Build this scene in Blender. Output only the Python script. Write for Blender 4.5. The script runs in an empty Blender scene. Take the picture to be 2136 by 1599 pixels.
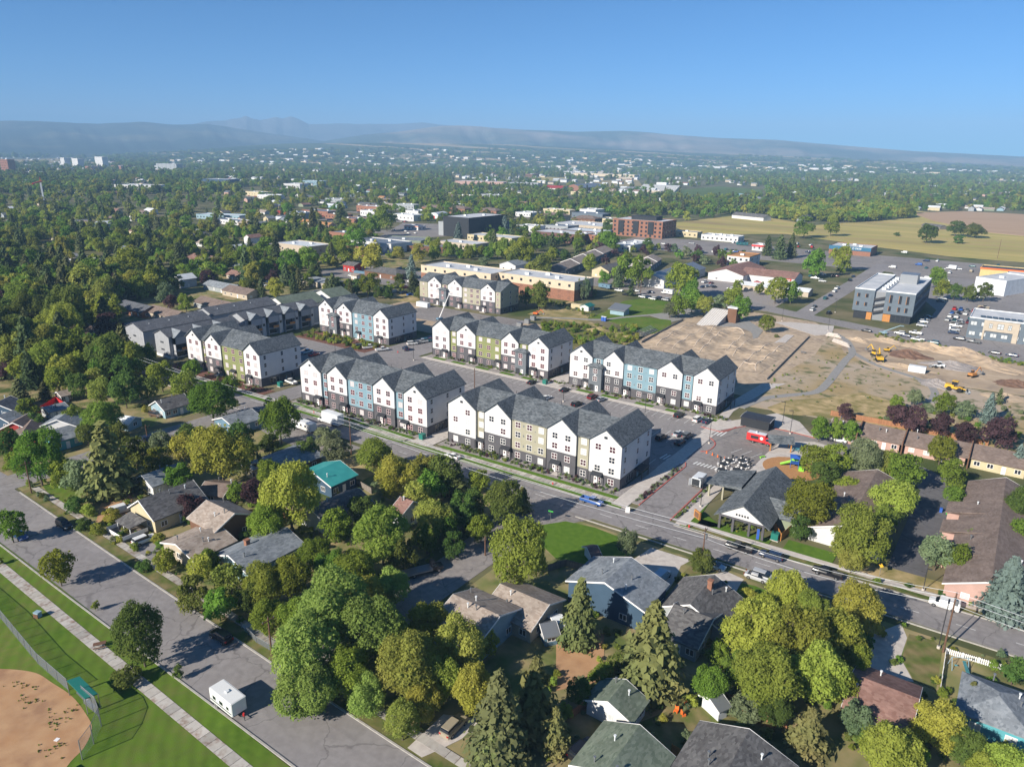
import bpy, math, random
import numpy as np
from mathutils import Matrix, Vector
R_ = math.radians
scene = bpy.context.scene
# ------------------------------------------------------------------ camera, sky, sun, exposure
H = 80.0                                   # the drone hovers 80 m above the ground
FPX, CX, CY = 1500.0, 1068.0, 799.5
_v1 = np.array([-1170 - CX, -(285 - CY), -FPX]); _v2 = np.array([2190 - CX, -(337 - CY), -FPX])
_Y = _v2 / np.linalg.norm(_v2); _X = -_v1 / np.linalg.norm(_v1)
_Z = np.cross(_X, _Y); _Z /= np.linalg.norm(_Z); _X = np.cross(_Y, _Z)
CR = np.stack([_X, _Y, _Z])                # camera to street-grid axes (x along the main street, y away from it)
cam_d = bpy.data.cameras.new('camera'); cam = bpy.data.objects.new('camera', cam_d)
scene.collection.objects.link(cam)
M4 = Matrix([[*map(float, CR[i]), 0] for i in range(3)] + [[0, 0, 0, 1]])
M4.translation = Vector((0, 0, H)); cam.matrix_world = M4
cam_d.sensor_width = 36; cam_d.lens = FPX / 2136 * 36; cam_d.clip_start = 1; cam_d.clip_end = 90000
scene.camera = cam
scene.render.resolution_x, scene.render.resolution_y = 1024, 766
SUN_EL, SUN_AZ = 28.0, 74.0                # shadows fall towards azimuth 74 deg from +x
world = bpy.data.worlds.new('World'); scene.world = world; world.use_nodes = True
nt = world.node_tree; bg = nt.nodes['Background']; sky = nt.nodes.new('ShaderNodeTexSky')
sky.sky_type = 'NISHITA'; sky.sun_disc = False; sky.sun_elevation = R_(SUN_EL)
sx, sy = -math.cos(R_(SUN_AZ)), -math.sin(R_(SUN_AZ))
sky.sun_rotation = math.atan2(sx, sy) % (2 * math.pi)
sky.altitude = 5000; sky.air_density = 1.0; sky.dust_density = 0.1; sky.ozone_density = 4.0
tint = nt.nodes.new('ShaderNodeMix'); tint.data_type = 'RGBA'; tint.blend_type = 'MULTIPLY'; tint.inputs[0].default_value = 1; tint.inputs[7].default_value = (.15, .60, .84, 1)
nt.links.new(sky.outputs[0], tint.inputs[6]); nt.links.new(tint.outputs[2], bg.inputs[0]); bg.inputs[1].default_value = 0.086
sl = bpy.data.lights.new('sun', 'SUN'); sl.energy = 5.0; sl.angle = R_(0.5); sl.color = (1.0, 0.93, 0.82)
so = bpy.data.objects.new('sun', sl); scene.collection.objects.link(so)
c_, s_ = math.cos(R_(SUN_EL)), math.sin(R_(SUN_EL))
so.rotation_euler = Vector((-sx * c_, -sy * c_, -s_)).to_track_quat('-Z', 'Y').to_euler()
so.location = (0, 0, 300)
scene.view_settings.view_transform = 'Standard'; scene.view_settings.look = 'None'
scene.view_settings.gamma = 1; scene.view_settings.use_curve_mapping = False
scene.view_settings.exposure = 0.85
scene.cycles.max_bounces = 5; scene.cycles.diffuse_bounces = 4; scene.cycles.glossy_bounces = 2
scene.cycles.transmission_bounces = 2; scene.cycles.transparent_max_bounces = 4; scene.cycles.volume_bounces = 0
scene.cycles.use_adaptive_sampling = True

# ------------------------------------------------------------------ geometry of the view: pixel of the photograph -> point on a level plane
def G(px, py, z=0.0):
    d = CR @ np.array([px - CX, -(py - CY), -FPX]); t = (z - H) / d[2]
    return float(d[0] * t), float(d[1] * t)
def PX(x, y, z=0.0):
    c = CR.T @ np.array([x, y, z - H]); return CX + FPX * c[0] / -c[2], CY - FPX * c[1] / -c[2]
def depth(x, y, z=0.0):
    return float(-(CR.T @ np.array([x, y, z - H]))[2])

# ------------------------------------------------------------------ materials
MATS = {}
def nd(nt, t, **k):
    n = nt.nodes.new(t)
    for a, b in k.items(): setattr(n, a, b)
    return n
def mat(name, c, c2=None, scale=1.0, rough=0.85, metal=0.0, detail=3, lo=0.35, hi=0.65, bump=0.0, bscale=None, coord='Object',
        c3=None, scale3=0.1, stretch=None, spec=0.3, trans=0, rnd=0.0, lo3=.4, hi3=.62):
    """plain material: colour c, mottled towards c2 by fine noise and towards c3 by broad noise; rnd varies it per object"""
    if name in MATS: return MATS[name]
    m = bpy.data.materials.new(name); m.use_nodes = True; t = m.node_tree
    b = t.nodes['Principled BSDF']; b.inputs['Roughness'].default_value = rough; b.inputs['Metallic'].default_value = metal
    b.inputs['Specular IOR Level'].default_value = spec
    col = None
    def noise(sc, det):
        tc = nd(t, 'ShaderNodeTexCoord') if coord == 'Object' else nd(t, 'ShaderNodeNewGeometry')
        src = tc.outputs['Object'] if coord == 'Object' else tc.outputs['Position']
        if stretch:
            mp = nd(t, 'ShaderNodeMapping'); mp.inputs['Scale'].default_value = stretch; t.links.new(src, mp.inputs[0]); src = mp.outputs[0]
        n = nd(t, 'ShaderNodeTexNoise'); n.inputs['Scale'].default_value = sc; n.inputs['Detail'].default_value = det
        t.links.new(src, n.inputs['Vector']); return n
    def rng(src, a, z):
        r = nd(t, 'ShaderNodeMapRange'); r.inputs[1].default_value = a; r.inputs[2].default_value = z; t.links.new(src, r.inputs[0]); return r.outputs[0]
    def mix(a, bcol, f):
        x = nd(t, 'ShaderNodeMix', data_type='RGBA')
        if isinstance(a, tuple): x.inputs[6].default_value = (*a, 1)
        else: t.links.new(a, x.inputs[6])
        x.inputs[7].default_value = (*bcol, 1); t.links.new(f, x.inputs[0]); return x.outputs[2]
    cur = c
    if c3: cur = mix(cur, c3, rng(noise(scale3, 4).outputs['Fac'], lo3, hi3))
    if c2: cur = mix(cur, c2, rng(noise(scale, detail).outputs['Fac'], lo, hi))
    if rnd:
        oi = nd(t, 'ShaderNodeObjectInfo'); hs = nd(t, 'ShaderNodeHueSaturation')
        if isinstance(cur, tuple): hs.inputs['Color'].default_value = (*cur, 1)
        else: t.links.new(cur, hs.inputs['Color'])
        r = nd(t, 'ShaderNodeMapRange'); r.inputs[3].default_value = 1 - rnd; r.inputs[4].default_value = 1 + rnd
        t.links.new(oi.outputs['Random'], r.inputs[0]); t.links.new(r.outputs[0], hs.inputs['Value']); cur = hs.outputs[0]
    if isinstance(cur, tuple): b.inputs['Base Color'].default_value = (*cur, 1)
    else: t.links.new(cur, b.inputs['Base Color'])
    if bump:
        n = noise(bscale or scale * 3, 4); bp = nd(t, 'ShaderNodeBump'); bp.inputs['Strength'].default_value = bump; bp.inputs['Distance'].default_value = 0.05
        t.links.new(n.outputs['Fac'], bp.inputs['Height']); t.links.new(bp.outputs[0], b.inputs['Normal'])
    MATS[name] = m; return m
def paint(name, c, rough=.5, rnd=0.0): return mat(name, c, rough=rough, rnd=rnd, spec=.4)

def leafmat(name, c, c2, tr=0.45, hv=0.05, vv=0.26):
    m = bpy.data.materials.new(name); m.use_nodes = True; t = m.node_tree; t.nodes.clear()
    out = nd(t, 'ShaderNodeOutputMaterial'); d = nd(t, 'ShaderNodeBsdfDiffuse'); tl = nd(t, 'ShaderNodeBsdfTranslucent'); ms = nd(t, 'ShaderNodeMixShader')
    tc = nd(t, 'ShaderNodeTexCoord'); n = nd(t, 'ShaderNodeTexNoise'); n.inputs['Scale'].default_value = 0.55; n.inputs['Detail'].default_value = 3
    t.links.new(tc.outputs['Object'], n.inputs['Vector'])
    r = nd(t, 'ShaderNodeMapRange'); r.inputs[1].default_value = .36; r.inputs[2].default_value = .64; t.links.new(n.outputs['Fac'], r.inputs[0])
    mx = nd(t, 'ShaderNodeMix', data_type='RGBA'); mx.inputs[6].default_value = (*c, 1); mx.inputs[7].default_value = (*c2, 1); t.links.new(r.outputs[0], mx.inputs[0])
    oi = nd(t, 'ShaderNodeObjectInfo'); hs = nd(t, 'ShaderNodeHueSaturation')
    a = nd(t, 'ShaderNodeMapRange'); a.inputs[3].default_value = .5 - hv; a.inputs[4].default_value = .5 + hv * .6; t.links.new(oi.outputs['Random'], a.inputs[0])
    mu = nd(t, 'ShaderNodeMath', operation='MULTIPLY'); mu.inputs[1].default_value = 7.31; t.links.new(oi.outputs['Random'], mu.inputs[0])
    fr = nd(t, 'ShaderNodeMath', operation='FRACT'); t.links.new(mu.outputs[0], fr.inputs[0])
    v = nd(t, 'ShaderNodeMapRange'); v.inputs[3].default_value = 1 - vv; v.inputs[4].default_value = 1 + vv; t.links.new(fr.outputs[0], v.inputs[0])
    t.links.new(a.outputs[0], hs.inputs['Hue']); t.links.new(v.outputs[0], hs.inputs['Value']); t.links.new(mx.outputs[2], hs.inputs['Color'])
    t.links.new(hs.outputs[0], d.inputs[0]); t.links.new(hs.outputs[0], tl.inputs[0]); ms.inputs[0].default_value = tr
    t.links.new(d.outputs[0], ms.inputs[1]); t.links.new(tl.outputs[0], ms.inputs[2]); t.links.new(ms.outputs[0], out.inputs[0])
    MATS[name] = m; return m

def worn(name, c, c2, crack, patch=(.78, 1.12), cs=.09):
    """old paving: mottled, with tar seams and repaired patches"""
    m = mat(name, c, c2, scale=.8, coord='P', c3=tuple(x * .84 for x in c), scale3=.05, rough=.92, bump=.15, bscale=8); t = m.node_tree; b = t.nodes['Principled BSDF']; src = b.inputs['Base Color'].links[0].from_socket
    g = nd(t, 'ShaderNodeNewGeometry'); n = nd(t, 'ShaderNodeTexNoise'); n.inputs['Scale'].default_value = .35; n.inputs['Detail'].default_value = 4; t.links.new(g.outputs['Position'], n.inputs['Vector'])
    ad = nd(t, 'ShaderNodeVectorMath', operation='MULTIPLY_ADD'); t.links.new(n.outputs['Color'], ad.inputs[0]); ad.inputs[1].default_value = (3.5, 3.5, 0); t.links.new(g.outputs['Position'], ad.inputs[2])
    v = nd(t, 'ShaderNodeTexVoronoi', feature='DISTANCE_TO_EDGE'); v.inputs['Scale'].default_value = cs; t.links.new(ad.outputs[0], v.inputs['Vector'])
    r = nd(t, 'ShaderNodeMapRange'); r.inputs[1].default_value = .004; r.inputs[2].default_value = .012; r.inputs[3].default_value = crack; r.inputs[4].default_value = 1; t.links.new(v.outputs['Distance'], r.inputs[0])
    v2 = nd(t, 'ShaderNodeTexVoronoi', distance='CHEBYCHEV'); v2.inputs['Scale'].default_value = .07; t.links.new(g.outputs['Position'], v2.inputs['Vector']); sc = nd(t, 'ShaderNodeSeparateColor'); t.links.new(v2.outputs['Color'], sc.inputs[0])
    r2 = nd(t, 'ShaderNodeMapRange'); r2.inputs[3].default_value = patch[0]; r2.inputs[4].default_value = patch[1]; t.links.new(sc.outputs[0], r2.inputs[0])
    mu = nd(t, 'ShaderNodeMath', operation='MULTIPLY'); t.links.new(r.outputs[0], mu.inputs[0]); t.links.new(r2.outputs[0], mu.inputs[1]); hs = nd(t, 'ShaderNodeHueSaturation'); t.links.new(src, hs.inputs['Color']); t.links.new(mu.outputs[0], hs.inputs['Value']); t.links.new(hs.outputs[0], b.inputs['Base Color']); return m
def shingle(name, c, c2):
    """asphalt shingles: short courses of slightly different tabs"""
    m = bpy.data.materials.new(name); m.use_nodes = True; t = m.node_tree; b = t.nodes['Principled BSDF']
    b.inputs['Roughness'].default_value = .95; b.inputs['Specular IOR Level'].default_value = .15
    tc = nd(t, 'ShaderNodeTexCoord'); mp = nd(t, 'ShaderNodeMapping'); mp.inputs['Scale'].default_value = (1.6, 2.4, 4.2)
    v = nd(t, 'ShaderNodeTexVoronoi'); v.inputs['Scale'].default_value = 1.0
    n = nd(t, 'ShaderNodeTexNoise'); n.inputs['Scale'].default_value = .35; n.inputs['Detail'].default_value = 4
    t.links.new(tc.outputs['Object'], mp.inputs[0]); t.links.new(mp.outputs[0], v.inputs['Vector']); t.links.new(tc.outputs['Object'], n.inputs['Vector'])
    sp = nd(t, 'ShaderNodeSeparateColor'); t.links.new(v.outputs['Color'], sp.inputs[0])
    mx = nd(t, 'ShaderNodeMix', data_type='RGBA'); mx.inputs[6].default_value = (*c, 1); mx.inputs[7].default_value = (*c2, 1); t.links.new(sp.outputs[0], mx.inputs[0])
    hs = nd(t, 'ShaderNodeHueSaturation'); r = nd(t, 'ShaderNodeMapRange'); r.inputs[1].default_value = .3; r.inputs[2].default_value = .7
    r.inputs[3].default_value = .82; r.inputs[4].default_value = 1.18; t.links.new(n.outputs['Fac'], r.inputs[0]); t.links.new(r.outputs[0], hs.inputs['Value'])
    t.links.new(mx.outputs[2], hs.inputs['Color']); t.links.new(hs.outputs[0], b.inputs['Base Color'])
    MATS[name] = m; return m

# ------------------------------------------------------------------ mesh builder
class MB:
    def __init__(s): s.v = []; s.f = []; s.m = []
    def add(s, vs, fs, m=0):
        o = len(s.v); s.v.extend(vs)
        for f in fs: s.f.append(tuple(i + o for i in f)); s.m.append(m)
        return s
    def box(s, x0, y0, z0, x1, y1, z1, m=0):
        v = [(x0, y0, z0), (x1, y0, z0), (x1, y1, z0), (x0, y1, z0), (x0, y0, z1), (x1, y0, z1), (x1, y1, z1), (x0, y1, z1)]
        return s.add(v, [(0, 3, 2, 1), (4, 5, 6, 7), (0, 1, 5, 4), (1, 2, 6, 5), (2, 3, 7, 6), (3, 0, 4, 7)], m)
    def obox(s, cx, cy, z0, z1, lx, ly, a=0, m=0):
        c, n = math.cos(a), math.sin(a); p = [(cx + c * x * lx / 2 - n * y * ly / 2, cy + n * x * lx / 2 + c * y * ly / 2) for x, y in ((-1, -1), (1, -1), (1, 1), (-1, 1))]
        return s.prism(p, z0, z1, m)
    def prism(s, p, z0, z1, m=0, mt=None):
        n = len(p)
        if sum(p[i][0] * p[(i + 1) % n][1] - p[(i + 1) % n][0] * p[i][1] for i in range(n)) < 0: p = p[::-1]
        v = [(x, y, z0) for x, y in p] + [(x, y, z1) for x, y in p]
        s.add(v, [tuple(range(n))[::-1]] + [(i, (i + 1) % n, (i + 1) % n + n, i + n) for i in range(n)], m)
        s.f.append(tuple(len(s.v) - n + i for i in range(n))); s.m.append(m if mt is None else mt)
        return s
    def gable_x(s, x0, x1, yc, hw, z0, z1, m=0):      # triangular solid, ridge along x
        v = [(x0, yc - hw, z0), (x0, yc + hw, z0), (x0, yc, z1), (x1, yc - hw, z0), (x1, yc + hw, z0), (x1, yc, z1)]
        return s.add(v, [(0, 2, 1), (3, 4, 5), (0, 3, 5, 2), (1, 2, 5, 4), (0, 1, 4, 3)], m)
    def gable_y(s, y0, y1, xc, hw, z0, z1, m=0):
        v = [(xc - hw, y0, z0), (xc + hw, y0, z0), (xc, y0, z1), (xc - hw, y1, z0), (xc + hw, y1, z0), (xc, y1, z1)]
        return s.add(v, [(0, 1, 2), (3, 5, 4), (0, 2, 5, 3), (1, 4, 5, 2), (0, 3, 4, 1)], m)
    def roof_x(s, x0, x1, yc, hw, z0, z1, th=.22, ov=.5, m=0):   # two roof slabs, ridge along x, hw to wall, overhang ov
        sl = (z1 - z0) / hw; e = hw + ov; ze = z0 - sl * ov
        for d in (-1, 1):
            v = [(x0, yc, z1), (x1, yc, z1), (x1, yc + d * e, ze), (x0, yc + d * e, ze)]; w = [(a, b, c + th) for a, b, c in v]
            s.add(v + w, [(0, 1, 2, 3), (7, 6, 5, 4), (2, 6, 7, 3), (0, 4, 5, 1), (0, 3, 7, 4), (1, 5, 6, 2)], m)
        return s
    def roof_y(s, y0, y1, xc, hw, z0, z1, th=.22, ov=.5, m=0):
        a = MB(); a.roof_x(y0, y1, xc, hw, z0, z1, th, ov, m); return s.add([(q[1], q[0], q[2]) for q in a.v], [f[::-1] for f in a.f], m)
    def hip(s, x0, y0, x1, y1, z0, z1, m=0, th=.2):
        w, d = x1 - x0, y1 - y0; k = min(w, d) / 2; xc0, xc1 = x0 + k, x1 - k; yc0, yc1 = y0 + k, y1 - k
        if w < d: r = [((x0 + x1) / 2, yc0), ((x0 + x1) / 2, yc1)]
        else: r = [(xc0, (y0 + y1) / 2), (xc1, (y0 + y1) / 2)]
        v = [(x0, y0, z0), (x1, y0, z0), (x1, y1, z0), (x0, y1, z0), (x0, y0, z0 + th), (x1, y0, z0 + th), (x1, y1, z0 + th), (x0, y1, z0 + th), (*r[0], z1), (*r[1], z1)]
        f = [(0, 3, 2, 1), (0, 1, 5, 4), (1, 2, 6, 5), (2, 3, 7, 6), (3, 0, 4, 7)]
        f += [(4, 5, 8), (6, 7, 9), (5, 6, 9, 8), (7, 4, 8, 9)] if w < d else [(4, 8, 7), (5, 6, 9), (4, 5, 9, 8), (6, 7, 8, 9)]
        return s.add(v, f, m)
    def tube(s, p, q, r0, r1=None, n=6, m=0, cap=True):
        r1 = r0 if r1 is None else r1; p, q = Vector(p), Vector(q); d = (q - p)
        if d.length < 1e-6: return s
        d.normalize(); a = d.orthogonal().normalized(); b = d.cross(a); v = []
        for c, r in ((p, r0), (q, r1)):
            for i in range(n):
                t = 2 * math.pi * i / n; v.append(tuple(c + a * (r * math.cos(t)) + b * (r * math.sin(t))))
        f = [(i, (i + 1) % n, (i + 1) % n + n, i + n) for i in range(n)]
        if cap: f += [tuple(range(n))[::-1], tuple(range(n, 2 * n))]
        return s.add(v, f, m)
    def ball(s, c, r, n=8, k=5, m=0, sz=1.0):
        v = [(c[0], c[1], c[2] - r * sz)]
        for j in range(1, k):
            a = -math.pi / 2 + math.pi * j / k
            for i in range(n):
                t = 2 * math.pi * i / n; v.append((c[0] + r * math.cos(a) * math.cos(t), c[1] + r * math.cos(a) * math.sin(t), c[2] + r * sz * math.sin(a)))
        v.append((c[0], c[1], c[2] + r * sz)); f = [(0, 1 + (i + 1) % n, 1 + i) for i in range(n)]
        for j in range(k - 2):
            for i in range(n): a, b = 1 + j * n + i, 1 + j * n + (i + 1) % n; f.append((a, b, b + n, a + n))
        o = 1 + (k - 2) * n; f += [(o + i, o + (i + 1) % n, len(v) - 1) for i in range(n)]
        return s.add(v, f, m)
    def mesh(s, name, mats):
        me = bpy.data.meshes.new(name); me.from_pydata(s.v, [], s.f)
        for x in (mats if isinstance(mats, (list, tuple)) else [mats]): me.materials.append(MATS[x] if isinstance(x, str) else x)
        if any(s.m): me.polygons.foreach_set('material_index', s.m)
        me.update(); return me
    def build(s, name, mats, parent=None, loc=(0, 0, 0), rz=0.0):
        return place(name, s.mesh(name, mats), parent, loc, rz)
COLL = scene.collection
def place(name, me, parent=None, loc=(0, 0, 0), rz=0.0, scale=None):
    o = bpy.data.objects.new(name, me); COLL.objects.link(o); o.location = loc
    if rz: o.rotation_euler = (0, 0, rz)
    if scale: o.scale = scale if isinstance(scale, (tuple, list)) else (scale,) * 3
    if parent: o.parent = parent
    return o
def tag(o, label, cat, group=None):
    o['label'] = label; o['category'] = cat
    if group: o['group'] = group
    return o
def thing(name, label, cat, loc=(0, 0, 0), rz=0.0, group=None, scale=None):
    return tag(place(name, None, None, loc, rz, scale), label, cat, group)
def struct(o): o['kind'] = 'structure'; return o
def stuff(o, label=None, cat=None):
    o['kind'] = 'stuff'
    if label: o['label'] = label
    if cat: o['category'] = cat
    return o
def copy_tree(o, parent=None):
    c = o.copy(); COLL.objects.link(c); c.parent = parent
    for ch in list(o.children): copy_tree(ch, c)
    return c
# ------------------------------------------------------------------ palette
worn('asphalt', (.245, .225, .22), (.275, .255, .248), .72, (.92, 1.06))
worn('old_asphalt', (.235, .21, .20), (.27, .245, .225), .7, (.88, 1.08), .13)
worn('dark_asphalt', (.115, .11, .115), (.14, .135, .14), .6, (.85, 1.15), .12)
mat('concrete', (.50, .45, .41), (.56, .51, .46), scale=.9, coord='P', c3=(.44, .39, .35), scale3=.15, rough=.9)
mat('slab', (.40, .37, .33), (.45, .42, .38), scale=1.5, coord='P', c3=(.26, .19, .15), scale3=.45, rough=.9, lo3=.48, hi3=.62, rnd=.2)
mat('joint', (.10, .08, .07), rough=1)
mat('kerb', (.44, .42, .38), (.36, .33, .30), scale=1.1, coord='P', rough=.9)
mat('red_kerb', (.46, .10, .08), (.40, .16, .13), scale=1.5, coord='P', rough=.8)
mat('white_line', (.75, .75, .72), (.45, .45, .44), scale=2.5, coord='P', lo=.5, hi=.75, rough=.7)
mat('lawn', (.070, .135, .013), (.105, .175, .02), scale=.55, coord='P', c3=(.16, .17, .045), scale3=.07, rough=1, spec=.1, bump=.4, bscale=7)
mat('verge', (.10, .13, .03), (.21, .17, .08), scale=.35, coord='P', c3=(.07, .11, .02), scale3=.11, rough=1, spec=.1, lo3=.45, hi3=.6, bump=.3, bscale=7)
mat('bright_lawn', (.075, .145, .015), (.10, .175, .02), scale=.8, coord='P', rough=1, spec=.1, bump=.3, bscale=7)
mat('dry_grass', (.50, .37, .20), (.22, .19, .07), scale=.25, coord='P', c3=(.14, .15, .05), scale3=.035, rough=1, spec=.1, bump=.3, bscale=5, lo3=.5, hi3=.68)
mat('yard', (.15, .18, .055), (.34, .26, .14), scale=.16, coord='P', c3=(.06, .09, .02), scale3=.045, rough=1, spec=.1, lo3=.42, hi3=.58, bump=.3, bscale=5)
mat('gravel', (.33, .30, .28), (.24, .21, .20), scale=2.2, coord='P', rough=1, bump=.5, bscale=12)
mat('mulch', (.20, .09, .06), (.12, .06, .045), scale=2, coord='P', rough=1)
mat('play_bark', (.46, .24, .10), (.38, .19, .08), scale=3, coord='P', rough=1)
mat('dirt', (.50, .39, .28), (.42, .32, .22), scale=.3, coord='P', c3=(.27, .21, .16), scale3=.06, rough=1, spec=.1, bump=.5, bscale=2)
mat('track_dirt', (.42, .32, .22), (.50, .39, .28), scale=.5, coord='P', c3=(.27, .21, .16), scale3=.12, rough=1, spec=.1, bump=.4, bscale=3)
mat('brown_soil', (.13, .075, .05), (.18, .11, .08), scale=.8, coord='P', rough=1)
mat('infield', (.42, .235, .12), (.47, .29, .16), scale=.35, coord='P', c3=(.33, .19, .11), scale3=.15, rough=1, spec=.1, bump=.3, bscale=4)
mat('weedy', (.42, .34, .26), (.13, .14, .06), scale=.22, coord='P', c3=(.36, .27, .14), scale3=.03, rough=1, spec=.1, lo=.52, hi=.68, detail=5, bump=.4, bscale=3)
mat('path_grey', (.30, .285, .27), (.26, .25, .235), scale=.7, coord='P', rough=1)
mat('farm', (.52, .40, .15), (.36, .32, .10), scale=.02, coord='P', stretch=(.5, 2.5, 1), c3=(.31, .23, .11), scale3=.006, rough=1, spec=.1)
mat('plowed', (.40, .27, .17), (.45, .31, .20), scale=.03, coord='P', stretch=(.3, 2.5, 1), rough=1, spec=.1)
mat('far_tan', (.36, .28, .15), (.28, .24, .11), scale=.002, coord='P', stretch=(.4, 1.6, 1), rough=1, spec=.05)
mat('far_green', (.12, .17, .05), (.09, .13, .035), scale=.004, coord='P', rough=1, spec=.05)
# town ground: grass, soil and paving mixed at several sizes; beyond the town it becomes farmland
mat('town_ground', (.075, .10, .03), (.20, .17, .10), scale=.04, coord='P', c3=(.045, .065, .018), scale3=.012, rough=1, spec=.1, detail=5, lo3=.4, hi3=.6)
mat('hill', (.10, .12, .10), (.27, .225, .18), scale=.0009, coord='P', c3=(.05, .08, .06), scale3=.00035, rough=1, spec=.02, detail=6, lo=.45, hi=.62)
mat('hill_dark', (.035, .055, .045), (.12, .12, .08), scale=.0011, coord='P', rough=1, spec=.02, detail=6, lo=.48, hi=.66)
mat('mountain', (.06, .08, .09), (.13, .125, .12), scale=.0008, coord='P', rough=1, spec=.02, detail=6)

for nm in ('lawn', 'verge'):
    t = MATS[nm].node_tree; b = t.nodes['Principled BSDF']; src = b.inputs['Base Color'].links[0].from_socket; g = nd(t, 'ShaderNodeNewGeometry'); w = nd(t, 'ShaderNodeTexWave'); w.inputs['Scale'].default_value = .16; w.inputs['Distortion'].default_value = 3.5; w.inputs['Detail Scale'].default_value = .6
    mp = nd(t, 'ShaderNodeMapping'); mp.inputs['Rotation'].default_value = (0, 0, -.9); t.links.new(g.outputs['Position'], mp.inputs[0]); t.links.new(mp.outputs[0], w.inputs['Vector']); r = nd(t, 'ShaderNodeMapRange'); r.inputs[3].default_value = .93; r.inputs[4].default_value = 1.07; t.links.new(w.outputs['Fac'], r.inputs[0])
    hs = nd(t, 'ShaderNodeHueSaturation'); t.links.new(src, hs.inputs['Color']); t.links.new(r.outputs[0], hs.inputs['Value']); t.links.new(hs.outputs[0], b.inputs['Base Color'])
FOOT = []                                   # plan outlines that trees and far houses keep clear of
def area(name, pts, z, m, px=True, keep=True, z0=None, **kw):
    w = [G(*p) for p in pts] if px else pts
    if keep: FOOT.append(w)
    b = MB(); b.prism(w, z - .25 if z0 is None else z0, z, 0)
    return struct(b.build(name, [m], **kw))
def inpoly(x, y, p):
    r = False; j = len(p) - 1
    for i in range(len(p)):
        if (p[i][1] > y) != (p[j][1] > y) and x < (p[j][0] - p[i][0]) * (y - p[i][1]) / (p[j][1] - p[i][1]) + p[i][0]: r = not r
        j = i
    return r
def strip(name, pts, w, z, m, h=None, parent=None):     # ribbon along a line of plan points (kerbs, paths)
    b = MB(); n = len(pts); L, Rr = [], []
    for i in range(n):
        a = Vector(pts[max(0, i - 1)]); c = Vector(pts[min(n - 1, i + 1)]); d = (c - a).normalized(); nn = Vector((-d.y, d.x)); p = Vector(pts[i])
        L.append(tuple(p + nn * w / 2)); Rr.append(tuple(p - nn * w / 2))
    z0 = z - (h or .25)
    for i in range(n - 1): b.prism([L[i], L[i + 1], Rr[i + 1], Rr[i]], z0, z + .0007 * (i % 2), 0)
    return struct(b.build(name, [m], parent))
def smooth(pts, k=6):                      # Catmull-Rom through plan points
    out = []; n = len(pts)
    for i in range(n - 1):
        p0, p1, p2, p3 = (Vector(pts[max(0, i - 1)]), Vector(pts[i]), Vector(pts[i + 1]), Vector(pts[min(n - 1, i + 2)]))
        for j in range(k):
            t = j / k; q = .5 * ((2 * p1) + (p2 - p0) * t + (2 * p0 - 5 * p1 + 4 * p2 - p3) * t * t + (3 * p1 - p0 - 3 * p2 + p3) * t ** 3); out.append(tuple(q))
    out.append(tuple(pts[-1])); return out
def walk(name, pts, w, z, step=1.5, m='slab'):          # a pavement of separate slabs on a recessed bed
    bed = strip(name, pts, w, z - .03, 'joint'); q = []
    P = [Vector(p) for p in pts]; me = None; k = 0
    for i in range(len(P) - 1):
        d = P[i + 1] - P[i]; L = d.length; n = max(1, round(L / step)); s = L / n; a = math.atan2(d.y, d.x)
        for j in range(n):
            c = P[i] + d * ((j + .5) / n)
            if me is None:
                b = MB(); b.box(-step / 2 + .035, -w / 2 + .02, -.1, step / 2 - .035, w / 2 - .02, 0); me = b.mesh('slab', [m])
            struct_ = place('slab', me, bed, (c.x, c.y, z), a, (s / step, 1, 1))
    FOOT.append([tuple(P[0] + Vector((0, -w / 2))), tuple(P[-1] + Vector((0, -w / 2))), tuple(P[-1] + Vector((0, w / 2))), tuple(P[0] + Vector((0, w / 2)))])
    return bed
# ------------------------------------------------------------------ ground and hills
b = MB(); b.box(-17000, -3000, -.5, 17000, 17000, 0); struct(b.build('ground', ['town_ground']))
yN = lambda x: 137 + .0295 * (max(x, -300) + 182)        # north kerb line of the main street
yS = lambda x: yN(x) - 9.4
area('yard_ground', [(-205, 60.5), (-90, 60.5), (-90, 128), (-200, 127)], .03, 'yard', px=False, keep=False)
area('yard_ground', [(-76, 60.5), (45, 60.5), (45, 131.5), (-76, 129.5)], .031, 'yard', px=False, keep=False)
area('yard_ground', [(-450, -20), (-205, -20), (-205, 127), (-450, 127)], .032, 'yard', px=False, keep=False)
area('yard_ground', [(-450, 146), (-346, 146), (-346, 420), (-450, 420)], .033, 'yard', px=False, keep=False)
area('road', [(-520, yN(-520)), (60, yN(60)), (60, yS(60)), (-520, yS(-520))], .06, 'asphalt', px=False)
area('road', [(-205, 47.0), (45, 45.8), (45, 57.0), (-191, 59.8), (-191, 130), (-200.5, 130), (-200.5, 62)], .064, 'asphalt', px=False)
area('road', [(-260, 47.0), (-205, 47.0), (-200.5, 62), (-260, 60)], .062, 'asphalt', px=False)
area('side_street', [(-87, 57), (-77.5, 57), (-77.2, 112), (-74, 126), (-70, 132.5), (-96, 132), (-89, 122), (-87, 100)], .056, 'old_asphalt', px=False)
area('road', [(-345, 146), (-333, 146), (-333, 420), (-345, 420)], .058, 'asphalt', px=False)
area('parking_apron', [(-188, yS(-188) + .5), (-143, yS(-143) + .5), (-146, 118), (-170, 119), (-186, 122)], .055, 'old_asphalt', px=False)
area('driveway', [(1322, 1166), (1358, 1142), (1442, 1168), (1420, 1180), (1409, 1207), (1390, 1236), (1345, 1195)], .057, 'concrete')
area('driveway', [(1487, 1198), (1512, 1190), (1552, 1208), (1545, 1216), (1532, 1240), (1500, 1224)], .058, 'concrete')
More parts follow.
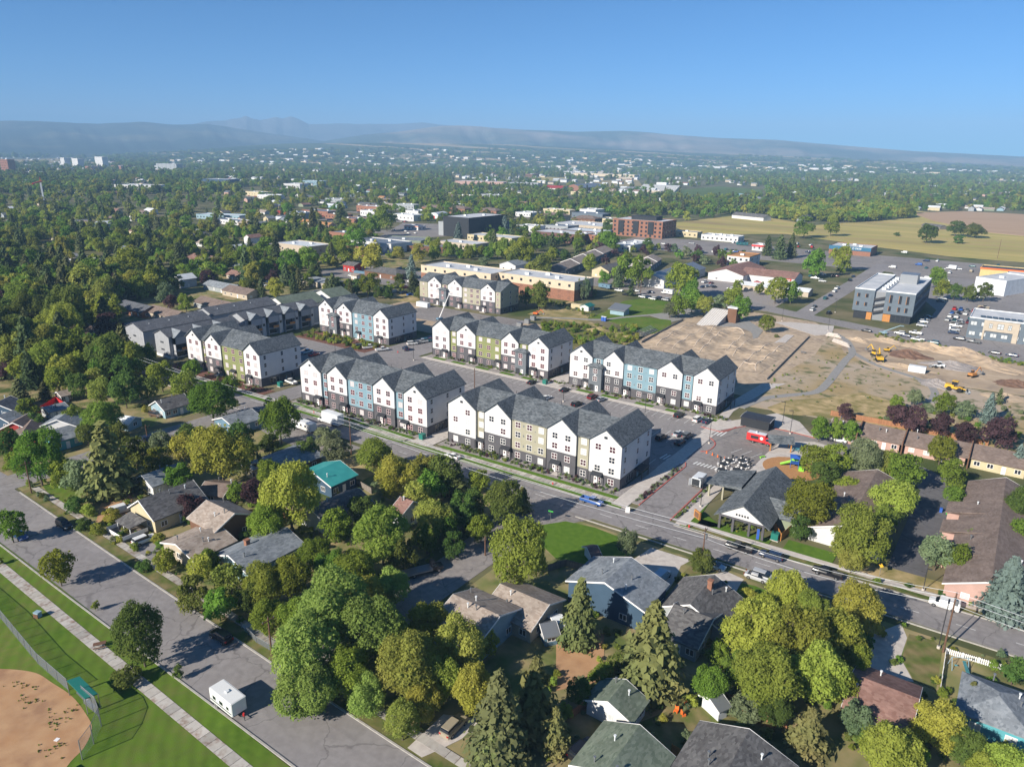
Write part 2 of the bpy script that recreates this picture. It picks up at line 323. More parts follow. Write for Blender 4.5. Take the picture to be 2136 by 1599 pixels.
area('driveway', [(1822, 1322), (1880, 1300), (1892, 1330), (1878, 1372), (1906, 1422), (1850, 1412), (1785, 1384)], .059, 'concrete')
area('driveway', [(262, 1162), (300, 1118), (352, 1128), (312, 1172), (262, 1174), (235, 1158)], .09, 'asphalt')
area('driveway', [(925, 1490), (1000, 1500), (985, 1530), (925, 1560), (880, 1580), (850, 1560)], .125, 'concrete')
area('lawn', [(1122, 1096), (1180, 1087), (1240, 1100), (1312, 1128), (1326, 1150), (1300, 1166), (1225, 1180), (1160, 1165), (1118, 1125)], .08, 'bright_lawn')
area('lawn', [(1896, 1322), (1948, 1336), (1966, 1352), (1952, 1440), (1906, 1420), (1882, 1372)], .08, 'verge')
area('lawn', [(1532, 1242), (1548, 1216), (1575, 1222), (1600, 1232), (1590, 1262), (1545, 1262)], .081, 'bright_lawn')
area('lawn', [(1380, 1245), (1412, 1208), (1440, 1180), (1470, 1190), (1440, 1215), (1405, 1250)], .082, 'verge')
area('lawn', [(1300, 1520), (1400, 1480), (1520, 1470), (1600, 1500), (1560, 1560), (1400, 1580)], .083, 'verge')
area('lawn', [(330, 840), (400, 828), (450, 835), (400, 860), (350, 872)], .084, 'bright_lawn'); area('lawn', [(88, 1012), (150, 1000), (180, 1030), (140, 1050), (110, 1040)], .085, 'lawn')
area('dry_yard', [(705, 950), (780, 950), (790, 985), (740, 1010), (705, 985)], .086, 'dry_grass'); area('dry_yard', [(1160, 1330), (1260, 1320), (1260, 1420), (1160, 1440)], .087, 'infield'); area('dry_yard', [(215, 1035), (280, 1020), (270, 1080), (200, 1090)], .088, 'infield')
# park side, lower left
area('park_lawn', [(-300, -30), (20, -30), (20, 44.6), (-145, 47.2), (-300, 47.4)], .10, 'lawn', px=False, keep=False)
w1 = [(-200, 44.1), (-140, 43.2), (-60, 41.9), (-10, 41.2)]
walk('pavement', w1, 1.9, .15, 1.9)
strip('kerb', [(-260, 47.2), (-205, 47.15), (-140, 46.6), (45, 45.9)], .3, .19, 'kerb')
strip('kerb', [(45, 57.0), (-60, 57.3), (-78, 57.5)], .3, .19, 'kerb')
strip('kerb', [(-87, 57.6), (-130, 58.4), (-188, 59.8)], .3, .19, 'kerb')
area('verge', [(-87.3, 57.8), (-130, 58.6), (-188, 60.0), (-188, 62.2), (-130, 60.9), (-87.3, 60.1)], .11, 'verge', px=False)
area('verge', [(45, 57.2), (-60, 57.5), (-77, 57.7), (-77, 59.9), (-60, 59.7), (45, 59.4)], .112, 'verge', px=False)
walk('pavement', [(-188, 63.1), (-130, 61.7), (-88, 60.9)], 1.5, .14, 1.8)
walk('pavement', [(-76.5, 60.6), (-60, 60.4), (20, 60.2)], 1.5, .14, 1.8)
inf = smooth([G(-60, 1395), G(20, 1396), G(75, 1404), G(110, 1425), G(150, 1452), G(180, 1490), G(192, 1520), G(175, 1560), G(140, 1599), G(100, 1680), G(-60, 1700)], 5)
area('infield', inf, .12, 'infield', px=False)
# main street pavements and planting in front of the two nearest apartment blocks
X0, X1 = -268, -67.5
strip('kerb', [(-520, yN(-520)), (X1, yN(X1))], .3, .19, 'kerb'); strip('kerb', [(-54, yN(-54)), (60, yN(60))], .3, .19, 'kerb')
strip('kerb', [(-74, yS(-74)), (60, yS(60))], .3, .18, 'kerb'); strip('kerb', [(-520, yS(-520)), (-190, yS(-190))], .3, .18, 'kerb'); strip('kerb', [(-142, yS(-142)), (-92, yS(-92))], .3, .18, 'kerb')
def band(name, x0, x1, a, c, z, m): return area(name, [(x0, yN(x0) + a), (x1, yN(x1) + a), (x1, yN(x1) + c), (x0, yN(x0) + c)], z, m, px=False)
band('verge', X0, X1, .15, 2.0, .12, 'bright_lawn')
walk('pavement', [(X0, yN(X0) + 3), (-182, yN(-182) + 3), (X1, yN(X1) + 3)], 1.9, .15, 1.5)
band('lawn_strip', -189, -137, 4.1, 5.6, .13, 'bright_lawn'); band('lawn_strip', -126, -70, 4.1, 5.6, .13, 'bright_lawn')
band('gravel_bed', -191, -135, 5.6, 8.6, .10, 'gravel'); band('gravel_bed', -128, -69, 5.6, 10, .10, 'gravel'); band('mulch_bed', -262, -204, 4.1, 9.5, .10, 'mulch')
band('verge', -53, 40, .15, 2.0, .12, 'verge'); band('pavement', -54, 50, 2.0, 3.8, .14, 'concrete'); band('lawn_strip', -50, -34, 3.8, 6.5, .13, 'bright_lawn'); band('lawn_strip', -31, -21, 3.8, 8.5, .13, 'bright_lawn')
band('lawn_strip', -20, 42, 3.8, 9, .11, 'dry_grass')
# car parks and lanes of the new estate
area('car_park', [(-262, 166), (-64.5, 166), (-64.5, 141), (-55.5, 141.3), (-55.5, 196), (-50, 214), (-64.5, 214), (-64.5, 210), (-262, 210)], .052, 'asphalt', px=False)
area('car_park', [(-203, 138.5), (-192, 139), (-192, 168), (-203, 168)], .054, 'asphalt', px=False)
area('car_park', [(-216, 208), (-196, 208), (-196, 292), (-216, 292)], .053, 'asphalt', px=False)
area('car_park', [(-280, 243), (-60, 243), (-60, 290), (-280, 290)], .050, 'dirt', px=False)
area('car_park', [(-262, 262), (-200, 262), (-200, 290), (-262, 290)], .055, 'old_asphalt', px=False)
area('gravel_bed', [(-262, 200), (-217, 200), (-217, 213), (-262, 213)], .09, 'mulch', px=False)
area('pavement', [(-194, 209.3), (-64.5, 209.3), (-64.5, 211.3), (-194, 211.3)], .15, 'concrete', px=False)
area('planted_bed', [(-194, 211.3), (-67, 211.3), (-67, 216.5), (-194, 216.5)], .10, 'gravel', px=False)
for x in (-190, -180, -168, -156, -146, -122, -112, -99, -88, -77): area('lawn_strip', [(x, 211.5), (x + 6.5, 211.5), (x + 6.5, 213.6), (x, 213.6)], .14, 'bright_lawn', px=False)
area('pavement', [(-135.5, 141), (-128.5, 141), (-128.5, 168), (-135.5, 168)], .14, 'concrete', px=False)
area('pavement', [(-136, 211), (-129, 211), (-129, 243), (-136, 243)], .14, 'concrete', px=False)
area('pavement', [(-70.4, 141.5), (-66.6, 141.5), (-66.6, 200), (-70.4, 200)], .16, 'concrete', px=False)
area('gravel_bed', [(-72, 148), (-70.4, 148), (-70.4, 168), (-72, 168)], .11, 'gravel', px=False)
area('gravel_bed', [(-66.6, 145), (-64.9, 145), (-64.9, 172), (-66.6, 172)], .12, 'gravel', px=False)
strip('red_kerb', [(-64.7, 145), (-64.6, 173), (-65.6, 175.5)], .3, .2, 'red_kerb')
strip('red_kerb', [(-55.6, 142.6), (-55.7, 164)], .3, .2, 'red_kerb')
area('gravel_bed', [(-55.3, 143), (-54.1, 143), (-54.1, 166), (-55.3, 166)], .12, 'gravel', px=False)
area('pavement', [(-54.1, 142), (-51.6, 142), (-51.6, 172), (-54.1, 172)], .15, 'concrete', px=False)
area('lawn_strip', [G(1430, 1085), (G(1483, 1043)), G(1466, 1068), G(1508, 1100), G(1420, 1098)], .13, 'bright_lawn', px=False)
# plaza north of the drive
P2 = [(1420, 986), (1436, 985), (1470, 960), (1492, 925), (1480, 905), (1500, 897), (1530, 893), (1560, 887), (1600, 890), (1640, 897), (1700, 912), (1735, 917), (1790, 930), (1800, 950), (1700, 945), (1630, 920), (1600, 945), (1560, 985), (1540, 1000), (1490, 1010), (1453, 1022)]
area('car_park', P2, .066, 'old_asphalt')
area('plaza', [(1500, 897), (1512, 880), (1560, 872), (1620, 862), (1668, 880), (1690, 905), (1700, 912), (1640, 896), (1600, 889), (1560, 886), (1530, 892)], .12, 'concrete')
area('plaza', [(1560, 985), (1600, 945), (1630, 920), (1700, 922), (1745, 935), (1700, 965), (1690, 1000), (1630, 1030), (1580, 1010)], .13, 'concrete')
area('pavement', [(1463, 900), (1483, 905), (1500, 897), (1530, 858), (1600, 815), (1640, 800), (1590, 800), (1530, 835), (1520, 848)], .125, 'concrete')
strip('red_kerb', smooth([G(1500, 901), G(1530, 894), G(1562, 889), G(1600, 892), G(1640, 899), G(1700, 914)]), .3, .2, 'red_kerb')
strip('red_kerb', smooth([G(1461, 942), G(1478, 940), G(1491, 929), G(1489, 920), G(1480, 913)]), .3, .2, 'red_kerb')
strip('red_kerb', smooth([G(1462, 890), G(1500, 900), G(1518, 899), G(1535, 891)]), .3, .21, 'red_kerb')
bark = [tuple(Vector(G(1652, 977)) + Vector((7.6 * math.cos(t), 7.6 * math.sin(t)))) for t in np.linspace(0, 2 * math.pi, 25)[:-1]]
area('play_surface', bark, .19, 'play_bark', px=False)
# condominium lane on the right
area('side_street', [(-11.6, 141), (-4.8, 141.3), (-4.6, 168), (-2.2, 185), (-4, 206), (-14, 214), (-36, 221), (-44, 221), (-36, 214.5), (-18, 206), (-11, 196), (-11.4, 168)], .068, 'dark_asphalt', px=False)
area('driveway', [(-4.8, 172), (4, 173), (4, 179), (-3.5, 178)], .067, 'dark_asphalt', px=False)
# park, trail and gardens behind
area('park_lawn', [(1262, 650), (1300, 628), (1345, 622), (1400, 631), (1400, 650), (1345, 659), (1268, 664), (1225, 664)], .10, 'lawn')
area('park_lawn', [(1262, 668), (1300, 660), (1340, 661), (1400, 668), (1400, 688), (1360, 697), (1312, 682)], .10, 'lawn')
area('dry_meadow', [(1150, 640), (1190, 628), (1235, 645), (1225, 668), (1290, 700), (1345, 712), (1300, 720), (1240, 680), (1100, 655)], .08, 'dry_grass')
area('dry_meadow', [(775, 608), (820, 602), (880, 625), (880, 634), (850, 630), (780, 618)], .08, 'dry_grass')
area('garden', [(1130, 672), (1200, 668), (1260, 690), (1300, 700), (1340, 715), (1240, 740), (1150, 735), (1130, 700)], .07, 'verge')
strip('trail', smooth([G(1115, 662), G(1180, 664), G(1250, 667), G(1300, 662), G(1345, 658), G(1385, 654), G(1420, 650), G(1470, 645)]), 2.6, .14, 'path_grey')
area('bleacher_pad', [(1345, 655), (1420, 645), (1480, 640), (1520, 648), (1440, 662), (1400, 672)], .09, 'path_grey')
area('bmx_ground', [(1290, 735), (1345, 703), (1440, 660), (1530, 645), (1600, 655), (1700, 672), (1735, 690), (1700, 740), (1600, 800), (1530, 812), (1400, 780), (1290, 745)], .06, 'track_dirt')
area('weedy_ground', [(1590, 795), (1700, 712), (1740, 700), (1800, 760), (1960, 800), (2136, 830), (2200, 900), (2200, 990), (2000, 930), (1840, 890), (1760, 880), (1640, 860), (1545, 845)], .055, 'weedy')
area('dry_meadow', [(1600, 850), (1640, 835), (1720, 830), (1800, 818), (1900, 850), (1960, 880), (2136, 900), (2136, 960), (1900, 900), (1800, 882), (1700, 868), (1620, 862)], .075, 'dry_grass')
area('work_site', [(1735, 685), (1800, 690), (1900, 712), (2136, 752), (2300, 780), (2300, 850), (2136, 825), (1960, 800), (1850, 780), (1760, 735)], .058, 'dirt')
strip('trail', smooth([G(1545, 850), G(1590, 832), G(1640, 825), G(1700, 818), G(1725, 800), G(1745, 775), G(1765, 750), G(1778, 735), G(1765, 710), G(1740, 695)]), 3.0, .13, 'path_grey')
strip('trail', smooth([G(1778, 735), G(1830, 762), G(1900, 785), G(1935, 800), G(1950, 820), G(1940, 840)]), 2.6, .135, 'path_grey')
area('plaza', [(1615, 672), (1650, 672), (1740, 680), (1735, 697), (1700, 700)], .12, 'concrete')
# streets beyond
area('road', [(-108, 394), (20, 352), (20, 362), (-70, 396), (-93, 402), (-200, 450), (-204, 440)], .061, 'asphalt', px=False)
area('road', [(-97, 396), (-87, 394), (-85, 640), (-97, 640)], .063, 'asphalt', px=False)
area('car_park', [(-190, 395), (-110, 395), (-110, 480), (-190, 480)], .057, 'gravel', px=False)
area('car_park', [(-85, 600), (60, 560), (60, 700), (-330, 700), (-330, 600)], .05, 'old_asphalt', px=False, keep=False)
area('car_park', [(-36, 370), (60, 335), (60, 560), (-30, 600), (-80, 600), (-36, 460)], .051, 'asphalt', px=False)
area('car_park', [(-350, 395), (-190, 405), (-190, 440), (-350, 420)], .049, 'old_asphalt', px=False)
area('car_park', [(-400, 320), (-280, 320), (-280, 372), (-400, 372)], .056, 'old_asphalt', px=False)
area('car_park', [(780, 500), (1000, 490), (1010, 470), (840, 465)], .05, 'old_asphalt')
area('road', [(540, 512), (700, 482), (900, 478), (900, 483), (700, 489), (545, 519)], .07, 'old_asphalt')
area('farmland', [(1392, 466), (1560, 447), (1700, 470), (1900, 455), (1905, 440), (2300, 470), (2300, 560), (1985, 535), (1830, 515), (1640, 488), (1440, 488)], .12, 'farm')
area('ploughed_field', [(1900, 444), (2010, 441), (2300, 455), (2300, 510), (2060, 485), (1950, 462)], .3, 'plowed')
area('playing_field', [(1400, 398), (1500, 389), (1590, 396), (1592, 408), (1520, 415), (1400, 412)], .2, 'far_green')
for q, m in (([(600, 304), (1068, 304), (1068, 321), (640, 330), (590, 320)], 'far_tan'), ([(90, 320), (200, 316), (300, 313), (290, 317), (120, 324)], 'far_tan'),
             ([(0, 333), (130, 331), (130, 340), (0, 342)], 'far_tan'), ([(360, 318), (520, 320), (420, 326)], 'far_tan'), ([(1790, 327), (1900, 331), (1850, 334)], 'far_tan'), ([(1320, 345), (1420, 343), (1390, 352), (1310, 352)], 'far_tan'),
             ([(1240, 378), (1330, 374), (1340, 388), (1240, 392)], 'far_tan'), ([(1110, 368), (1180, 371), (1180, 378), (1120, 376)], 'farm')):
    area('distant_field', [(a, max(c, 303 + .0155 * a + 9)) for a, c in q], .5, m)
# ridges of hills: real height fields at their own distances
RIDGES = {}
def on_ridge(name, px, s):
    """a point on the rising near face of a ridge, s = 0 at its foot, 1 at its crest"""
    prof, D, dn = RIDGES[name]; py = np.interp(px, [q[0] for q in prof], [q[1] for q in prof]); d = CR @ np.array([px - CX, -(py - CY), -FPX]); hn = math.hypot(d[0], d[1]); top = max(.5, H + D * d[2] / hn); r = D - dn + dn * s
    return d[0] / hn * r, d[1] / hn * r, top * s ** 1.25
def ridge(name, prof, D, m, dn, df, seed, rough=.12):
    rs = np.random.RandomState(seed); xs = np.linspace(prof[0][0], prof[-1][0], 260); ys = np.interp(xs, [p[0] for p in prof], [p[1] for p in prof])
    nrow = 16; v = []; ph = rs.rand(12) * 6.28
    for i, (px, py) in enumerate(zip(xs, ys)):
        d = CR @ np.array([px - CX, -(py - CY), -FPX]); hn = math.hypot(d[0], d[1]); u = (d[0] / hn, d[1] / hn); top = max(.5, H + D * d[2] / hn)
        for j in range(nrow):
            t = j / (nrow - 1); r = D - dn + (dn + df) * t; s = (r - (D - dn)) / dn if r < D else 1 - (r - D) / df
            s = max(0, s); hgt = top * (s ** 1.25)
            w = sum(math.sin(px * .013 * (k + 1) * 1.7 + t * 5 * (k % 3 + 1) + ph[k]) / (k + 1) for k in range(9))
            hgt *= 1 + rough * 2.2 * w * (1 - s) ** .6 * (1 if r < D else .3)
            v.append((u[0] * r, u[1] * r, max(-.2, hgt) if 0 < j < nrow - 1 else -.3))
    RIDGES[name] = (prof, D, dn)
    f = [(i * nrow + j, (i + 1) * nrow + j, (i + 1) * nrow + j + 1, i * nrow + j + 1) for i in range(259) for j in range(nrow - 1)]
    b = MB(); b.add(v, [q[::-1] for q in f]); o = struct(b.build(name, [m])); return o
ridge('hills', [(-260, 251), (0, 251), (100, 253), (160, 255), (210, 257), (290, 253), (330, 257), (360, 260), (430, 257), (470, 262), (500, 268), (560, 277), (620, 286), (700, 297), (760, 303)], 10500, 'hill_dark', 4200, 2000, 3, .05)
ridge('mountains', [(330, 272), (380, 262), (430, 253), (470, 250), (500, 245), (512, 239.5), (525, 245), (545, 248), (560, 245), (575, 241), (590, 245), (605, 241), (625, 248), (645, 258), (700, 257), (760, 258), (830, 256), (880, 253), (900, 257), (960, 262), (1068, 268), (1200, 280), (1300, 290)], 13800, 'mountain', 3200, 1500, 5, .05)
ridge('hills', [(640, 300), (690, 292), (760, 281), (830, 275), (880, 268), (920, 263), (960, 262), (1000, 264), (1040, 268), (1100, 271), (1160, 273), (1200, 275), (1250, 274), (1300, 273), (1350, 276), (1400, 281), (1500, 288), (1620, 292), (1700, 299), (1800, 307), (1900, 315), (2000, 320), (2136, 327), (2400, 331)], 9200, 'hill', 3600, 1800, 8, .06)
mat('plain_far', (.035, .065, .035), (.40, .31, .18), scale=.0016, coord='P', stretch=(.3, 2.2, 1), c3=(.08, .11, .045), scale3=.0009, rough=1, spec=.02, detail=4, lo=.56, hi=.60)
ridge('foothills', [(180, 325), (330, 318), (430, 311), (500, 305), (560, 301), (620, 299), (800, 298), (950, 300), (1068, 302), (1200, 307), (1300, 312), (1450, 319), (1600, 324), (1750, 331), (1900, 338), (2000, 342), (2136, 350), (2250, 357)], 6800, 'plain_far', 3000, 1500, 12, .03)
# air: one closed box of thin haze
hm = bpy.data.materials.new('haze'); hm.use_nodes = True; t = hm.node_tree; t.nodes.clear(); o_ = nd(t, 'ShaderNodeOutputMaterial'); pv = nd(t, 'ShaderNodeVolumePrincipled')
pv.inputs['Color'].default_value = (.40, .67, 1.0, 1); pv.inputs['Density'].default_value = 1.35e-4; pv.inputs['Anisotropy'].default_value = -0.1; t.links.new(pv.outputs[0], o_.inputs['Volume']); MATS['haze'] = hm
b = MB(); b.box(-17500, -3500, -1.5, 17500, 17500, 790); HZ = b.build('haze', ['haze']); HZ['kind'] = 'stuff'
# ------------------------------------------------------------------ building materials
shingle('roof_grey', (.07, .08, .088), (.165, .18, .19)); shingle('roof_dark', (.085, .09, .10), (.14, .145, .16)); shingle('roof_brown', (.20, .155, .135), (.30, .245, .215))
shingle('roof_tan', (.27, .215, .175), (.38, .32, .27)); shingle('roof_slate', (.16, .18, .20), (.26, .28, .30)); shingle('roof_green', (.12, .15, .11), (.19, .22, .17)); shingle('roof_redbrown', (.20, .11, .09), (.28, .17, .14))
shingle('roof_charcoal', (.09, .085, .085), (.17, .165, .16)); shingle('roof_umber', (.16, .12, .10), (.22, .17, .145))
mat('siding_white', (.60, .595, .59), (.56, .555, .55), scale=.5); mat('siding_dark', (.085, .082, .09), (.10, .097, .105), scale=.6); mat('siding_tan', (.36, .34, .255), (.33, .31, .23), scale=.6)
mat('siding_blue', (.20, .31, .36), (.18, .28, .33), scale=.6); mat('siding_green', (.22, .24, .105), (.20, .22, .09), scale=.6); mat('tower_grey', (.14, .155, .17), (.12, .135, .15), scale=.6)
mat('batten_grey', (.38, .39, .41), (.35, .36, .38), scale=.5); mat('trim_white', (.80, .78, .76), rough=.6); mat('trim_dark', (.035, .037, .042), rough=.6); mat('trim_pink', (.66, .50, .50), rough=.6)
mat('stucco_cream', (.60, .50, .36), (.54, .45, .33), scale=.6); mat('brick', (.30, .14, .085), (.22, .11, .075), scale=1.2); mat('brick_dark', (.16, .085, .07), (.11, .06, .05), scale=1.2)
mat('wood_orange', (.50, .22, .06), (.42, .19, .06), scale=1, stretch=(3, 3, .4)); mat('wood_fence', (.34, .16, .08), (.26, .13, .07), scale=1.2, rnd=.15); mat('wood_grey', (.22, .19, .16), (.16, .14, .12), scale=1.5, rnd=.15)
mat('glass', (.025, .03, .04), rough=.08, spec=.8); mat('glass_red', (.075, .03, .04), rough=.12, spec=.8); mat('blind', (.50, .52, .52), rough=.35, spec=.6)
mat('metal_grey', (.30, .31, .32), rough=.45, metal=.6); mat('metal_white', (.70, .72, .73), (.6, .62, .63), scale=.4, rough=.5); mat('metal_dark', (.05, .05, .055), rough=.5, metal=.3)
mat('membrane', (.55, .56, .57), (.46, .48, .50), scale=.15, c3=(.62, .62, .62), scale3=.04, rough=.8); mat('teal_metal', (.05, .33, .31), (.04, .28, .27), scale=.5, rough=.45, spec=.5); mat('green_metal', (.02, .16, .13), rough=.45)
for n, c in (('w_cream', (.55, .47, .30)), ('w_beige', (.47, .40, .31)), ('w_blue', (.13, .22, .30)), ('w_lblue', (.28, .40, .46)), ('w_green', (.24, .28, .19)), ('w_grey', (.32, .34, .35)), ('w_red', (.36, .04, .035)), ('w_brown', (.17, .09, .055)), ('w_teal', (.10, .35, .40)),
             ('w_pink', (.48, .31, .26)), ('w_yellow', (.60, .46, .20)), ('w_navy', (.05, .09, .14)), ('w_black', (.03, .033, .038)), ('w_slate', (.13, .16, .19))): mat(n, c, tuple(x * .88 for x in c), scale=.5)
paint('red_paint', (.55, .03, .03)); paint('blue_paint', (.03, .10, .40)); paint('yellow_paint', (.65, .38, .03)); paint('orange_paint', (.75, .16, .03)); paint('green_paint', (.05, .35, .06)); paint('lime_paint', (.25, .60, .05))

_wc = {}
def window_mesh(w, h, frame, pane, grid=(2, 2), red=False):
    """frame proud of the wall with its muntins; panes are a separate mesh set back in it. Faces -y, centred."""
    k = (w, h, frame, pane, grid)
    if k in _wc: return _wc[k]
    f = MB(); t = .09; d = .07
    f.box(-w / 2 - t, -d, -h / 2 - t, w / 2 + t, .02, -h / 2); f.box(-w / 2 - t, -d, h / 2, w / 2 + t, .02, h / 2 + t); f.box(-w / 2 - t, -d, -h / 2, -w / 2, .02, h / 2); f.box(w / 2, -d, -h / 2, w / 2 + t, .02, h / 2)
    nx, nz = grid; m = .055
    for i in range(1, nx): x = -w / 2 + w * i / nx; f.box(x - m, -d + .01, -h / 2, x + m, .01, h / 2)
    for j in range(1, nz): z = -h / 2 + h * j / nz; f.box(-w / 2, -d + .013, z - m, w / 2, .011, z + m)
    p = MB(); p.box(-w / 2, -.02, -h / 2, w / 2, .0, h / 2)
    _wc[k] = (f.mesh('window', [frame]), p.mesh('pane', [pane])); return _wc[k]
def window(par, x, y, z, w=1.5, h=1.5, rz=0.0, frame='trim_white', pane='glass', grid=(2, 2)):
    a, c = window_mesh(w, h, frame, pane, grid); o = place('window', a, par, (x, y, z), rz); place('pane', c, o, (0, 0, 0)); return o
_dm = {}
def door(par, x, y, rz=0.0, col='trim_white', z=0.0, w=1.0, h=2.15, name='door', glass=True):
    k = (col, w, h, glass)
    if k not in _dm:
        a = MB(); a.box(-w / 2, -.08, 0, w / 2, .02, h); g = MB(); g.box(-.2, -.1, h * .55, .2, -.075, h * .85); _dm[k] = (a.mesh('door', [col]), g.mesh('pane', ['glass_red']))
    o = place(name, _dm[k][0], par, (x, y, z), rz)
    if glass: place('pane', _dm[k][1], o)
    return o
def canopy(par, x, y, z=2.75, w=3.0, d=1.3):
    b = MB(); b.add([(-w / 2, 0, .75), (w / 2, 0, .75), (w / 2, -d, .05), (-w / 2, -d, .05), (-w / 2, 0, 0), (w / 2, 0, 0), (w / 2, -d, 0), (-w / 2, -d, 0)], [(3, 2, 1, 0), (4, 5, 6, 7), (2, 3, 7, 6), (0, 4, 7, 3), (1, 2, 6, 5)])
    for s in (-1, 1): b.box(s * (w / 2 - .1) - .08, -d + .05, -z, s * (w / 2 - .1) + .08, -d + .2, 0)
    return b.build('canopy', ['trim_dark'], par, (x, y, z))

EAVE, RIDGE, FL = 11.9, 15.6, 2.98
STD = [(9.9, 'W3', 2), (3.0, 'N3', 1), (8.9, 'W2', 2), (11.5, 'L3', 3), (8.8, 'W2', 2), (3.8, 'N3', 1), (9.0, 'W3', 2)]
WZ = [1.55, 4.5, 7.5, 10.3]
def apartment(x0, y0, tint, label, bays=STD, tower=None, doors=(), drum=1, seed=0, left_wall=True, long_low=1):
    """four-storey block, front facing -y: white gabled bays between lower tinted bays, cross gables carried to the back"""
    rn = random.Random(seed); W = sum(q[0] for q in bays); D = 18.0; rz = R_(1.3)
    t = thing('apartment_block', label, 'apartment block', (x0, y0, 0), rz, 'new four storey gabled apartment blocks')
    FOOT.append([(x0 - 3, y0 - 2), (x0 + W + 3, y0 - 2), (x0 + W + 3, y0 + D + 3), (x0 - 3, y0 + D + 3)])
    body = MB(); x = 0.0; roof = MB(); fascia = MB(); gi = 0
    # core walls
    for (w, k, nc) in bays:
        f = 0.0 if k[0] == 'W' else (.7 if k[0] == 'N' else .5); low = {'3': 1, '2': 2, '4': 0}[k[1]] * FL + .05
        up = 0 if k[0] == 'W' else 1
        body.box(x, f, 0, x + w, D - f, low, 2)
        body.box(x, f, low, x + w, D - f, EAVE, up)
        if k[0] == 'W':
            hw = w / 2; xc = x + hw; zr = RIDGE - .35 * (hw > 0)
            body.gable_y(0, D, xc, hw, EAVE, RIDGE - .3, 0)
            roof.roof_y(-.55, D + .55, xc, hw, EAVE - .02, RIDGE - .28, .24, .35, 0)
        x += w
    gx = []
    x = 0
    for (w, k, nc) in bays:
        gx.append((x, w, k, nc)); x += w
    xa = gx[0][0] + (gx[0][1] / 2 if gx[0][2][0] == 'W' else -.5); xb = W - gx[-1][1] / 2 if gx[-1][2][0] == 'W' else W + .5
    roof.roof_x(xa, xb, D / 2, D / 2 - .5, EAVE - .03, RIDGE - .30, .24, .45, 0)
    if gx[0][2][0] != 'W': body.gable_x(0, gx[0][1], D / 2, D / 2 - .5, EAVE, RIDGE - .35, 1)
    if gx[-1][2][0] != 'W': body.gable_x(W - gx[-1][1], W, D / 2, D / 2 - .5, EAVE, RIDGE - .35, 1)
    body.build('wall', ['siding_white', tint, 'siding_dark'], t); ro = roof.build('roof', ['roof_grey'], t)
    v = MB(); v.tube((0, 0, -.8), (0, 0, .15), .07, n=5); vm = v.mesh('roof_vent', ['metal_dark'])
    for i in range(9): place('roof_vent', vm, ro, (W * (.12 + .09 * i), D / 2 + .9 + (i % 3) * .3, RIDGE))
    dpm = MB().box(-.07, -.06, 0, .07, .05, EAVE - .1).mesh('downpipe', ['trim_dark']); wv1 = MB().box(-.18, -.05, -.3, .18, .01, .3).mesh('wall_vent', ['metal_grey']); wv2 = MB().box(-.12, -.05, -.15, .12, .01, .15).mesh('wall_vent', ['metal_grey'])
    dp = None; frm = 'trim_pink' if drum else 'trim_white'
    for (x, w, k, nc) in gx:
        f = 0.0 if k[0] == 'W' else (.7 if k[0] == 'N' else .5)
        place('downpipe', dpm, t, (x, -.06 if k[0] == 'W' else f - .06, 0))
        cols = [x + w / 2] if nc == 1 else ([x + w * .28, x + w * .72] if nc == 2 else [x + w * .18, x + w * .5, x + w * .82])
        if k == 'S3': cols = [x + w * .45]
        for ci, cx in enumerate(cols):
            for s, wz in enumerate(WZ):
                if s == 0 and any(abs(cx - d) < 1.7 for d in doors): continue
                if tower and s < 3 and tower - 2.6 < cx < tower + 2.6: continue
                pane = 'blind' if rn.random() < .26 else ('glass_red' if rn.random() < .5 else 'glass')
                window(t, cx, f, wz, 1.5 if k != 'S3' else .8, 1.5 if k != 'S3' else .9, frame=frm, pane=pane)
        if k[0] == 'W' and w > 8.9: window(t, x + w / 2, 0, 13.1, .7, .45, frame='trim_dark', grid=(2, 1))
        if k[0] == 'L':
            for s in (1, 2, 3): place('wall_vent', wv1, t, (x + w * .34, f, WZ[s])); place('wall_vent', wv2, t, (x + w * .66, f, WZ[s] - .75))
    for d in doors:
        f = 0.0
        for (x, w, k, nc) in gx:
            if x <= d < x + w: f = 0.0 if k[0] == 'W' else (.7 if k[0] == 'N' else .5)
        door(t, d - .55, f); window(t, d + .65, f, 1.35, .6, 1.4, frame=frm, pane='glass_red', grid=(1, 2)); canopy(t, d, f)
        st = MB(); st.box(d - 1.7, f - 1.9, 0, d + 1.7, f - .05, .16); st.build('doorstep', ['concrete'], t)
    if tower:
        tw = MB(); tw.box(tower - 2.5, -1.6, 0, tower + 2.5, .8, 8.9, 0)
        tw.build('entrance_tower', ['siding_white' if tower < 0 else 'tower_grey'], t)
        r = MB(); r.hip(tower - 3.2, -2.4, tower + 3.2, 1.2, 8.9, 10.1); r.build('tower_roof', ['roof_grey'], t)
        for wz in (4.6, 7.4): window(t, tower, -1.6, wz, 1.5, 1.5, frame=frm, pane='glass_red')
        door(t, tower + .8, -1.6); e = MB(); e.box(tower - 2.1, -1.64, 0, tower - .3, -1.55, 2.4); e.build('recess_shade_panel', ['trim_dark'], t)  # dark plate on the tower face, painting the shade of an entrance recess
        sg = MB(); sg.box(tower - .4, -1.66, 5.75, tower + .4, -1.6, 6.1); sg.build('number_sign', ['trim_white'], t)
    # right-hand end wall
    for yy, zs in ((2.2, (1, 2, 3)), (9.6, (1, 2, 3)), (15.8, (1, 2, 3))):
        for s in zs: window(t, W, yy, WZ[s], .9, 1.35, rz=math.pi / 2, frame='siding_white', pane='glass', grid=(1, 2))
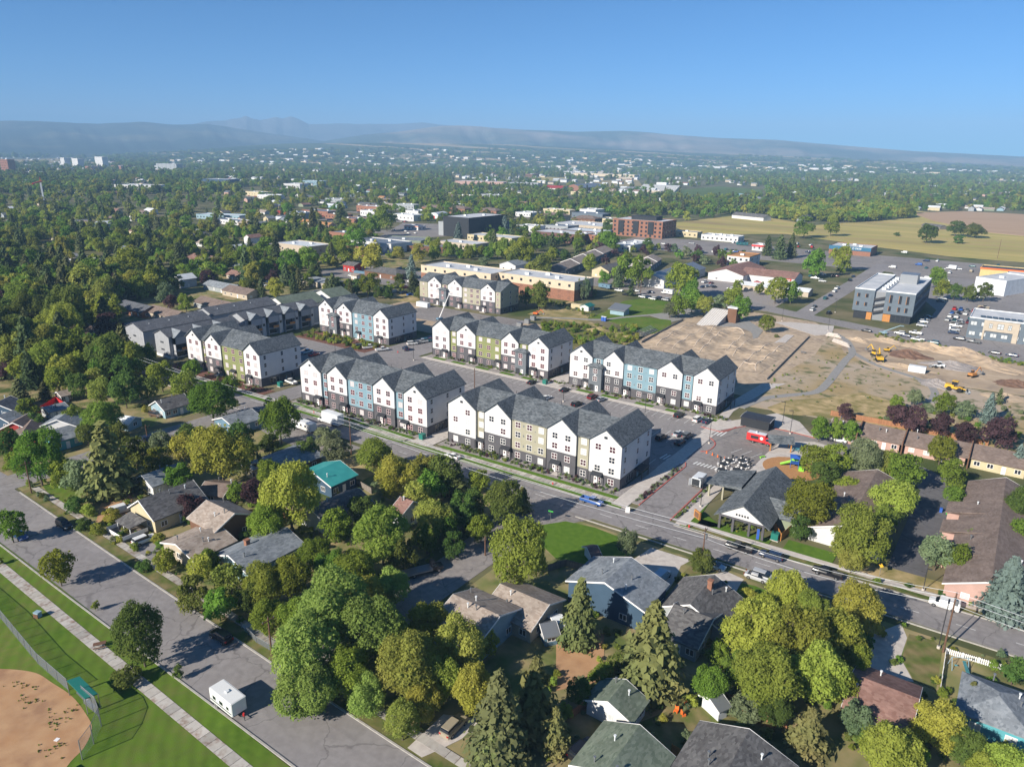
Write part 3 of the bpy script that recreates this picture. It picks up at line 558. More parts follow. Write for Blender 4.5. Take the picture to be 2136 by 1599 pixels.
    c = MB(); c.box(W, 8.2, 2.7, W + 2.4, 12.6, 2.95); c.tube((W + 2.2, 8.4, 0), (W + 2.2, 8.4, 2.7), .12); c.tube((W + 2.2, 12.4, 0), (W + 2.2, 12.4, 2.7), .12); c.build('side_canopy', ['trim_dark'], t)
    for yy in (4.2, 5.6, 7.0, 13.4): window(t, W, yy, 1.5, 1.0, 1.9, rz=math.pi / 2, frame='metal_grey', pane='glass', grid=(1, 1))
    door(t, W, 10.5, rz=math.pi / 2, col='siding_blue')
    if not left_wall: pass
    return t
mir = lambda b: b[::-1]
A3 = [(9.3, 'W3', 2), (2.6, 'N3', 1), (9.4, 'W2', 2), (13.4, 'L4', 3), (8.9, 'W3', 2)]
BL_A = apartment(-255.2, 145.0, 'siding_green', 'three-gabled white and olive green apartment block, leftmost of the front row', A3, doors=(8.4, 19.6, 27.5, 37.3), seed=1)
BL_B = apartment(-261.5, 214.2, 'siding_blue', 'three-gabled white and blue apartment block behind the white pickup trucks', A3, tower=10.6, doors=(8.0, 15.5, 25.0, 38.5), seed=2)
BL_D = apartment(-189.0, 145.4, 'siding_blue', 'four-gabled white and blue apartment block right behind the white box truck', doors=(8.4, 20.5, 37.0, 46.5), seed=3)
BL_E = apartment(-127.1, 148.0, 'siding_tan', 'nearest white and tan apartment block, beside the drive with red kerbs', doors=(11.4, 20.4, 36.3, 48.6), seed=4, drum=0)
BL_F = apartment(-193.1, 215.6, 'siding_green', 'four-gabled white and green apartment block in the middle of the estate', [(8.9, 'W3', 2), (3.8, 'N3', 1), (9.4, 'W2', 2), (12.4, 'L3', 3), (8.0, 'W2', 2), (4.4, 'N3', 1), (9.0, 'W3', 2)], tower=44.6, doors=(6.6, 20.6, 33.2, 49.6), seed=5)
BL_C = apartment(-127.7, 216.4, 'siding_blue', 'four-gabled white and blue apartment block in front of the bmx track', [(9.1, 'W3', 2), (4.3, 'N3', 1), (7.8, 'W2', 2), (12.6, 'L3', 3), (8.8, 'W2', 2), (3.8, 'N3', 1), (8.4, 'W3', 2)], tower=11.3, doors=(7.2, 22.6, 35.6, 48.6), seed=6, drum=0)
BL_G = apartment(-273.1, 294.6, 'siding_tan', 'unfinished white and tan apartment block behind the boom lift, farthest back', [(6.5, 'S3', 1), (9.4, 'W3', 2), (4.7, 'N3', 1), (9.6, 'W2', 2), (12.5, 'L3', 3), (9.3, 'W2', 2), (3.2, 'S3', 0)], tower=18.2, doors=(13.6, 28.5, 45.0), seed=7)
# ------------------------------------------------------------------ houses and other buildings
LM = []                                     # (x, y, short description) used to say what a thing stands beside
rh = random.Random(11)
def facing(x, y, ang):                       # is a wall whose outward normal points along ang turned to the viewer's side?
    return math.cos(ang) * (-x) + math.sin(ang) * (-y) > 0
def snap(a):
    q = round(a / (math.pi / 2)) * math.pi / 2
    return q if abs(a - q) < R_(16) else a
def vent_pipes(par, L, hw, zr, ze, n, rn):
    for i in range(n):
        u = rn.uniform(-.4, .4) * L; w = rn.choice((-1, 1)) * rn.uniform(.15, .7) * hw; z = zr - (zr - ze) * abs(w) / hw
        b = MB(); b.tube((0, 0, -.3), (0, 0, .75), .1, n=6); b.tube((0, 0, .75), (0, 0, .95), .2, n=6); b.build('vent_pipe', ['metal_white' if i % 2 else 'metal_grey'], par, (u, w, z + .2))
def walls_windows(t, x, y, rz, L, W, ze, n_long, n_short, frame, storeys=1, dr='trim_white', w=1.3, h=1.1):
    for side, (nx, ny) in enumerate(((0, -1), (1, 0), (0, 1), (-1, 0))):
        ang = rz + math.atan2(ny, nx)
        if not facing(x, y, ang): continue
        ln, n = (L, n_long) if nx == 0 else (W, n_short)
        for s in range(storeys):
            for i in range(n):
                u = (i + .5) / n * ln - ln / 2; z = 1.55 + s * 2.8
                if z > ze - .6: continue
                px_, py_ = (u * -ny, ny * W / 2) if nx == 0 else (nx * L / 2, u * nx)
                r = math.atan2(ny, nx) + math.pi / 2
                if s == 0 and i == n // 2 and nx == 0 and n > 2: door(t, px_, py_, r, col=dr, glass=False)
                else: window(t, px_, py_, z, w, h, rz=r, frame=frame, pane='glass' if rh.random() < .75 else 'blind', grid=(2, 1))
def house(label, r1, r2, zr, hw, ze, roof, wall, short=None, name='house', frame='trim_white', nl=3, ns=2, storeys=1, vents=2, chim=None, hip=False, ov=.5, th=.2, cat='house', group=None, gm=None, px=True, win=True, snapit=True, foot=True):
    a, c = (G(*r1, zr), G(*r2, zr)) if px else (r1, r2)
    x, y = (a[0] + c[0]) / 2, (a[1] + c[1]) / 2; rz = math.atan2(c[1] - a[1], c[0] - a[0]); rz = snap(rz) if snapit else rz; L = math.hypot(c[0] - a[0], c[1] - a[1])
    if rz > math.pi / 2 + .01: rz -= math.pi
    if rz < -math.pi / 2 - .01: rz += math.pi
    if hip: L += 2 * hw * .9
    t = thing(name, label, cat, (x, y, 0), rz, group)
    b = MB(); wl = L - 2 * ov * .8
    b.box(-wl / 2, -hw, 0, wl / 2, hw, ze)
    if not hip: b.gable_x(-wl / 2, wl / 2, 0, hw, ze, zr - .12, 1 if gm else 0)
    b.build('wall', [wall] + ([gm] if gm else []), t)
    r = MB()
    if hip: r.hip(-L / 2, -hw - ov, L / 2, hw + ov, ze - .1, zr)
    else: r.roof_x(-L / 2, L / 2, 0, hw, ze, zr - .02, th, ov)
    ro = r.build('roof', [roof], t)
    if not hip and zr < 12 and depth(x, y) < 330:
        sl = (zr - ze) / hw
        for s in (-1, 1):
            for d in (-1, 1):
                xx = s * (L / 2 + .02); f = MB(); f.add([(xx, 0, zr - .1), (xx, d * (hw + ov), ze - sl * ov - .1), (xx, d * (hw + ov), ze - sl * ov + .18), (xx, 0, zr + .22), (xx + s * .06, 0, zr - .1), (xx + s * .06, d * (hw + ov), ze - sl * ov - .1), (xx + s * .06, d * (hw + ov), ze - sl * ov + .18), (xx + s * .06, 0, zr + .22)], [(0, 1, 2, 3), (7, 6, 5, 4), (0, 4, 5, 1), (3, 2, 6, 7)])
                f.build('fascia', [frame], t)
    near = depth(x, y) < 420
    if near: vent_pipes(ro, L, hw, zr, ze, vents, rh)
    if chim:
        cx, cy, ch = chim; k = MB(); k.box(cx - .45, cy - .4, ze - .5, cx + .45, cy + .4, ch); k.box(cx - .55, cy - .5, ch, cx + .55, cy + .5, ch + .15); k.build('chimney', ['brick'], ro)
    if win and depth(x, y) < 900: walls_windows(t, x, y, rz, wl, 2 * hw, ze, nl, ns, frame, storeys)
    if foot:
        q = []; cc, ss = math.cos(rz), math.sin(rz)
        for u, v in ((-1, -1), (1, -1), (1, 1), (-1, 1)): uu, vv = u * (L / 2 + 1), v * (hw + 1); q.append((x + cc * uu - ss * vv, y + ss * uu + cc * vv))
        FOOT.append(q)
    if short: LM.append((x, y, short))
    return t
N = 'houses in the streets before the estate'
h1 = house('house with dark grey gable roof and small white fenced porch', (290, 1045), (401, 1001), 6.4, 5.0, 3.3, 'roof_charcoal', 'w_cream', 'the white-porch house', nl=3, vents=3)
h2 = house('brown house with umber shingle roof and timber end wall, upper part of the low-roofed home', (432, 1043), (489, 1072), 6.3, 4.6, 4.2, 'roof_tan', 'w_brown', 'the timber-walled house', nl=2, ns=2, vents=3)
house('low garage wing with wide tan shingle roof in front of the timber-walled house', (372, 1138), (452, 1093), 4.3, 5.6, 2.7, 'roof_tan', 'w_beige', 'the wide low garage wing', name='garage', cat='garage', nl=2, ns=1, vents=4)
house('house with slate roof and red chimney, half under bright green trees', (478, 1160), (597, 1100), 4.7, 5.2, 2.9, 'roof_slate', 'w_lblue', 'the red-chimney house', chim=(-2, 1, 5.6))
house('house with pale slate roof and red-brown walls beside the teal roofed one', (540, 966), (642, 926), 4.8, 5.6, 3.0, 'roof_slate', 'w_brown', 'the pale slate roof')
house('house with bright teal metal roof and navy walls', (655, 986), (707, 960), 5.2, 6.0, 3.2, 'teal_metal', 'w_navy', 'the teal roof', vents=3)
house('white-fronted house with dark blue-grey roof between the teal roof and the trees', (648, 1064), (752, 1020), 4.9, 4.4, 3.0, 'roof_charcoal', 'siding_white', 'the white-fronted house')
house('small white two storey cottage with brown roof among the trees', (835, 1036), (862, 1046), 6.0, 3.0, 4.4, 'roof_redbrown', 'siding_white', 'the white cottage', nl=1, ns=1, storeys=2)
house('pale grey-blue house with brown-grey gable roof facing the side street', (946, 1240), (1044, 1285), 6.2, 5.8, 4.3, 'roof_tan', 'w_lblue', 'the pale grey-blue house', vents=4, storeys=2, nl=4, ns=2)
house('wing with tan shingle roof and long cream wall behind the pale grey-blue house', (1040, 1222), (1150, 1258), 4.9, 5.2, 3.0, 'roof_tan', 'w_beige', 'the tan roofed wing')
h9 = house('large navy house with grey gable roof beside the driveway', (1262, 1216), (1316, 1163), 7.2, 7.6, 4.6, 'roof_slate', 'w_navy', 'the navy house', storeys=2, vents=4, nl=3, ns=2)
h10 = house('grey house with charcoal roof, its gable nearest the street', (1440, 1262), (1490, 1199), 5.6, 5.4, 3.0, 'roof_charcoal', 'w_grey', 'the brick-chimney house', chim=(1.5, -.8, 7.0))
house('wing of the brick-chimney house with broad charcoal roof in tree shade', (1405, 1262), (1490, 1290), 4.9, 6.2, 2.9, 'roof_charcoal', 'w_grey', foot=True)
house('long house with red-brown roof beside the curved lawn', (1776, 1411), (1918, 1452), 4.8, 5.6, 2.9, 'roof_redbrown', 'siding_white', 'the red-brown roof', vents=3)
h12 = house('teal cottage with slate hip roof and white french doors', (2080, 1456), (2090, 1436), 5.0, 4.4, 3.0, 'roof_slate', 'w_teal', 'the teal cottage', hip=True, vents=3)
house('white house with mossy green roof at the bottom edge', (1262, 1608), (1337, 1514), 5.2, 5.0, 3.1, 'roof_green', 'siding_white', 'the mossy green roof', vents=3)
house('house with brown-grey roof and tall vents at the bottom edge', (1478, 1668), (1568, 1524), 5.2, 6.4, 3.0, 'roof_charcoal', 'w_beige', 'the bottom brown-grey roof', vents=4)
house('small white garage with dark green roof and red sign on its gable', (1268, 1464), (1306, 1418), 4.3, 3.6, 2.7, 'roof_green', 'siding_white', 'the garage with a red sign', name='garage', cat='garage', nl=2, ns=1)
house('blue garden shed with ribbed metal roof beside the tall spruce', (1126, 1302), (1160, 1296), 3.2, 1.9, 2.2, 'metal_grey', 'w_blue', 'the blue shed', name='shed', cat='shed', nl=1, ns=1, vents=0)
house('white playhouse shed with grey roof right behind the blue shed', (1150, 1289), (1172, 1283), 3.0, 1.6, 2.2, 'metal_white', 'siding_white', None, name='shed', cat='shed', nl=1, ns=1, vents=0)
house('grey and white tool shed standing alone on the lawn', (1480, 1458), (1506, 1446), 2.9, 1.7, 2.2, 'metal_grey', 'metal_white', 'the lone tool shed', name='shed', cat='shed', nl=1, ns=1, vents=0, win=False)
house('white shed with rusty red roof in the shade of the corner lawn', (1224, 1142), (1246, 1138), 2.8, 1.7, 2.0, 'roof_redbrown', 'metal_white', 'the rusty-roofed shed', name='shed', cat='shed', vents=0, win=False)
house('red house with brown shingle roof, left of the slate roofs', (26, 882), (60, 862), 6.2, 4.4, 4.0, 'roof_umber', 'w_red', 'the red house', vents=1)
house('red front wing with stepped brown roofs', (45, 905), (66, 876), 5.4, 3.2, 4.0, 'roof_umber', 'w_red', None, vents=1)
house('house with slate roof directly right of the red house', (90, 903), (152, 884), 4.8, 4.6, 2.9, 'roof_slate', 'w_teal', 'the slate roof by the red house')
house('white two storey house with light slate roof behind the slate roof', (118, 876), (150, 855), 6.4, 4.6, 4.6, 'roof_slate', 'siding_white', 'the white house with slate roof', storeys=2, nl=2)
house('grey garage with flat-pitched roof and red fence behind it', (92, 850), (132, 838), 3.6, 3.0, 2.6, 'roof_slate', 'w_grey', None, name='garage', cat='garage')
house('brown log shed with tan roof beside the red fence', (118, 818), (142, 812), 3.4, 2.4, 2.4, 'roof_tan', 'w_brown', None, name='shed', cat='shed', vents=0)
house('pale blue shed with white doors and light blue roof', (252, 866), (282, 870), 3.6, 2.6, 2.4, 'metal_white', 'w_lblue', 'the pale blue shed', name='shed', cat='shed', vents=0, nl=1, ns=1)
house('grey-blue bungalow with little entrance gable and lawn', (322, 836), (386, 822), 5.0, 4.0, 2.9, 'roof_charcoal', 'w_lblue', 'the grey-blue bungalow', nl=4)
house('house with light slate roof half hidden by yellow-green trees', (462, 871), (526, 853), 4.6, 5.0, 2.9, 'roof_slate', 'w_blue', 'the slate roof in yellow-green trees')
house('white gabled house with blue-grey roof behind the white-porch house', (292, 990), (378, 966), 4.8, 3.8, 3.0, 'roof_slate', 'siding_white', 'the white gabled house')
house('tan roofed garage between the white-porch house and the purple tree', (428, 1004), (484, 1010), 3.9, 3.6, 2.6, 'roof_umber', 'w_beige', None, name='garage', cat='garage', nl=1)
house('cream camper-like annex with flat roof behind the purple tree', (514, 972), (534, 966), 3.4, 2.0, 3.0, 'metal_white', 'w_cream', None, name='annex', cat='annex', vents=0)
house('dark garage roof at the left edge in deep shade', (-10, 842), (22, 826), 5.0, 4.4, 3.0, 'roof_dark', 'w_navy', None, name='garage', cat='garage')
house('pale slate roofed house at the left edge', (-6, 868), (38, 852), 4.6, 4.0, 2.9, 'roof_slate', 'w_navy', None)
# porch of the first house
pb = MB(); pb.add([(-6.9, -3.4, 2.8), (-6.9, 3.4, 2.8), (-10.6, 3.0, 2.2), (-10.6, -3.0, 2.2), (-6.9, -3.4, 3.0), (-6.9, 3.4, 3.0), (-10.6, 3.0, 2.4), (-10.6, -3.0, 2.4)], [(0, 3, 2, 1), (4, 5, 6, 7), (2, 3, 7, 6), (0, 4, 7, 3), (1, 2, 6, 5)]); pb.build('porch_roof', ['roof_charcoal'], h1)
for s in (-2.6, 0, 2.6): k = MB(); k.box(-10.4, s - .08, 0, -10.24, s + .08, 2.25); k.build('porch_post', ['trim_white'], h1)
k = MB(); k.box(-12.5, -3.6, .1, -7, 3.6, .5); k.build('porch_deck', ['wood_grey'], h1)
for (xa, ya, xb, yb) in ((-12.4, -3.5, -12.4, 3.5), (-12.4, -3.5, -7, -3.5), (-12.4, 3.5, -7, 3.5)):
    k = MB(); k.obox((xa + xb) / 2, (ya + yb) / 2, .5, 1.35, math.hypot(xb - xa, yb - ya), .06, math.atan2(yb - ya, xb - xa)); k.build('railing', ['trim_white'], h1)
# condominiums on the right
K = 'brown-roofed condominiums'
for i, (a, c, lb, wl) in enumerate((((1738, 872), (1797, 884), 'condominium unit at the left end of the brown-roofed row', 'w_pink'), ((1800, 881), (1891, 899), 'condominium unit with pink brick front, second from the left', 'w_pink'),
                                    ((1893, 897), (2026, 927), 'condominium unit behind the parked grey trailer', 'w_pink'), ((2028, 924), (2150, 950), 'condominium unit with pale yellow brick front at the right end', 'w_cream'))):
    u = house(lb, a, c, 5.0, 5.6, 3.0, 'roof_umber', wl, ['the end condo unit', 'the pink brick condo', 'the trailer condo', 'the yellow brick condo'][i], nl=4, ns=1, cat='townhouse', name='townhouse', group='single storey brown-roofed terrace', ov=.7)
    L = math.hypot(G(*a, 5)[0] - G(*c, 5)[0], G(*a, 5)[1] - G(*c, 5)[1]); k = MB(); k.add([(L / 2 + .05, -6.9, 0), (L / 2 + .35, -6.9, 0), (L / 2 + .35, 6, 0), (L / 2 + .05, 6, 0), (L / 2 + .05, -6.9, 3.9), (L / 2 + .35, -6.9, 3.9), (L / 2 + .35, 6, 3.9), (L / 2 + .05, 6, 3.9), (L / 2 + .05, 0, 6.1), (L / 2 + .35, 0, 6.1)], [(0, 1, 5, 4), (2, 3, 7, 6), (4, 5, 9, 8), (6, 7, 8, 9), (0, 4, 8, 7, 3), (1, 2, 6, 9, 5)]); k.build('party_wall', ['w_brown'], u)
house('condominium block with broad brown roof and white end wall', (1776, 1100), (1822, 978), 5.8, 7.2, 3.2, 'roof_umber', 'siding_white', 'the white end wall', nl=5, ns=0, cat='townhouse', name='townhouse', vents=5)
cb = house('largest condominium roof at the right edge, with stepped pink walls', (2072, 1216), (2096, 996), 6.0, 7.0, 3.1, 'roof_umber', 'w_pink', 'the stepped pink walls', nl=6, ns=2, cat='townhouse', name='townhouse', vents=6)
for i in range(3):
    k = MB(); yy = 9.6; x0 = -16 + i * 11; k.box(x0, 6.8, 0, x0 + 6, 9.8, 2.8); k.build('garage_bay', ['w_pink'], cb); k = MB(); k.add([(x0 - .4, 2.0, 5.1), (x0 + 6.4, 2.0, 5.1), (x0 + 6.4, 10.3, 2.8), (x0 - .4, 10.3, 2.8), (x0 - .4, 2.0, 5.3), (x0 + 6.4, 2.0, 5.3), (x0 + 6.4, 10.3, 3.0), (x0 - .4, 10.3, 3.0)], [(0, 1, 2, 3), (7, 6, 5, 4), (2, 6, 7, 3), (0, 3, 7, 4), (1, 5, 6, 2)]); k.build('bay_roof', ['roof_umber'], cb)

# grey board-and-batten town houses with gablets
def rowhouse(label, x0, y0, W, L, ze, zr, balconies, short):
    t = thing('row_house', label, 'row house', (x0 + W / 2, y0, 0), 0, 'grey batten row houses'); LM.append((x0 + W / 2, y0 + 5, short))
    FOOT.append([(x0 - 2, y0 - 2), (x0 + W + 3, y0 - 2), (x0 + W + 3, y0 + L + 2), (x0 - 2, y0 + L + 2)])
    b = MB(); b.box(-W / 2 - .04, -.04, 0, W / 2 + .04, L + .04, .9, 1); b.box(-W / 2, 0, .9, W / 2, L, ze); b.gable_y(0, L, 0, W / 2, ze, zr - .1); b.build('wall', ['batten_grey', 'trim_white'], t)
    r = MB(); r.roof_y(-.4, L + .4, 0, W / 2, ze, zr - .05, .2, .5); ro = r.build('roof', ['roof_dark'], t)
    for i in range(int(L / 9)): v = MB(); v.tube((W * .22, 5 + i * 8.7, zr - 1.6), (W * .22, 5 + i * 8.7, zr - .5), .13, n=5); v.build('vent_pipe', ['metal_white'], ro)
    for i in range(int(W / .55)): k = MB(); xx = -W / 2 + .3 + i * .55; h = ze + (zr - ze) * (1 - abs(xx) / (W / 2)) - .25; k.box(xx - .03, -.05, .95, xx + .03, 0, h); k.build('batten', ['batten_grey'], t)
    for z in (3.2, 6.2):
        for dx in (-.8, 0, .8): window(t, dx, 0, z, .5, .5, frame='trim_dark', grid=(1, 1))
    if balconies:
        n = int(L / 9)
        for i in range(n):
            yy = 1.5 + i * 9.0; q = MB(); q.box(W / 2, yy, 0, W / 2 + 1.9, yy + .25, ze - .4); q.box(W / 2, yy + 5.6, 0, W / 2 + 1.9, yy + 5.85, ze - .4); q.box(W / 2, yy, 2.9, W / 2 + 1.9, yy + 5.85, 3.15); q.box(W / 2, yy, 5.8, W / 2 + 1.9, yy + 5.85, ze - .4)
            q.build('balcony_frame', ['batten_grey'], t)
            for z in (.4, 3.25): k = MB(); k.box(W / 2 + .02, yy + .4, z, W / 2 + .1, yy + 5.4, z + 2.3); k.build('balcony_glazing', ['glass'], t)
            k = MB(); k.box(W / 2 + 1.7, yy + 2.6, 3.15, W / 2 + 1.85, yy + 5.6, 4.2); k.build('balcony_panel', ['wood_orange'], t)
            g = MB(); g.add([(W / 2 + 2.1, yy - .3, ze - .4), (W / 2 + 2.1, yy + 6.1, ze - .4), (W / 2 + 2.1, yy + 2.9, ze + 2.2), (1.0, yy - .3, ze - .4), (1.0, yy + 6.1, ze - .4), (.3, yy + 2.9, ze + 2.2)], [(0, 1, 2), (0, 2, 5, 3), (1, 4, 5, 2), (3, 5, 4)]); g.build('gablet', ['roof_slate'], ro)
            k = MB(); k.box(W / 2 + .02, yy + 6.3, 0, W / 2 + .9, yy + 8.3, ze - .8); k.build('stair_bay', ['siding_white'], t); window(t, W / 2 + .9, yy + 7.3, 5.2, .9, .9, rz=math.pi / 2, frame='trim_dark', grid=(1, 1))
    return t
def plan(px, py, z=0): return G(px, py, z)
rowhouse('grey batten row house at the street corner, first of the back row', -300, 144.7, 13.7, 30.5, 9.0, 11.6, False, 'the grey corner row house')
rowhouse('grey batten row house with white gable end, second of the back row', -305, 179.3, 13.7, 34, 9.0, 11.6, False, 'the second grey row house')
rowhouse('grey batten row house with timber balconies nearest the green apartment block', -280, 146.0, 10.2, 32, 9.0, 11.2, True, 'the balcony row house')
rowhouse('grey batten row house with many balconies and gablets facing the car park', -284.5, 183.2, 11.2, 41, 9.0, 11.3, True, 'the gablet row house')
house('large sage green roofed hall behind the gablet row house', (578, 622), (648, 606), 9.5, 9.5, 5.5, 'roof_green', 'siding_white', 'the large sage green roof', cat='hall', name='hall', vents=0, nl=5)
house('second sage green roof, right of the large one, with streaked vents', (664, 604), (716, 598), 9.5, 10, 5.5, 'roof_green', 'siding_white', 'the streaked sage roof', cat='hall', name='hall', vents=0, nl=5)

# flat roofed buildings on the street grid
def flat(label, p0, p1, D, h, wall, short=None, name='building', cat='building', roof='membrane', rows=0, cols=6, low=None, lowh=0, ww=1.4, wh=1.3, par=.6, frame='trim_dark', rz=None, units=1, side=2, px=True, pane='glass', parwall=None):
    a, c = (G(*p0), G(*p1)) if px else (p0, p1); L = math.hypot(c[0] - a[0], c[1] - a[1]); rz = snap(math.atan2(c[1] - a[1], c[0] - a[0])) if rz is None else rz
    t = thing(name, label, cat, (a[0], a[1], 0), rz); b = MB()
    if low: b.box(-.03, -.03, 0, L + .03, D, lowh, 1)
    b.box(0, 0, lowh, L, D, h); b.build('wall', [wall] + ([low] if low else []), t)
    r = MB(); r.box(.35, .35, h, L - .35, D - .35, h + .12); ro = r.build('roof', [roof], t)
    p = MB(); e = .35
    p.box(-.05, -.05, h, L + .05, e, h + par); p.box(-.05, D - e, h, L + .05, D + .05, h + par); p.box(-.05, e, h, e, D - e, h + par); p.box(L - e, e, h, L + .05, D - e, h + par); p.build('parapet', [parwall or wall], t)
    for i in range(units): u = MB(); xx = L * (.2 + .6 * (i + .5) / units); yy = D * (.35 + .3 * (i % 2)); u.box(xx - 1.4, yy - 1, h + .1, xx + 1.4, yy + 1, h + 1.5); u.build('roof_unit', ['metal_white'], ro)
    for s in range(rows):
        z = (h / max(rows, 1)) * (s + .5)
        for i in range(cols): window(t, L * (i + .5) / cols, 0, z, ww, wh, frame=frame, pane=pane, grid=(2, 1))
        for i in range(side):
            if facing(a[0] + L, a[1] + D / 2, rz): window(t, L, D * (i + .5) / side, z, ww, wh, rz=math.pi / 2, frame=frame, pane=pane, grid=(2, 1))
    cc, ss = math.cos(rz), math.sin(rz); FOOT.append([(a[0] + cc * u - ss * v, a[1] + ss * u + cc * v) for u, v in ((-2, -2), (L + 2, -2), (L + 2, D + 2), (-2, D + 2))])
    if short: LM.append((a[0] + cc * L / 2, a[1] + ss * L / 2, short))
    return t, L, D, h
def sign(t, x, y, z, w, h, m, rz=0.0, name='sign', letters=None, lm='trim_white', size=None):
    b = MB(); b.box(-w / 2, -.12, -h / 2, w / 2, 0, h / 2); o = b.build(name, [m], t, (x, y, z), rz)
    if letters:
        cu = bpy.data.curves.new('lettering', 'FONT'); cu.body = letters; cu.align_x = 'CENTER'; cu.align_y = 'CENTER'; cu.size = size or h * .8; cu.extrude = .03; cu.resolution_u = 2
        tmp = bpy.data.objects.new('tmp', cu); COLL.objects.link(tmp); dg = bpy.context.evaluated_depsgraph_get(); me = bpy.data.meshes.new_from_object(tmp.evaluated_get(dg)); bpy.data.objects.remove(tmp); bpy.data.curves.remove(cu)
        me.materials.clear(); me.materials.append(MATS[lm]); k = place('lettering', me, o, (0, -.15, 0)); k.rotation_euler = (math.pi / 2, 0, 0)
    return o
flat('cream and brick apartment block with flat roof, left of the pair', (879, 588), (1012, 612), 22, 10.5, 'stucco_cream', 'the left cream and brick block', rows=3, cols=7, low='brick', lowh=6.2, units=3)
flat('cream and brick apartment block with flat roof, right of the pair', (1040, 606), (1197, 629), 22, 10.5, 'stucco_cream', 'the right cream and brick block', rows=3, cols=8, low='brick', lowh=6.2, units=3)
# dark windowless hall
t, L, D, h = flat('black windowless box-shaped hall with brown roof plant', (925, 492), (980, 497), 60, 19, 'w_black', 'the black box hall', cat='hall', name='hall', units=2)
flat('grey low wing left of the black hall', (915, 490), (925, 491), 25, 13, 'w_grey', None, units=0)
flat('lower black wing on the right side of the black hall', (1000, 487), (1030, 489), 30, 11, 'w_slate', None, units=0)
# brick four-storey
t, L, D, h = flat('four storey brick and charcoal block with rooftop penthouse beside the field', (1277, 490), (1372, 500), 34, 16.5, 'brick', 'the four storey brick block', rows=4, cols=11, ww=2, wh=2, units=2, side=5)
for i in (1, 4, 7): k = MB(); k.box(L * (i * .1 + .02), -.7, 3.6, L * (i * .1 + .13), -.01, 16.0); k.build('charcoal_bay', ['w_black'], t)
k = MB(); k.box(L * .3, D * .25, h, L * .8, D * .7, h + 4); k.build('penthouse', ['w_black'], t)
flat('long low white-roofed shop building behind the red brick one', (1150, 476), (1262, 484), 45, 5.5, 'w_beige', 'the long white-roofed shop', rows=1, cols=14, units=3)
flat('red brick building with white flat roof', (1197, 504), (1242, 508), 22, 7.5, 'brick', 'the red brick building', rows=2, cols=4, units=2)
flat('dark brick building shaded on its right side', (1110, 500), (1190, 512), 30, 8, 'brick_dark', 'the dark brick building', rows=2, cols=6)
flat('white service building with magenta-trimmed fascia beside the trees', (1273, 522), (1308, 527), 45, 5, 'siding_white', 'the magenta-trimmed shop', rows=1, cols=4, units=3)
flat('low white-roofed school wing, upper of the two', (975, 500), (1075, 508), 22, 4.8, 'w_cream', 'the upper white-roofed wing', rows=1, cols=14)
flat('low white-roofed school wing with dark windows, lower of the two', (912, 514), (1003, 520), 22, 4.6, 'w_beige', 'the lower white-roofed wing', rows=1, cols=12)
flat('long low building with slate blue roof behind the maple', (790, 512), (878, 516), 30, 5, 'w_green', 'the slate blue low roof', roof='roof_slate', rows=1, cols=8)
flat('low brown building with blue-grey canopy roof', (842, 524), (930, 528), 18, 4.4, 'w_brown', 'the canopy-roofed building', roof='roof_slate', rows=1, cols=9, units=0)
t, L, D, h = flat('white muffler shop with orange-red trim on an open car park', (843, 478), (878, 480), 12, 4, 'siding_white', 'the orange-trimmed shop', rows=1, cols=4, units=0); k = MB(); k.box(-.2, -.2, 3.6, L + .2, -.06, 4.2); k.build('trim_band', ['orange_paint'], t)
flat('low motel block with metal roof and dark glass, left of the estate houses', (410, 456), (500, 460), 20, 5, 'w_lblue', 'the low motel block', roof='metal_white', rows=1, cols=14)
flat('long motel wing with white fascia', (445, 465), (505, 470), 16, 4.5, 'siding_white', None, roof='metal_grey', rows=1, cols=10)
house('red barn-like house with white door and dark roof near the blue fence', (724, 545), (752, 548), 6, 5, 4.4, 'roof_charcoal', 'w_red', 'the red barn-like house')
house('restaurant with dark hipped roof inside the blue fence', (790, 556), (832, 560), 6, 8, 3.6, 'roof_charcoal', 'w_brown', 'the dark hipped restaurant', hip=True, vents=0)
house('tan bungalow with slate hip roof on the dry lawn', (652, 577), (690, 581), 4.9, 6.5, 3.3, 'roof_slate', 'w_beige', 'the tan bungalow', hip=True, nl=3)
house('small beige garage beside the blue fence', (738, 570), (752, 572), 3.4, 3, 2.8, 'roof_tan', 'w_beige', None, name='garage', cat='garage', vents=0)
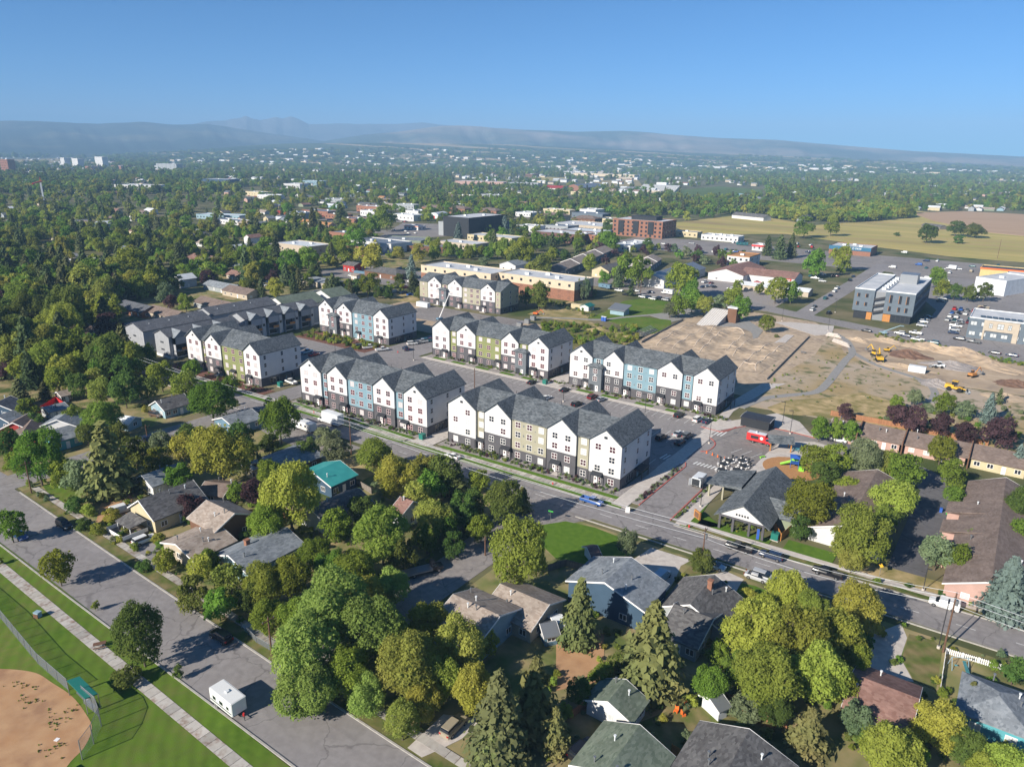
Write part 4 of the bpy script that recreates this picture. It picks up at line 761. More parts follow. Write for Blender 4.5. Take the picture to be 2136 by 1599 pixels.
# quonset
t = thing('quonset_hut', 'white arched metal hut with a red door', 'hut', (*G(905, 456), 0)); LM.append((*G(905, 456), 'the arched white hut')); b = MB(); n = 12; v = []
for s_ in (0, 26):
    for i in range(n + 1): an = math.pi * i / n; v.append((8 * math.cos(an), s_, 7.5 * math.sin(an)))
b.add(v, [(i, i + 1, i + n + 2, i + n + 1) for i in range(n)] + [tuple(range(n + 1)), tuple(range(n + 1, 2 * n + 2))[::-1]]); b.build('arched_shell', ['metal_white'], t); door(t, 0, -.05, col='red_paint', w=3, h=3.5, glass=False); o = t; o.rotation_euler = (0, 0, R_(12))
for i, (x, y, s1, s2) in enumerate(((905, 428, 'brick apartment house with white balconies and hip roof, left of three', 'the left brick apartments'), (960, 430, 'brick apartment house with cream stairs and hip roof, middle of three', 'the middle brick apartments'), (1024, 434, 'brick apartment house with hip roof, right of three', 'the right brick apartments'),
                                    (1160, 444, 'cream apartment house with hip roof above the long white-roofed shop', 'the cream hip-roofed apartments'), (1225, 450, 'brown apartment house with hip roof beside the four storey brick block', 'the brown hip-roofed apartments'))):
    p = G(x, y, 10); house(s1, (p[0] - 8, p[1]), (p[0] + 8, p[1]), 10.5, 9, 7.6, 'roof_umber', 'brick' if i < 3 else ('w_cream' if i == 3 else 'w_brown'), s2, hip=True, nl=6, ns=3, storeys=2, px=False, vents=0, cat='apartment house', name='apartment_house')
# terraces beyond the park
for i, (a, c, s1, s2) in enumerate((((1160, 552), (1262, 512), 'long terrace with tan-grey roof and white dividing ribs', 'the ribbed terrace'), ((1312, 560), (1362, 530), 'short terrace with tan-grey roof and white ribs, behind round trees', 'the short ribbed terrace'))):
    h_ = house(s1, a, c, 7.5, 7, 4.6, 'roof_tan', 'w_slate', s2, nl=10, vents=0, cat='terrace', name='terrace', snapit=False)
    L = math.hypot(G(*a, 7.5)[0] - G(*c, 7.5)[0], G(*a, 7.5)[1] - G(*c, 7.5)[1])
    for j in range(1, 4):
        for d in (-1, 1): k = MB(); x_ = -L / 2 + L * j / 4; k.add([(x_ - .25, 0, 7.5), (x_ + .25, 0, 7.5), (x_ + .25, d * 7.5, 4.4), (x_ - .25, d * 7.5, 4.4), (x_ - .25, 0, 8.0), (x_ + .25, 0, 8.0), (x_ + .25, d * 7.5, 4.9), (x_ - .25, d * 7.5, 4.9)], [(0, 1, 2, 3), (7, 6, 5, 4), (2, 6, 7, 3), (0, 3, 7, 4), (1, 5, 6, 2)]); k.build('roof_rib', ['trim_white'], h_)
house('cream chapel-like house with gable to the park', (1264, 556), (1288, 543), 8, 6.5, 5, 'roof_charcoal', 'w_cream', 'the cream gabled house', vents=0, nl=3)
house('white hall with pale metal roof beside the park trees', (1372, 573), (1432, 545), 8.5, 9.5, 5.2, 'metal_grey', 'siding_white', 'the white hall', vents=0, nl=6, cat='hall', name='hall')
house('small pale green-roofed house behind the cream and brick blocks', (1068, 546), (1104, 534), 6.5, 7, 4, 'roof_slate', 'siding_white', 'the pale green-roofed house', vents=0)
t = house('white warehouse with red-brown roof and a red name board', (1560, 556), (1664, 570), 8.0, 10, 5, 'roof_redbrown', 'siding_white', 'the warehouse with red board', vents=2, nl=0, ns=1, cat='warehouse', name='warehouse'); sign(t, 8, -10.05, 4.2, 6.5, 1.4, 'metal_dark', name='name_board'); sign(t, 13.6, -10.05, 4.2, 4.6, 1.4, 'red_paint', name='name_board'); sign(t, 10.8, -10.2, 4.1, 8.4, .4, 'trim_white', name='board_strip')
house('gabled front part of the red-roofed warehouse', (1525, 562), (1553, 544), 8.4, 12, 5, 'roof_redbrown', 'siding_white', None, vents=0, nl=0, ns=2, cat='warehouse', name='warehouse')
house('long low storage shed with pale metal roof and shrubs in front', (1552, 584), (1688, 604), 4.6, 5.2, 3.2, 'metal_white', 'w_beige', 'the long storage shed', vents=0, nl=0, ns=0, cat='shed', name='shed', win=False)
flat('unfinished building with orange sheathed roof and white walls', (1515, 555), (1560, 560), 26, 8, 'siding_white', 'the orange sheathed building', roof='play_bark', rows=2, cols=4, parwall='play_bark')
flat('low strip of shops with striped fascia beside the field, left', (1403, 492), (1448, 497), 14, 5, 'w_cream', 'the left strip shop', rows=1, cols=5, roof='metal_grey')
flat('low strip of shops with pale mansard roofs beside the field, right', (1462, 500), (1540, 506), 18, 5, 'siding_white', 'the right strip shop', rows=1, cols=8, units=4)
t, L, D, h = flat('white petrol station with crimson canopy behind the dark spruces', (1568, 522), (1600, 524), 14, 5, 'siding_white', 'the crimson petrol station', rows=1, cols=3); k = MB(); k.box(-.4, -.4, 3.6, L + .4, -.08, 5.2); k.build('fascia_band', ['red_paint'], t)
mat('store_blue', (.03, .13, .22), rough=.6); t, L, D, h = flat('blue and brick parts store with white lettering on its fascia', (1728, 528), (1815, 535), 30, 6.5, 'brick', 'the blue parts store', rows=0, units=3); k = MB(); k.box(-.2, -.4, 4.0, L + .2, -.06, 7.2); k.build('fascia_band', ['store_blue'], t); sign(t, L * .6, -.45, 5.7, 16, 2, 'store_blue', letters='ATE O PAW', size=2.3)
t, L, D, h = flat('long yellow and orange-red discount shop beside the field', (2042, 577), (2150, 590), 20, 6, 'w_yellow', 'the orange-red discount shop', roof='metal_dark', rows=0, units=0); k = MB(); k.box(-.3, -.5, 5.9, L + .3, -.06, 6.9); k.build('fascia_band', ['orange_paint'], t)
for i in range(3): door(t, 30 + i * 9, -.03, col='red_paint', w=5, h=3.6, glass=False)
t, L, D, h = flat('white and pale grey block warehouse at the right edge', (2030, 608), (2093, 618), 38, 9, 'metal_white', 'the pale block warehouse', rows=0, units=1)
flat('pale grey side hall joined to the block warehouse', (2093, 604), (2170, 612), 30, 8, 'w_grey', None, rows=0, units=0)
# modern office
a = G(1774.5, 662); c = G(1896, 682)
t = thing('office_building', 'blue-grey three storey office with orange window fins and stair tower', 'office building', (a[0], a[1], 0)); LM.append((a[0] + 13, a[1], 'the blue-grey office')); L = c[0] - a[0]; D = 62; h = 15.5
FOOT.append([(a[0] - 3, a[1] - 3), (c[0] + 3, a[1] - 3), (c[0] + 3, a[1] + D + 3), (a[0] - 3, a[1] + D + 3)])
b = MB(); b.box(0, 0, 4.2, L * .34, D, h); b.box(L * .52, 0, 4.2, L, D, h); b.box(L * .34, 1.5, 0, L * .52, D, h - .6, 1); b.box(.8, .8, 0, L * .34, D, 4.2, 2); b.box(L * .52, .8, 0, L - .8, D, 4.2, 2); b.build('wall', ['w_slate', 'metal_grey', 'w_black'], t)
for x0_, x1_ in ((0, L * .34), (L * .52, L)):
    r = MB(); r.box(x0_ + .3, .3, h, x1_ - .3, D - .3, h + .1); ro = r.build('roof', ['membrane'], t); p = MB(); p.box(x0_, 0, h, x1_, .3, h + .6); p.box(x0_, D - .3, h, x1_, D, h + .6); p.box(x0_, .3, h, x0_ + .3, D - .3, h + .6); p.box(x1_ - .3, .3, h, x1_, D - .3, h + .6); p.build('parapet', ['metal_white'], t)
r = MB(); r.box(L * .34 + .1, 1.8, h - .6, L * .52 - .1, D - .3, h - .5); r.build('roof', ['membrane'], t)
k = MB(); k.box(L * .55, D * .55, h, L * .85, D * .72, h + 5); k.build('penthouse', ['metal_grey'], t)
for i in range(6): k = MB(); k.box(L * .4, 8 + i * 8, h - .5, L * .47, 11 + i * 8, h + .9); k.build('roof_unit', ['metal_white'], t)
k = MB(); k.box(L * .34 - 2.6, .74, 0, L * .34 - .1, .82, 4.1); k.box(L * .52 + .1, .7, 0, L * .52 + 3.6, .82, 4.1); k.build('timber_panel', ['wood_orange'], t)
for i in range(3): k = MB(); zz = 3.5 + i * 3.4; k.add([(L * .34, .4, zz), (L * .52, .4, zz + 1.6), (L * .52, .4, zz + 2.6), (L * .34, .4, zz + 1), (L * .34, -.3, zz), (L * .52, -.3, zz + 1.6), (L * .52, -.3, zz + 2.6), (L * .34, -.3, zz + 1)], [(4, 5, 6, 7), (0, 3, 2, 1), (3, 7, 6, 2), (0, 1, 5, 4)]); k.build('stair_flight', ['metal_dark'], t)
for (x_, z_, hh) in ((L * .08, 8, 1.8), (L * .22, 8, 1.8), (L * .08, 12.4, 1.8), (L * .22, 12.4, 1.8), (L * .62, 7, 2.2), (L * .77, 7, 2.2), (L * .89, 7, 2.2), (L * .62, 12, 4.0), (L * .77, 12, 4.0), (L * .89, 12, 4.0)):
    w_o = window(t, x_, 0, z_, 1.0, hh, frame='trim_dark', grid=(1, 1)); f = MB(); f.box(-.75, -.35, -hh / 2, -.6, 0, hh / 2); f.build('window_fin', ['wood_orange'], w_o)
for i in range(15):
    for z_ in (7.4, 12.0): window(t, L, 3 + i * 3.9, z_, 1.6, 2.6, rz=math.pi / 2, frame='trim_dark', grid=(1, 1))
for i in range(5): window(t, L * .55 + 2 + i * 2.2, .8, 2.2, 1.8, 3.0, frame='trim_dark', grid=(1, 2))
# second office
a = G(2014, 703); c = G(2150, 728)
t, L, D, h = flat('two storey grey masonry and charcoal office with roof panels', (2014, 703), (2150, 722), 26, 9.5, 'w_slate', 'the grey masonry office', rows=2, cols=6, ww=2.4, wh=1.7, units=0, par=.5, parwall='metal_white', pane='blind')
k = MB(); k.box(L * .24, -.6, 4.4, L * .78, -.02, 9.3); k.box(L * .24, -.6, 0, L * .27, -.02, 4.4); k.box(L * .70, -.6, 0, L * .78, -.02, 4.4); k.build('masonry_front', ['w_beige'], t); window(t, L * .5, -.6, 6.9, 2.4, 2.4, frame='trim_dark', pane='blind'); window(t, L * .35, -.6, 6.9, 1.2, 2, frame='trim_dark', pane='blind'); window(t, L * .64, -.6, 6.9, 1.2, 2, frame='trim_dark', pane='blind')
for i in range(9): k = MB(); k.box(L * .16 + i * 2.4, 3, h + .5, L * .16 + i * 2.4 + 2.0, 6, h + .7); k.build('solar_panel', ['w_navy'], t)

# clubhouse
a = G(1500, 1095); t = thing('clubhouse', 'clubhouse with dark grey gable roofs and white entrance gable by the drive', 'clubhouse', (-47.5, 146.5, 0), R_(1)); LM.append((-44, 150, 'the clubhouse')); FOOT.append([(-52, 144), (-32, 144), (-32, 176), (-54, 176)])
b = MB(); b.box(1.9, 5, 0, 12.1, 24, 3.5); b.gable_y(5, 24, 7.0, 5.1, 3.5, 6.85); b.box(12.0, 7, 0, 17.5, 14, 3.0, 1); b.build('wall', ['w_green', 'w_green'], t)
r = MB(); r.roof_y(-1, 25, 7.0, 5.2, 3.6, 7.0, .22, 1.0); r.build('roof', ['roof_grey'], t)
r = MB(); r.roof_x(9.5, 18.2, 10.5, 3.8, 3.1, 5.3, .2, .5); r.build('wing_roof', ['roof_grey'], t)
r = MB(); r.add([(-6, 13, 3.4), (2.5, 13, 4.0), (2.5, 25, 4.0), (-6, 22, 3.4), (-6, 13, 3.6), (2.5, 13, 4.9), (2.5, 25, 4.9), (-6, 22, 3.6)], [(0, 3, 2, 1), (4, 5, 6, 7), (0, 1, 5, 4), (2, 3, 7, 6), (0, 4, 7, 3)]); r.build('porch_roof', ['roof_grey'], t)
for (xx, yy) in ((-5.4, 13.6), (-5.4, 21.4), (-2, 13.6)): k = MB(); k.box(xx - .2, yy - .2, 0, xx + .2, yy + .2, 3.5); k.build('porch_post', ['siding_tan'], t)
b = MB(); b.gable_y(-.7, -.4, 7.0, 5.0, 3.6, 6.7); b.build('entrance_gable', ['siding_white'], t)
for xx in (2.2, 5.2, 8.8, 11.8): k = MB(); k.box(xx - .25, -.9, 0, xx + .25, -.4, 3.5); k.build('porch_column', ['siding_dark'], t)
k = MB(); k.box(1.9, -.95, 3.3, 12.1, -.35, 3.7); k.build('porch_beam', ['siding_dark'], t)
door(t, 7, 4.95, w=1.8); window(t, 4, 5, 1.6, 1.6, 1.8, frame='trim_dark'); window(t, 10.2, 5, 1.6, 1.6, 1.8, frame='trim_dark')
for i in range(5): k = MB(); k.box(5.6 + i * .62, -.78, 4.35, 5.95 + i * .62, -.7, 4.8); k.build('number_plaque', ['trim_dark'], t)
# park and site structures
house('dark flat-roofed bin enclosure at the end of the apartment walk', (1552, 862), (1612, 876), 3.0, 3.0, 2.8, 'metal_dark', 'w_black', 'the dark bin enclosure', name='bin_enclosure', cat='enclosure', vents=0, win=False, ov=.3)
t = thing('shelter', 'open timber picnic shelter with dark shingle roof by the playground', 'shelter', (*G(1625, 937), 0), R_(25)); LM.append((*G(1625, 937), 'the timber picnic shelter')); r = MB(); r.roof_x(-3.6, 3.6, 0, 2.2, 3.0, 4.2, .18, .5); r.build('roof', ['roof_grey'], t)
for u in (-1, 1):
    for v in (-1, 1): k = MB(); k.box(u * 2.8 - .15, v * 1.8 - .15, 0, u * 2.8 + .15, v * 1.8 + .15, 3.1); k.build('post', ['wood_orange'], t)
t = thing('restroom_hut', 'small grey park hut with mono-pitch roof on the lawn', 'hut', (*G(1292, 655), 0), 0); LM.append((*G(1292, 655), 'the park hut')); k = MB(); k.box(-4, -3, 0, 4, 3, 2.8); k.build('wall', ['w_lblue'], t); k = MB(); k.add([(-5, -4, 2.6), (5, -4, 2.6), (5, 4, 4.6), (-5, 4, 4.6), (-5, -4, 2.9), (5, -4, 2.9), (5, 4, 4.9), (-5, 4, 4.9)], [(0, 3, 2, 1), (4, 5, 6, 7), (0, 1, 5, 4), (2, 3, 7, 6), (0, 4, 7, 3), (1, 2, 6, 5)]); k.build('roof', ['metal_grey'], t)
house('white hut with green metal roof beside the cream container', (1218, 635), (1232, 631), 3.6, 2.6, 2.6, 'green_metal', 'siding_white', 'the green-roofed hut', name='hut', cat='hut', vents=0, win=False)
def container(px, py, col, label, L=6.1, rz=0.0, h=2.6, w=2.44):
    t = thing('container', label, 'container', (*G(px, py), 0), rz); b = MB(); n = 12
    b.box(-L / 2, -w / 2, .15, L / 2, w / 2, h); b.build('shell', [col], t); rr = MB()
    for i in range(n): x = -L / 2 + (i + .5) * L / n; rr.box(x - .06, -w / 2 - .04, .3, x + .06, -w / 2, h - .1); rr.box(x - .06, w / 2, .3, x + .06, w / 2 + .04, h - .1)
    stuff(rr.build('rib', [col], t)); LM.append((*G(px, py), 'the ' + label.split(' ')[0] + ' container')); return t
container(1213, 645, 'w_cream', 'cream shipping container on the weedy ground', 12); container(883, 640, 'metal_white', 'white site container before the unfinished block', 8)
container(1912, 776, 'metal_white', 'white site cabin on the dirt among the machines', 6)
t = thing('start_hill', 'white concrete bmx start hill with a brown gate tower', 'start hill', (*G(1478, 672), 0)); LM.append((*G(1478, 672), 'the bmx start hill')); xa, ya = G(1478, 672)
b = MB(); q0, q1 = G(1449, 680), G(1490, 684); yy = (q0[1] + q1[1]) / 2; x0_, x1_ = q0[0] - xa, q1[0] - xa; b.add([(x0_, yy - ya, 0), (x1_, yy - ya, 0), (x1_, yy - ya + 24, 0), (x0_, yy - ya + 24, 0), (x0_, yy - ya + 22, 5.2), (x1_, yy - ya + 22, 5.2), (x0_, yy - ya + 24, 5.2), (x1_, yy - ya + 24, 5.2)], [(0, 1, 5, 4), (4, 5, 7, 6), (0, 4, 6, 3), (1, 2, 7, 5), (2, 3, 6, 7)]); b.build('ramp', ['concrete'], t)
for i in range(9): k = MB(); x_ = x0_ + (x1_ - x0_) * i / 8; k.add([(x_ - .15, yy - ya, .03), (x_ + .15, yy - ya, .03), (x_ + .15, yy - ya + 22, 5.25), (x_ - .15, yy - ya + 22, 5.25)], [(0, 1, 2, 3)]); k.build('lane_line', ['white_line'], t)
k = MB(); k.box(x1_ + .5, yy - ya + 17, 0, x1_ + 5, yy - ya + 24, 7.5); k.build('gate_tower', ['w_brown'], t); k = MB(); k.box(x1_ + .2, yy - ya + 16.7, 7.5, x1_ + 5.3, yy - ya + 24.3, 8.1); k.build('tower_roof', ['metal_white'], t)
USED = set()
def where(x, y, n=1):
    c = sorted(LM, key=lambda q: (q[0] - x) ** 2 + (q[1] - y) ** 2)[:14]; out = []
    px, py = PX(x, y)
    for q in c:
        qx, qy = PX(q[0], q[1]); d = math.hypot(q[0] - x, q[1] - y); dx, dy = px - qx, py - qy
        if abs(dx) > abs(dy) * 1.3: r = ('just right of ' if d < 14 else 'right of ' if d < 32 else 'well to the right of ') if dx > 0 else ('just left of ' if d < 14 else 'left of ' if d < 32 else 'well to the left of ')
        else: r = ('right in front of ' if d < 14 else 'in front of ' if d < 32 else 'some way before ') if dy > 0 else ('right behind ' if d < 14 else 'behind ' if d < 32 else 'some way behind ')
        out.append(r + q[2])
    return out
def unique(base, x, y):
    w = where(x, y)
    opts = [f'{base} {a}' for a in w[:3]] + [f'{base} {a}, {b_}' for i, a in enumerate(w[:7]) for b_ in w[i + 1:12]]
    opts += [o.replace('medium-sized ', '').replace('well to the ', '').replace('some way ', '') for o in opts]
    for o in opts:
        if len(o.split()) <= 16 and o not in USED: USED.add(o); return o
    return opts[0]
# ------------------------------------------------------------------ dirt: bmx track, mounds
mat('edge_sand', (.68, .56, .44), rough=1)
LANES = [[G(1330 + u / 4.855, 600 + v / 4.855) for u, v in q] for q in (
    [(190, 590), (300, 510), (430, 430), (570, 385)], [(350, 620), (460, 545), (590, 465), (690, 435)], [(570, 605), (660, 510), (720, 470), (775, 405)], [(620, 665), (700, 590), (770, 520), (880, 430)],
    [(880, 430), (1000, 430), (1080, 480), (1010, 545), (890, 650)], [(960, 700), (1050, 600), (1140, 545)], [(1020, 830), (1070, 785), (1160, 700), (1330, 580)], [(1195, 850), (1200, 800), (1340, 690), (1475, 585)], [(1070, 785), (1195, 805)])]
LS = [np.array(smooth(q, 8)) for q in LANES]
def track_h(X, Y):
    X = np.asarray(X, float); Y = np.asarray(Y, float); h = np.zeros_like(X) + .1
    for q in LS[:8]:
        d = np.hypot(X[..., None] - q[:, 0], Y[..., None] - q[:, 1]); k = d.argmin(-1); dm = d.min(-1); al = np.concatenate([[0], np.cumsum(np.hypot(*np.diff(q, axis=0).T))])[k]
        side = (X - q[k, 0]); w = np.where(side > 0, 3.2, 4.5); h = np.maximum(h, .1 + (.35 + .9 * np.sin(al * math.pi / 16) ** 2) * np.clip(1.25 - dm / (w * 1.25), 0, 1) ** 1.2)
    return h
gx = np.arange(-140, -74, 1.1); gy = np.arange(262, 352, 1.3); XX, YY = np.meshgrid(gx, gy, indexing='ij'); rs_ = np.random.RandomState(2); ZZ = track_h(XX, YY) + rs_.normal(0, .03, XX.shape); ZZ[0, :] = ZZ[-1, :] = -.2; ZZ[:, 0] = ZZ[:, -1] = -.2
poly = [G(*p) for p in ((1296, 742), (1345, 704), (1440, 662), (1560, 655), (1600, 656), (1700, 673), (1728, 690), (1690, 740), (1597, 797), (1530, 808), (1400, 778))]
b = MB(); ny = len(gy); b.v = [(float(x), float(y), float(z)) for x, y, z in zip(XX.ravel(), YY.ravel(), ZZ.ravel())]
for i in range(len(gx) - 1):
    for j in range(ny - 1):
        if inpoly(gx[i] + .5, gy[j] + .6, poly): b.f.append((i * ny + j, (i + 1) * ny + j, (i + 1) * ny + j + 1, i * ny + j + 1)); b.m.append(0)
struct(b.build('bmx_track', ['track_dirt']))
for q in LS:
    b = MB(); z = track_h(q[:, 0], q[:, 1]) + .05
    for i in range(len(q) - 1): b.tube((q[i, 0], q[i, 1], z[i]), (q[i + 1, 0], q[i + 1, 1], z[i + 1]), .17, n=4)
    struct(b.build('track_edge', ['edge_sand']))
area('bmx_turn', [(1495, 672), (1560, 668), (1592, 690), (1580, 705), (1553, 710), (1552, 700), (1540, 690), (1510, 688), (1488, 690)], .2, 'path_grey')
area('landing_pad', [(1612, 718), (1640, 698), (1656, 700), (1634, 719)], .25, 'concrete')
def mound(px, py, rx, ry, h, m, rz=0, seed=1):
    rs = np.random.RandomState(seed); n, k = 22, 7; v = [(0, 0, h)]
    for j in range(1, k + 1):
        for i in range(n): a = 6.283 * i / n; r = j / k; w = 1 + .14 * math.sin(a * 3 + seed) + .08 * rs.normal(); v.append((rx * r * w * math.cos(a), ry * r * w * math.sin(a), h * (1 - r) ** 1.15 * (1 + .1 * rs.normal()) - (.15 if j == k else 0)))
    f = [(0, 1 + i, 1 + (i + 1) % n) for i in range(n)] + [(1 + (j - 1) * n + i, 1 + j * n + i, 1 + j * n + (i + 1) % n, 1 + (j - 1) * n + (i + 1) % n) for j in range(1, k) for i in range(n)]
    b = MB(); b.add(v, f); struct(b.build('dirt_mound', [m], None, (*G(px, py), .05), rz))
for a in ((1893, 742, 9, 6, 3.0, 'brown_soil', 0, 1), (1935, 728, 14, 5, 3.2, 'dirt', -.3, 2), (1850, 712, 10, 5, 1.8, 'dirt', -.2, 3), (2010, 742, 18, 6, 3.8, 'dirt', -.35, 4), (1985, 765, 12, 6, 2.6, 'gravel', .2, 5), (2070, 765, 16, 6, 2.4, 'dirt', -.4, 6), (1955, 803, 8, 5, 2.4, 'gravel', -.7, 7), (2118, 803, 8, 5, 2.2, 'brown_soil', 0, 8), (1880, 765, 11, 4, 1.5, 'dirt', 0, 9), (1790, 710, 7, 3, 1.4, 'dirt', -.5, 10), (1250, 690, 8, 5, 1.2, 'dry_grass', 0, 11), (1300, 700, 9, 4, 1.3, 'dry_grass', -.4, 12), (2100, 830, 9, 5, 1.6, 'dirt', .3, 13)): mound(*a)
# ------------------------------------------------------------------ landmarks of the distant town
def fl(label, x0, x1, yb, h, wall, short=None, D=30, rows=3, cols=8, **k):
    y0 = yb; return flat(label, (x0, yb), (x1, yb + (x1 - x0) * .03), D, h, wall, short, rows=rows, cols=cols, ww=2.2, wh=1.5, units=1, side=0, rz=None, **k)
M_ = [('white campus tower with a red strip, leftmost of three', 128, 140, 347, 34, 'siding_white', 'the leftmost white tower'), ('white campus tower, middle of three', 152, 170, 349, 34, 'siding_white', 'the middle white tower'), ('broadest white campus tower, right of the other two', 200, 222, 348, 40, 'siding_white', 'the broad white tower'),
      ('brick tower block at the far left edge', 4, 20, 362, 40, 'brick', 'the far left brick tower'), ('long grey slab building above the tree tops, left of centre', 327, 385, 355, 24, 'w_grey', 'the grey slab'), ('brick tower, left of the far pair', 470, 482, 336, 34, 'brick', 'the left far brick tower'), ('brick tower, right of the far pair', 500, 516, 337, 36, 'brick', 'the right far brick tower'),
      ('white and blue modern building rising from the trees', 240, 316, 399, 12, 'siding_white', 'the white and blue modern block'), ('dark glass building among distant trees', 422, 478, 389, 16, 'w_navy', 'the dark glass block'), ('white wing of the distant hotel on the left', 592, 626, 393, 10, 'siding_white', 'the white hotel'),
      ('pinkish school building with glazed end', 950, 1050, 388, 12, 'w_pink', 'the pinkish school'), ('windowless grey-blue hall right of the pinkish school', 1056, 1122, 392, 12, 'w_grey', 'the grey-blue hall'), ('long beige shopping mall', 1195, 1330, 366, 9, 'stucco_cream', 'the beige mall'), ('low white-fronted blocks beyond the mall', 1265, 1312, 346, 14, 'siding_white', 'the blocks beyond the mall'),
      ('beige low building in front of the mall', 1290, 1320, 374, 6, 'w_beige', None), ('grey block in front of the campus towers', 30, 75, 366, 10, 'w_grey', None), ('long brick school building among trees behind the towers', 232, 262, 352, 12, 'brick', None), ('brown brick campus hall', 178, 196, 354, 12, 'brick', None), ('long dark campus hall', 342, 380, 334, 12, 'w_slate', None),
      ('orange building on the mall plain', 1096, 1112, 369, 10, 'w_brown', None), ('blue-grey office far right of the school', 1010, 1050, 350, 10, 'w_slate', None), ('pale long warehouse on the far plain, right', 1960, 2030, 344, 9, 'stucco_cream', 'the far pale warehouse'), ('white low halls on the far plain', 865, 900, 324, 9, 'siding_white', None), ('low green-roofed sports hall behind the playing field', 1540, 1578, 415, 8, 'w_teal', 'the green sports hall')]
for a in M_: fl(*a[:7], D=(24 if a[4] > 20 else 40), rows=(6 if a[4] > 20 else 1), cols=5 if a[4] > 20 else 8)
t, L, D, h = fl('grey-blue distant hotel with dark lettering along its wall', 630, 673, 389, 13, 'w_lblue', 'the lettered hotel', D=25, rows=0); sign(t, L * .6, -.1, 8.5, L * .62, 6, 'w_lblue', letters='BALCO', lm='w_navy', size=7)
house('school hall with red roof near the stadium', (1138, 386), (1180, 388), 12, 22, 7, 'w_red', 'siding_white', 'the red-roofed school hall', vents=0, nl=0, ns=0, win=False, cat='hall', name='hall'); house('gymnasium with arched brick gable near the stadium', (1192, 384), (1250, 382), 15, 24, 8, 'metal_grey', 'brick', 'the gymnasium', vents=0, win=False, cat='hall', name='hall')
t = thing('stadium_stand', 'grey raked stadium stand beside the playing field', 'stadium stand', (*G(1330, 397), 0)); LM.append((*G(1375, 396), 'the stadium stand')); x0, y0 = G(1330, 397); x1, y1 = G(1425, 399); L = x1 - x0
for i in range(10): k = MB(); k.box(0, i * 3.2, 0, L, i * 3.2 + 3.1, 2 + i * 1.3); k.build('tier', ['metal_grey'], t)
k = MB(); k.box(L * .35, 32, 13, L * .62, 38, 19); k.build('press_box', ['metal_white'], t)
house('white farmhouse with grey roof and gables beside the dry field', (1535, 442), (1602, 448), 8, 8, 4.5, 'roof_charcoal', 'siding_white', 'the white farmhouse', vents=0, nl=6); house('grey house with steep gable at the field edge', (1672, 450), (1688, 447), 8, 6, 4, 'roof_charcoal', 'w_grey', 'the steep-gabled house', vents=0); house('low house with pale roof right of the steep-gabled one', (1740, 451), (1768, 454), 5.5, 6, 3, 'roof_slate', 'w_beige', 'the low pale-roofed house', vents=0)
house('long grey barn standing alone in the farmland', (1930, 465), (1970, 470), 5, 5, 3, 'roof_charcoal', 'wood_grey', 'the lone grey barn', vents=0, win=False, cat='barn', name='barn')
# specific small roofs seen between the trees on the left
HS = '''80 534 0 26 8 metal_white siding_white long white-roofed house;113 524 1 12 8 roof_slate w_lblue grey-roofed house;158 530 0 18 9 roof_dark w_grey dark-roofed house;171 538 1 14 9 roof_tan w_pink brown-roofed pink house;196 539 0 20 8 metal_white siding_white flat white house;268 516 0 16 9 roof_slate w_lblue slate-blue house;296 521 0 20 10 roof_tan siding_white tan-roofed white house;300 478 0 30 14 roof_redbrown w_cream church-like orange-roofed hall;432 502 0 18 10 roof_tan siding_white brown and white house;424 533 0 26 10 roof_redbrown w_brown dark red roofed house;516 551 0 24 8 roof_slate w_lblue light blue house;343 563 0 20 9 roof_charcoal w_grey dark grey roofed house;376 575 1 8 6 roof_slate siding_white small white gabled house;466 592 0 30 8 roof_slate w_grey long grey-roofed house with deck;506 602 0 24 11 roof_umber w_beige brown hip-roofed bungalow;205 620 0 20 9 roof_umber brick brick house with brown roof;236 628 0 16 9 roof_slate w_beige teal-slate roofed house;289 636 0 26 11 roof_dark brick dark-hipped brick house;350 647 0 26 9 roof_umber w_beige low brown-roofed house;455 628 0 30 10 roof_umber w_grey wide brown-roofed house;182 682 0 24 11 roof_umber w_beige beige hall with brown roof;127 668 1 14 9 roof_slate w_green grey-green gabled house;28 662 1 9 8 roof_tan wood_orange orange timber house;100 580 0 16 8 roof_tan w_beige beige roofed cottage;560 517 0 14 8 roof_slate w_lblue blue-white cottage;600 455 0 18 9 roof_slate siding_white white-blue cottage;641 458 0 20 9 play_bark w_beige orange-roofed bungalow left of the spruce;682 464 0 18 10 play_bark w_pink orange hip-roofed bungalow;590 440 0 22 9 w_red w_brown red shop roof;575 425 0 26 9 metal_grey w_yellow yellow-fronted shop;770 422 0 40 10 roof_dark siding_white long dark roof with white gable;798 408 0 14 10 play_bark siding_white orange-roofed white house;815 424 0 16 10 roof_tan w_cream cream gabled house;840 412 0 20 12 roof_tan w_pink tan hip-roofed house;880 418 0 18 10 play_bark w_beige orange-roofed long house;880 428 1 12 9 roof_slate siding_white white house with slate gable;700 425 0 40 10 metal_white w_lblue long low school wing'''
for e in HS.split(';'):
    p = e.split(' ', 7); px_, py_, o_, L_, W_ = map(float, p[:5]); rf_, wl_ = p[5], p[6]; lab = p[7]
    x, y = G(px_, py_ + 3, 3.5); hl = L_ / 2; pts_ = ((x - hl, y), (x + hl, y)) if o_ == 0 else ((x, y - hl), (x, y + hl))
    house(unique(lab, x, y), pts_[0], pts_[1], 5.2, W_ / 2, 3.0, rf_, wl_, 'the ' + lab if len(lab.split()) < 5 else None, px=False, vents=1, nl=4, ns=2)
    FOOT.append([(x - hl - 2, y - 20), (x + hl + 2, y - 20), (x + hl + 2, y), (x - hl - 2, y)])
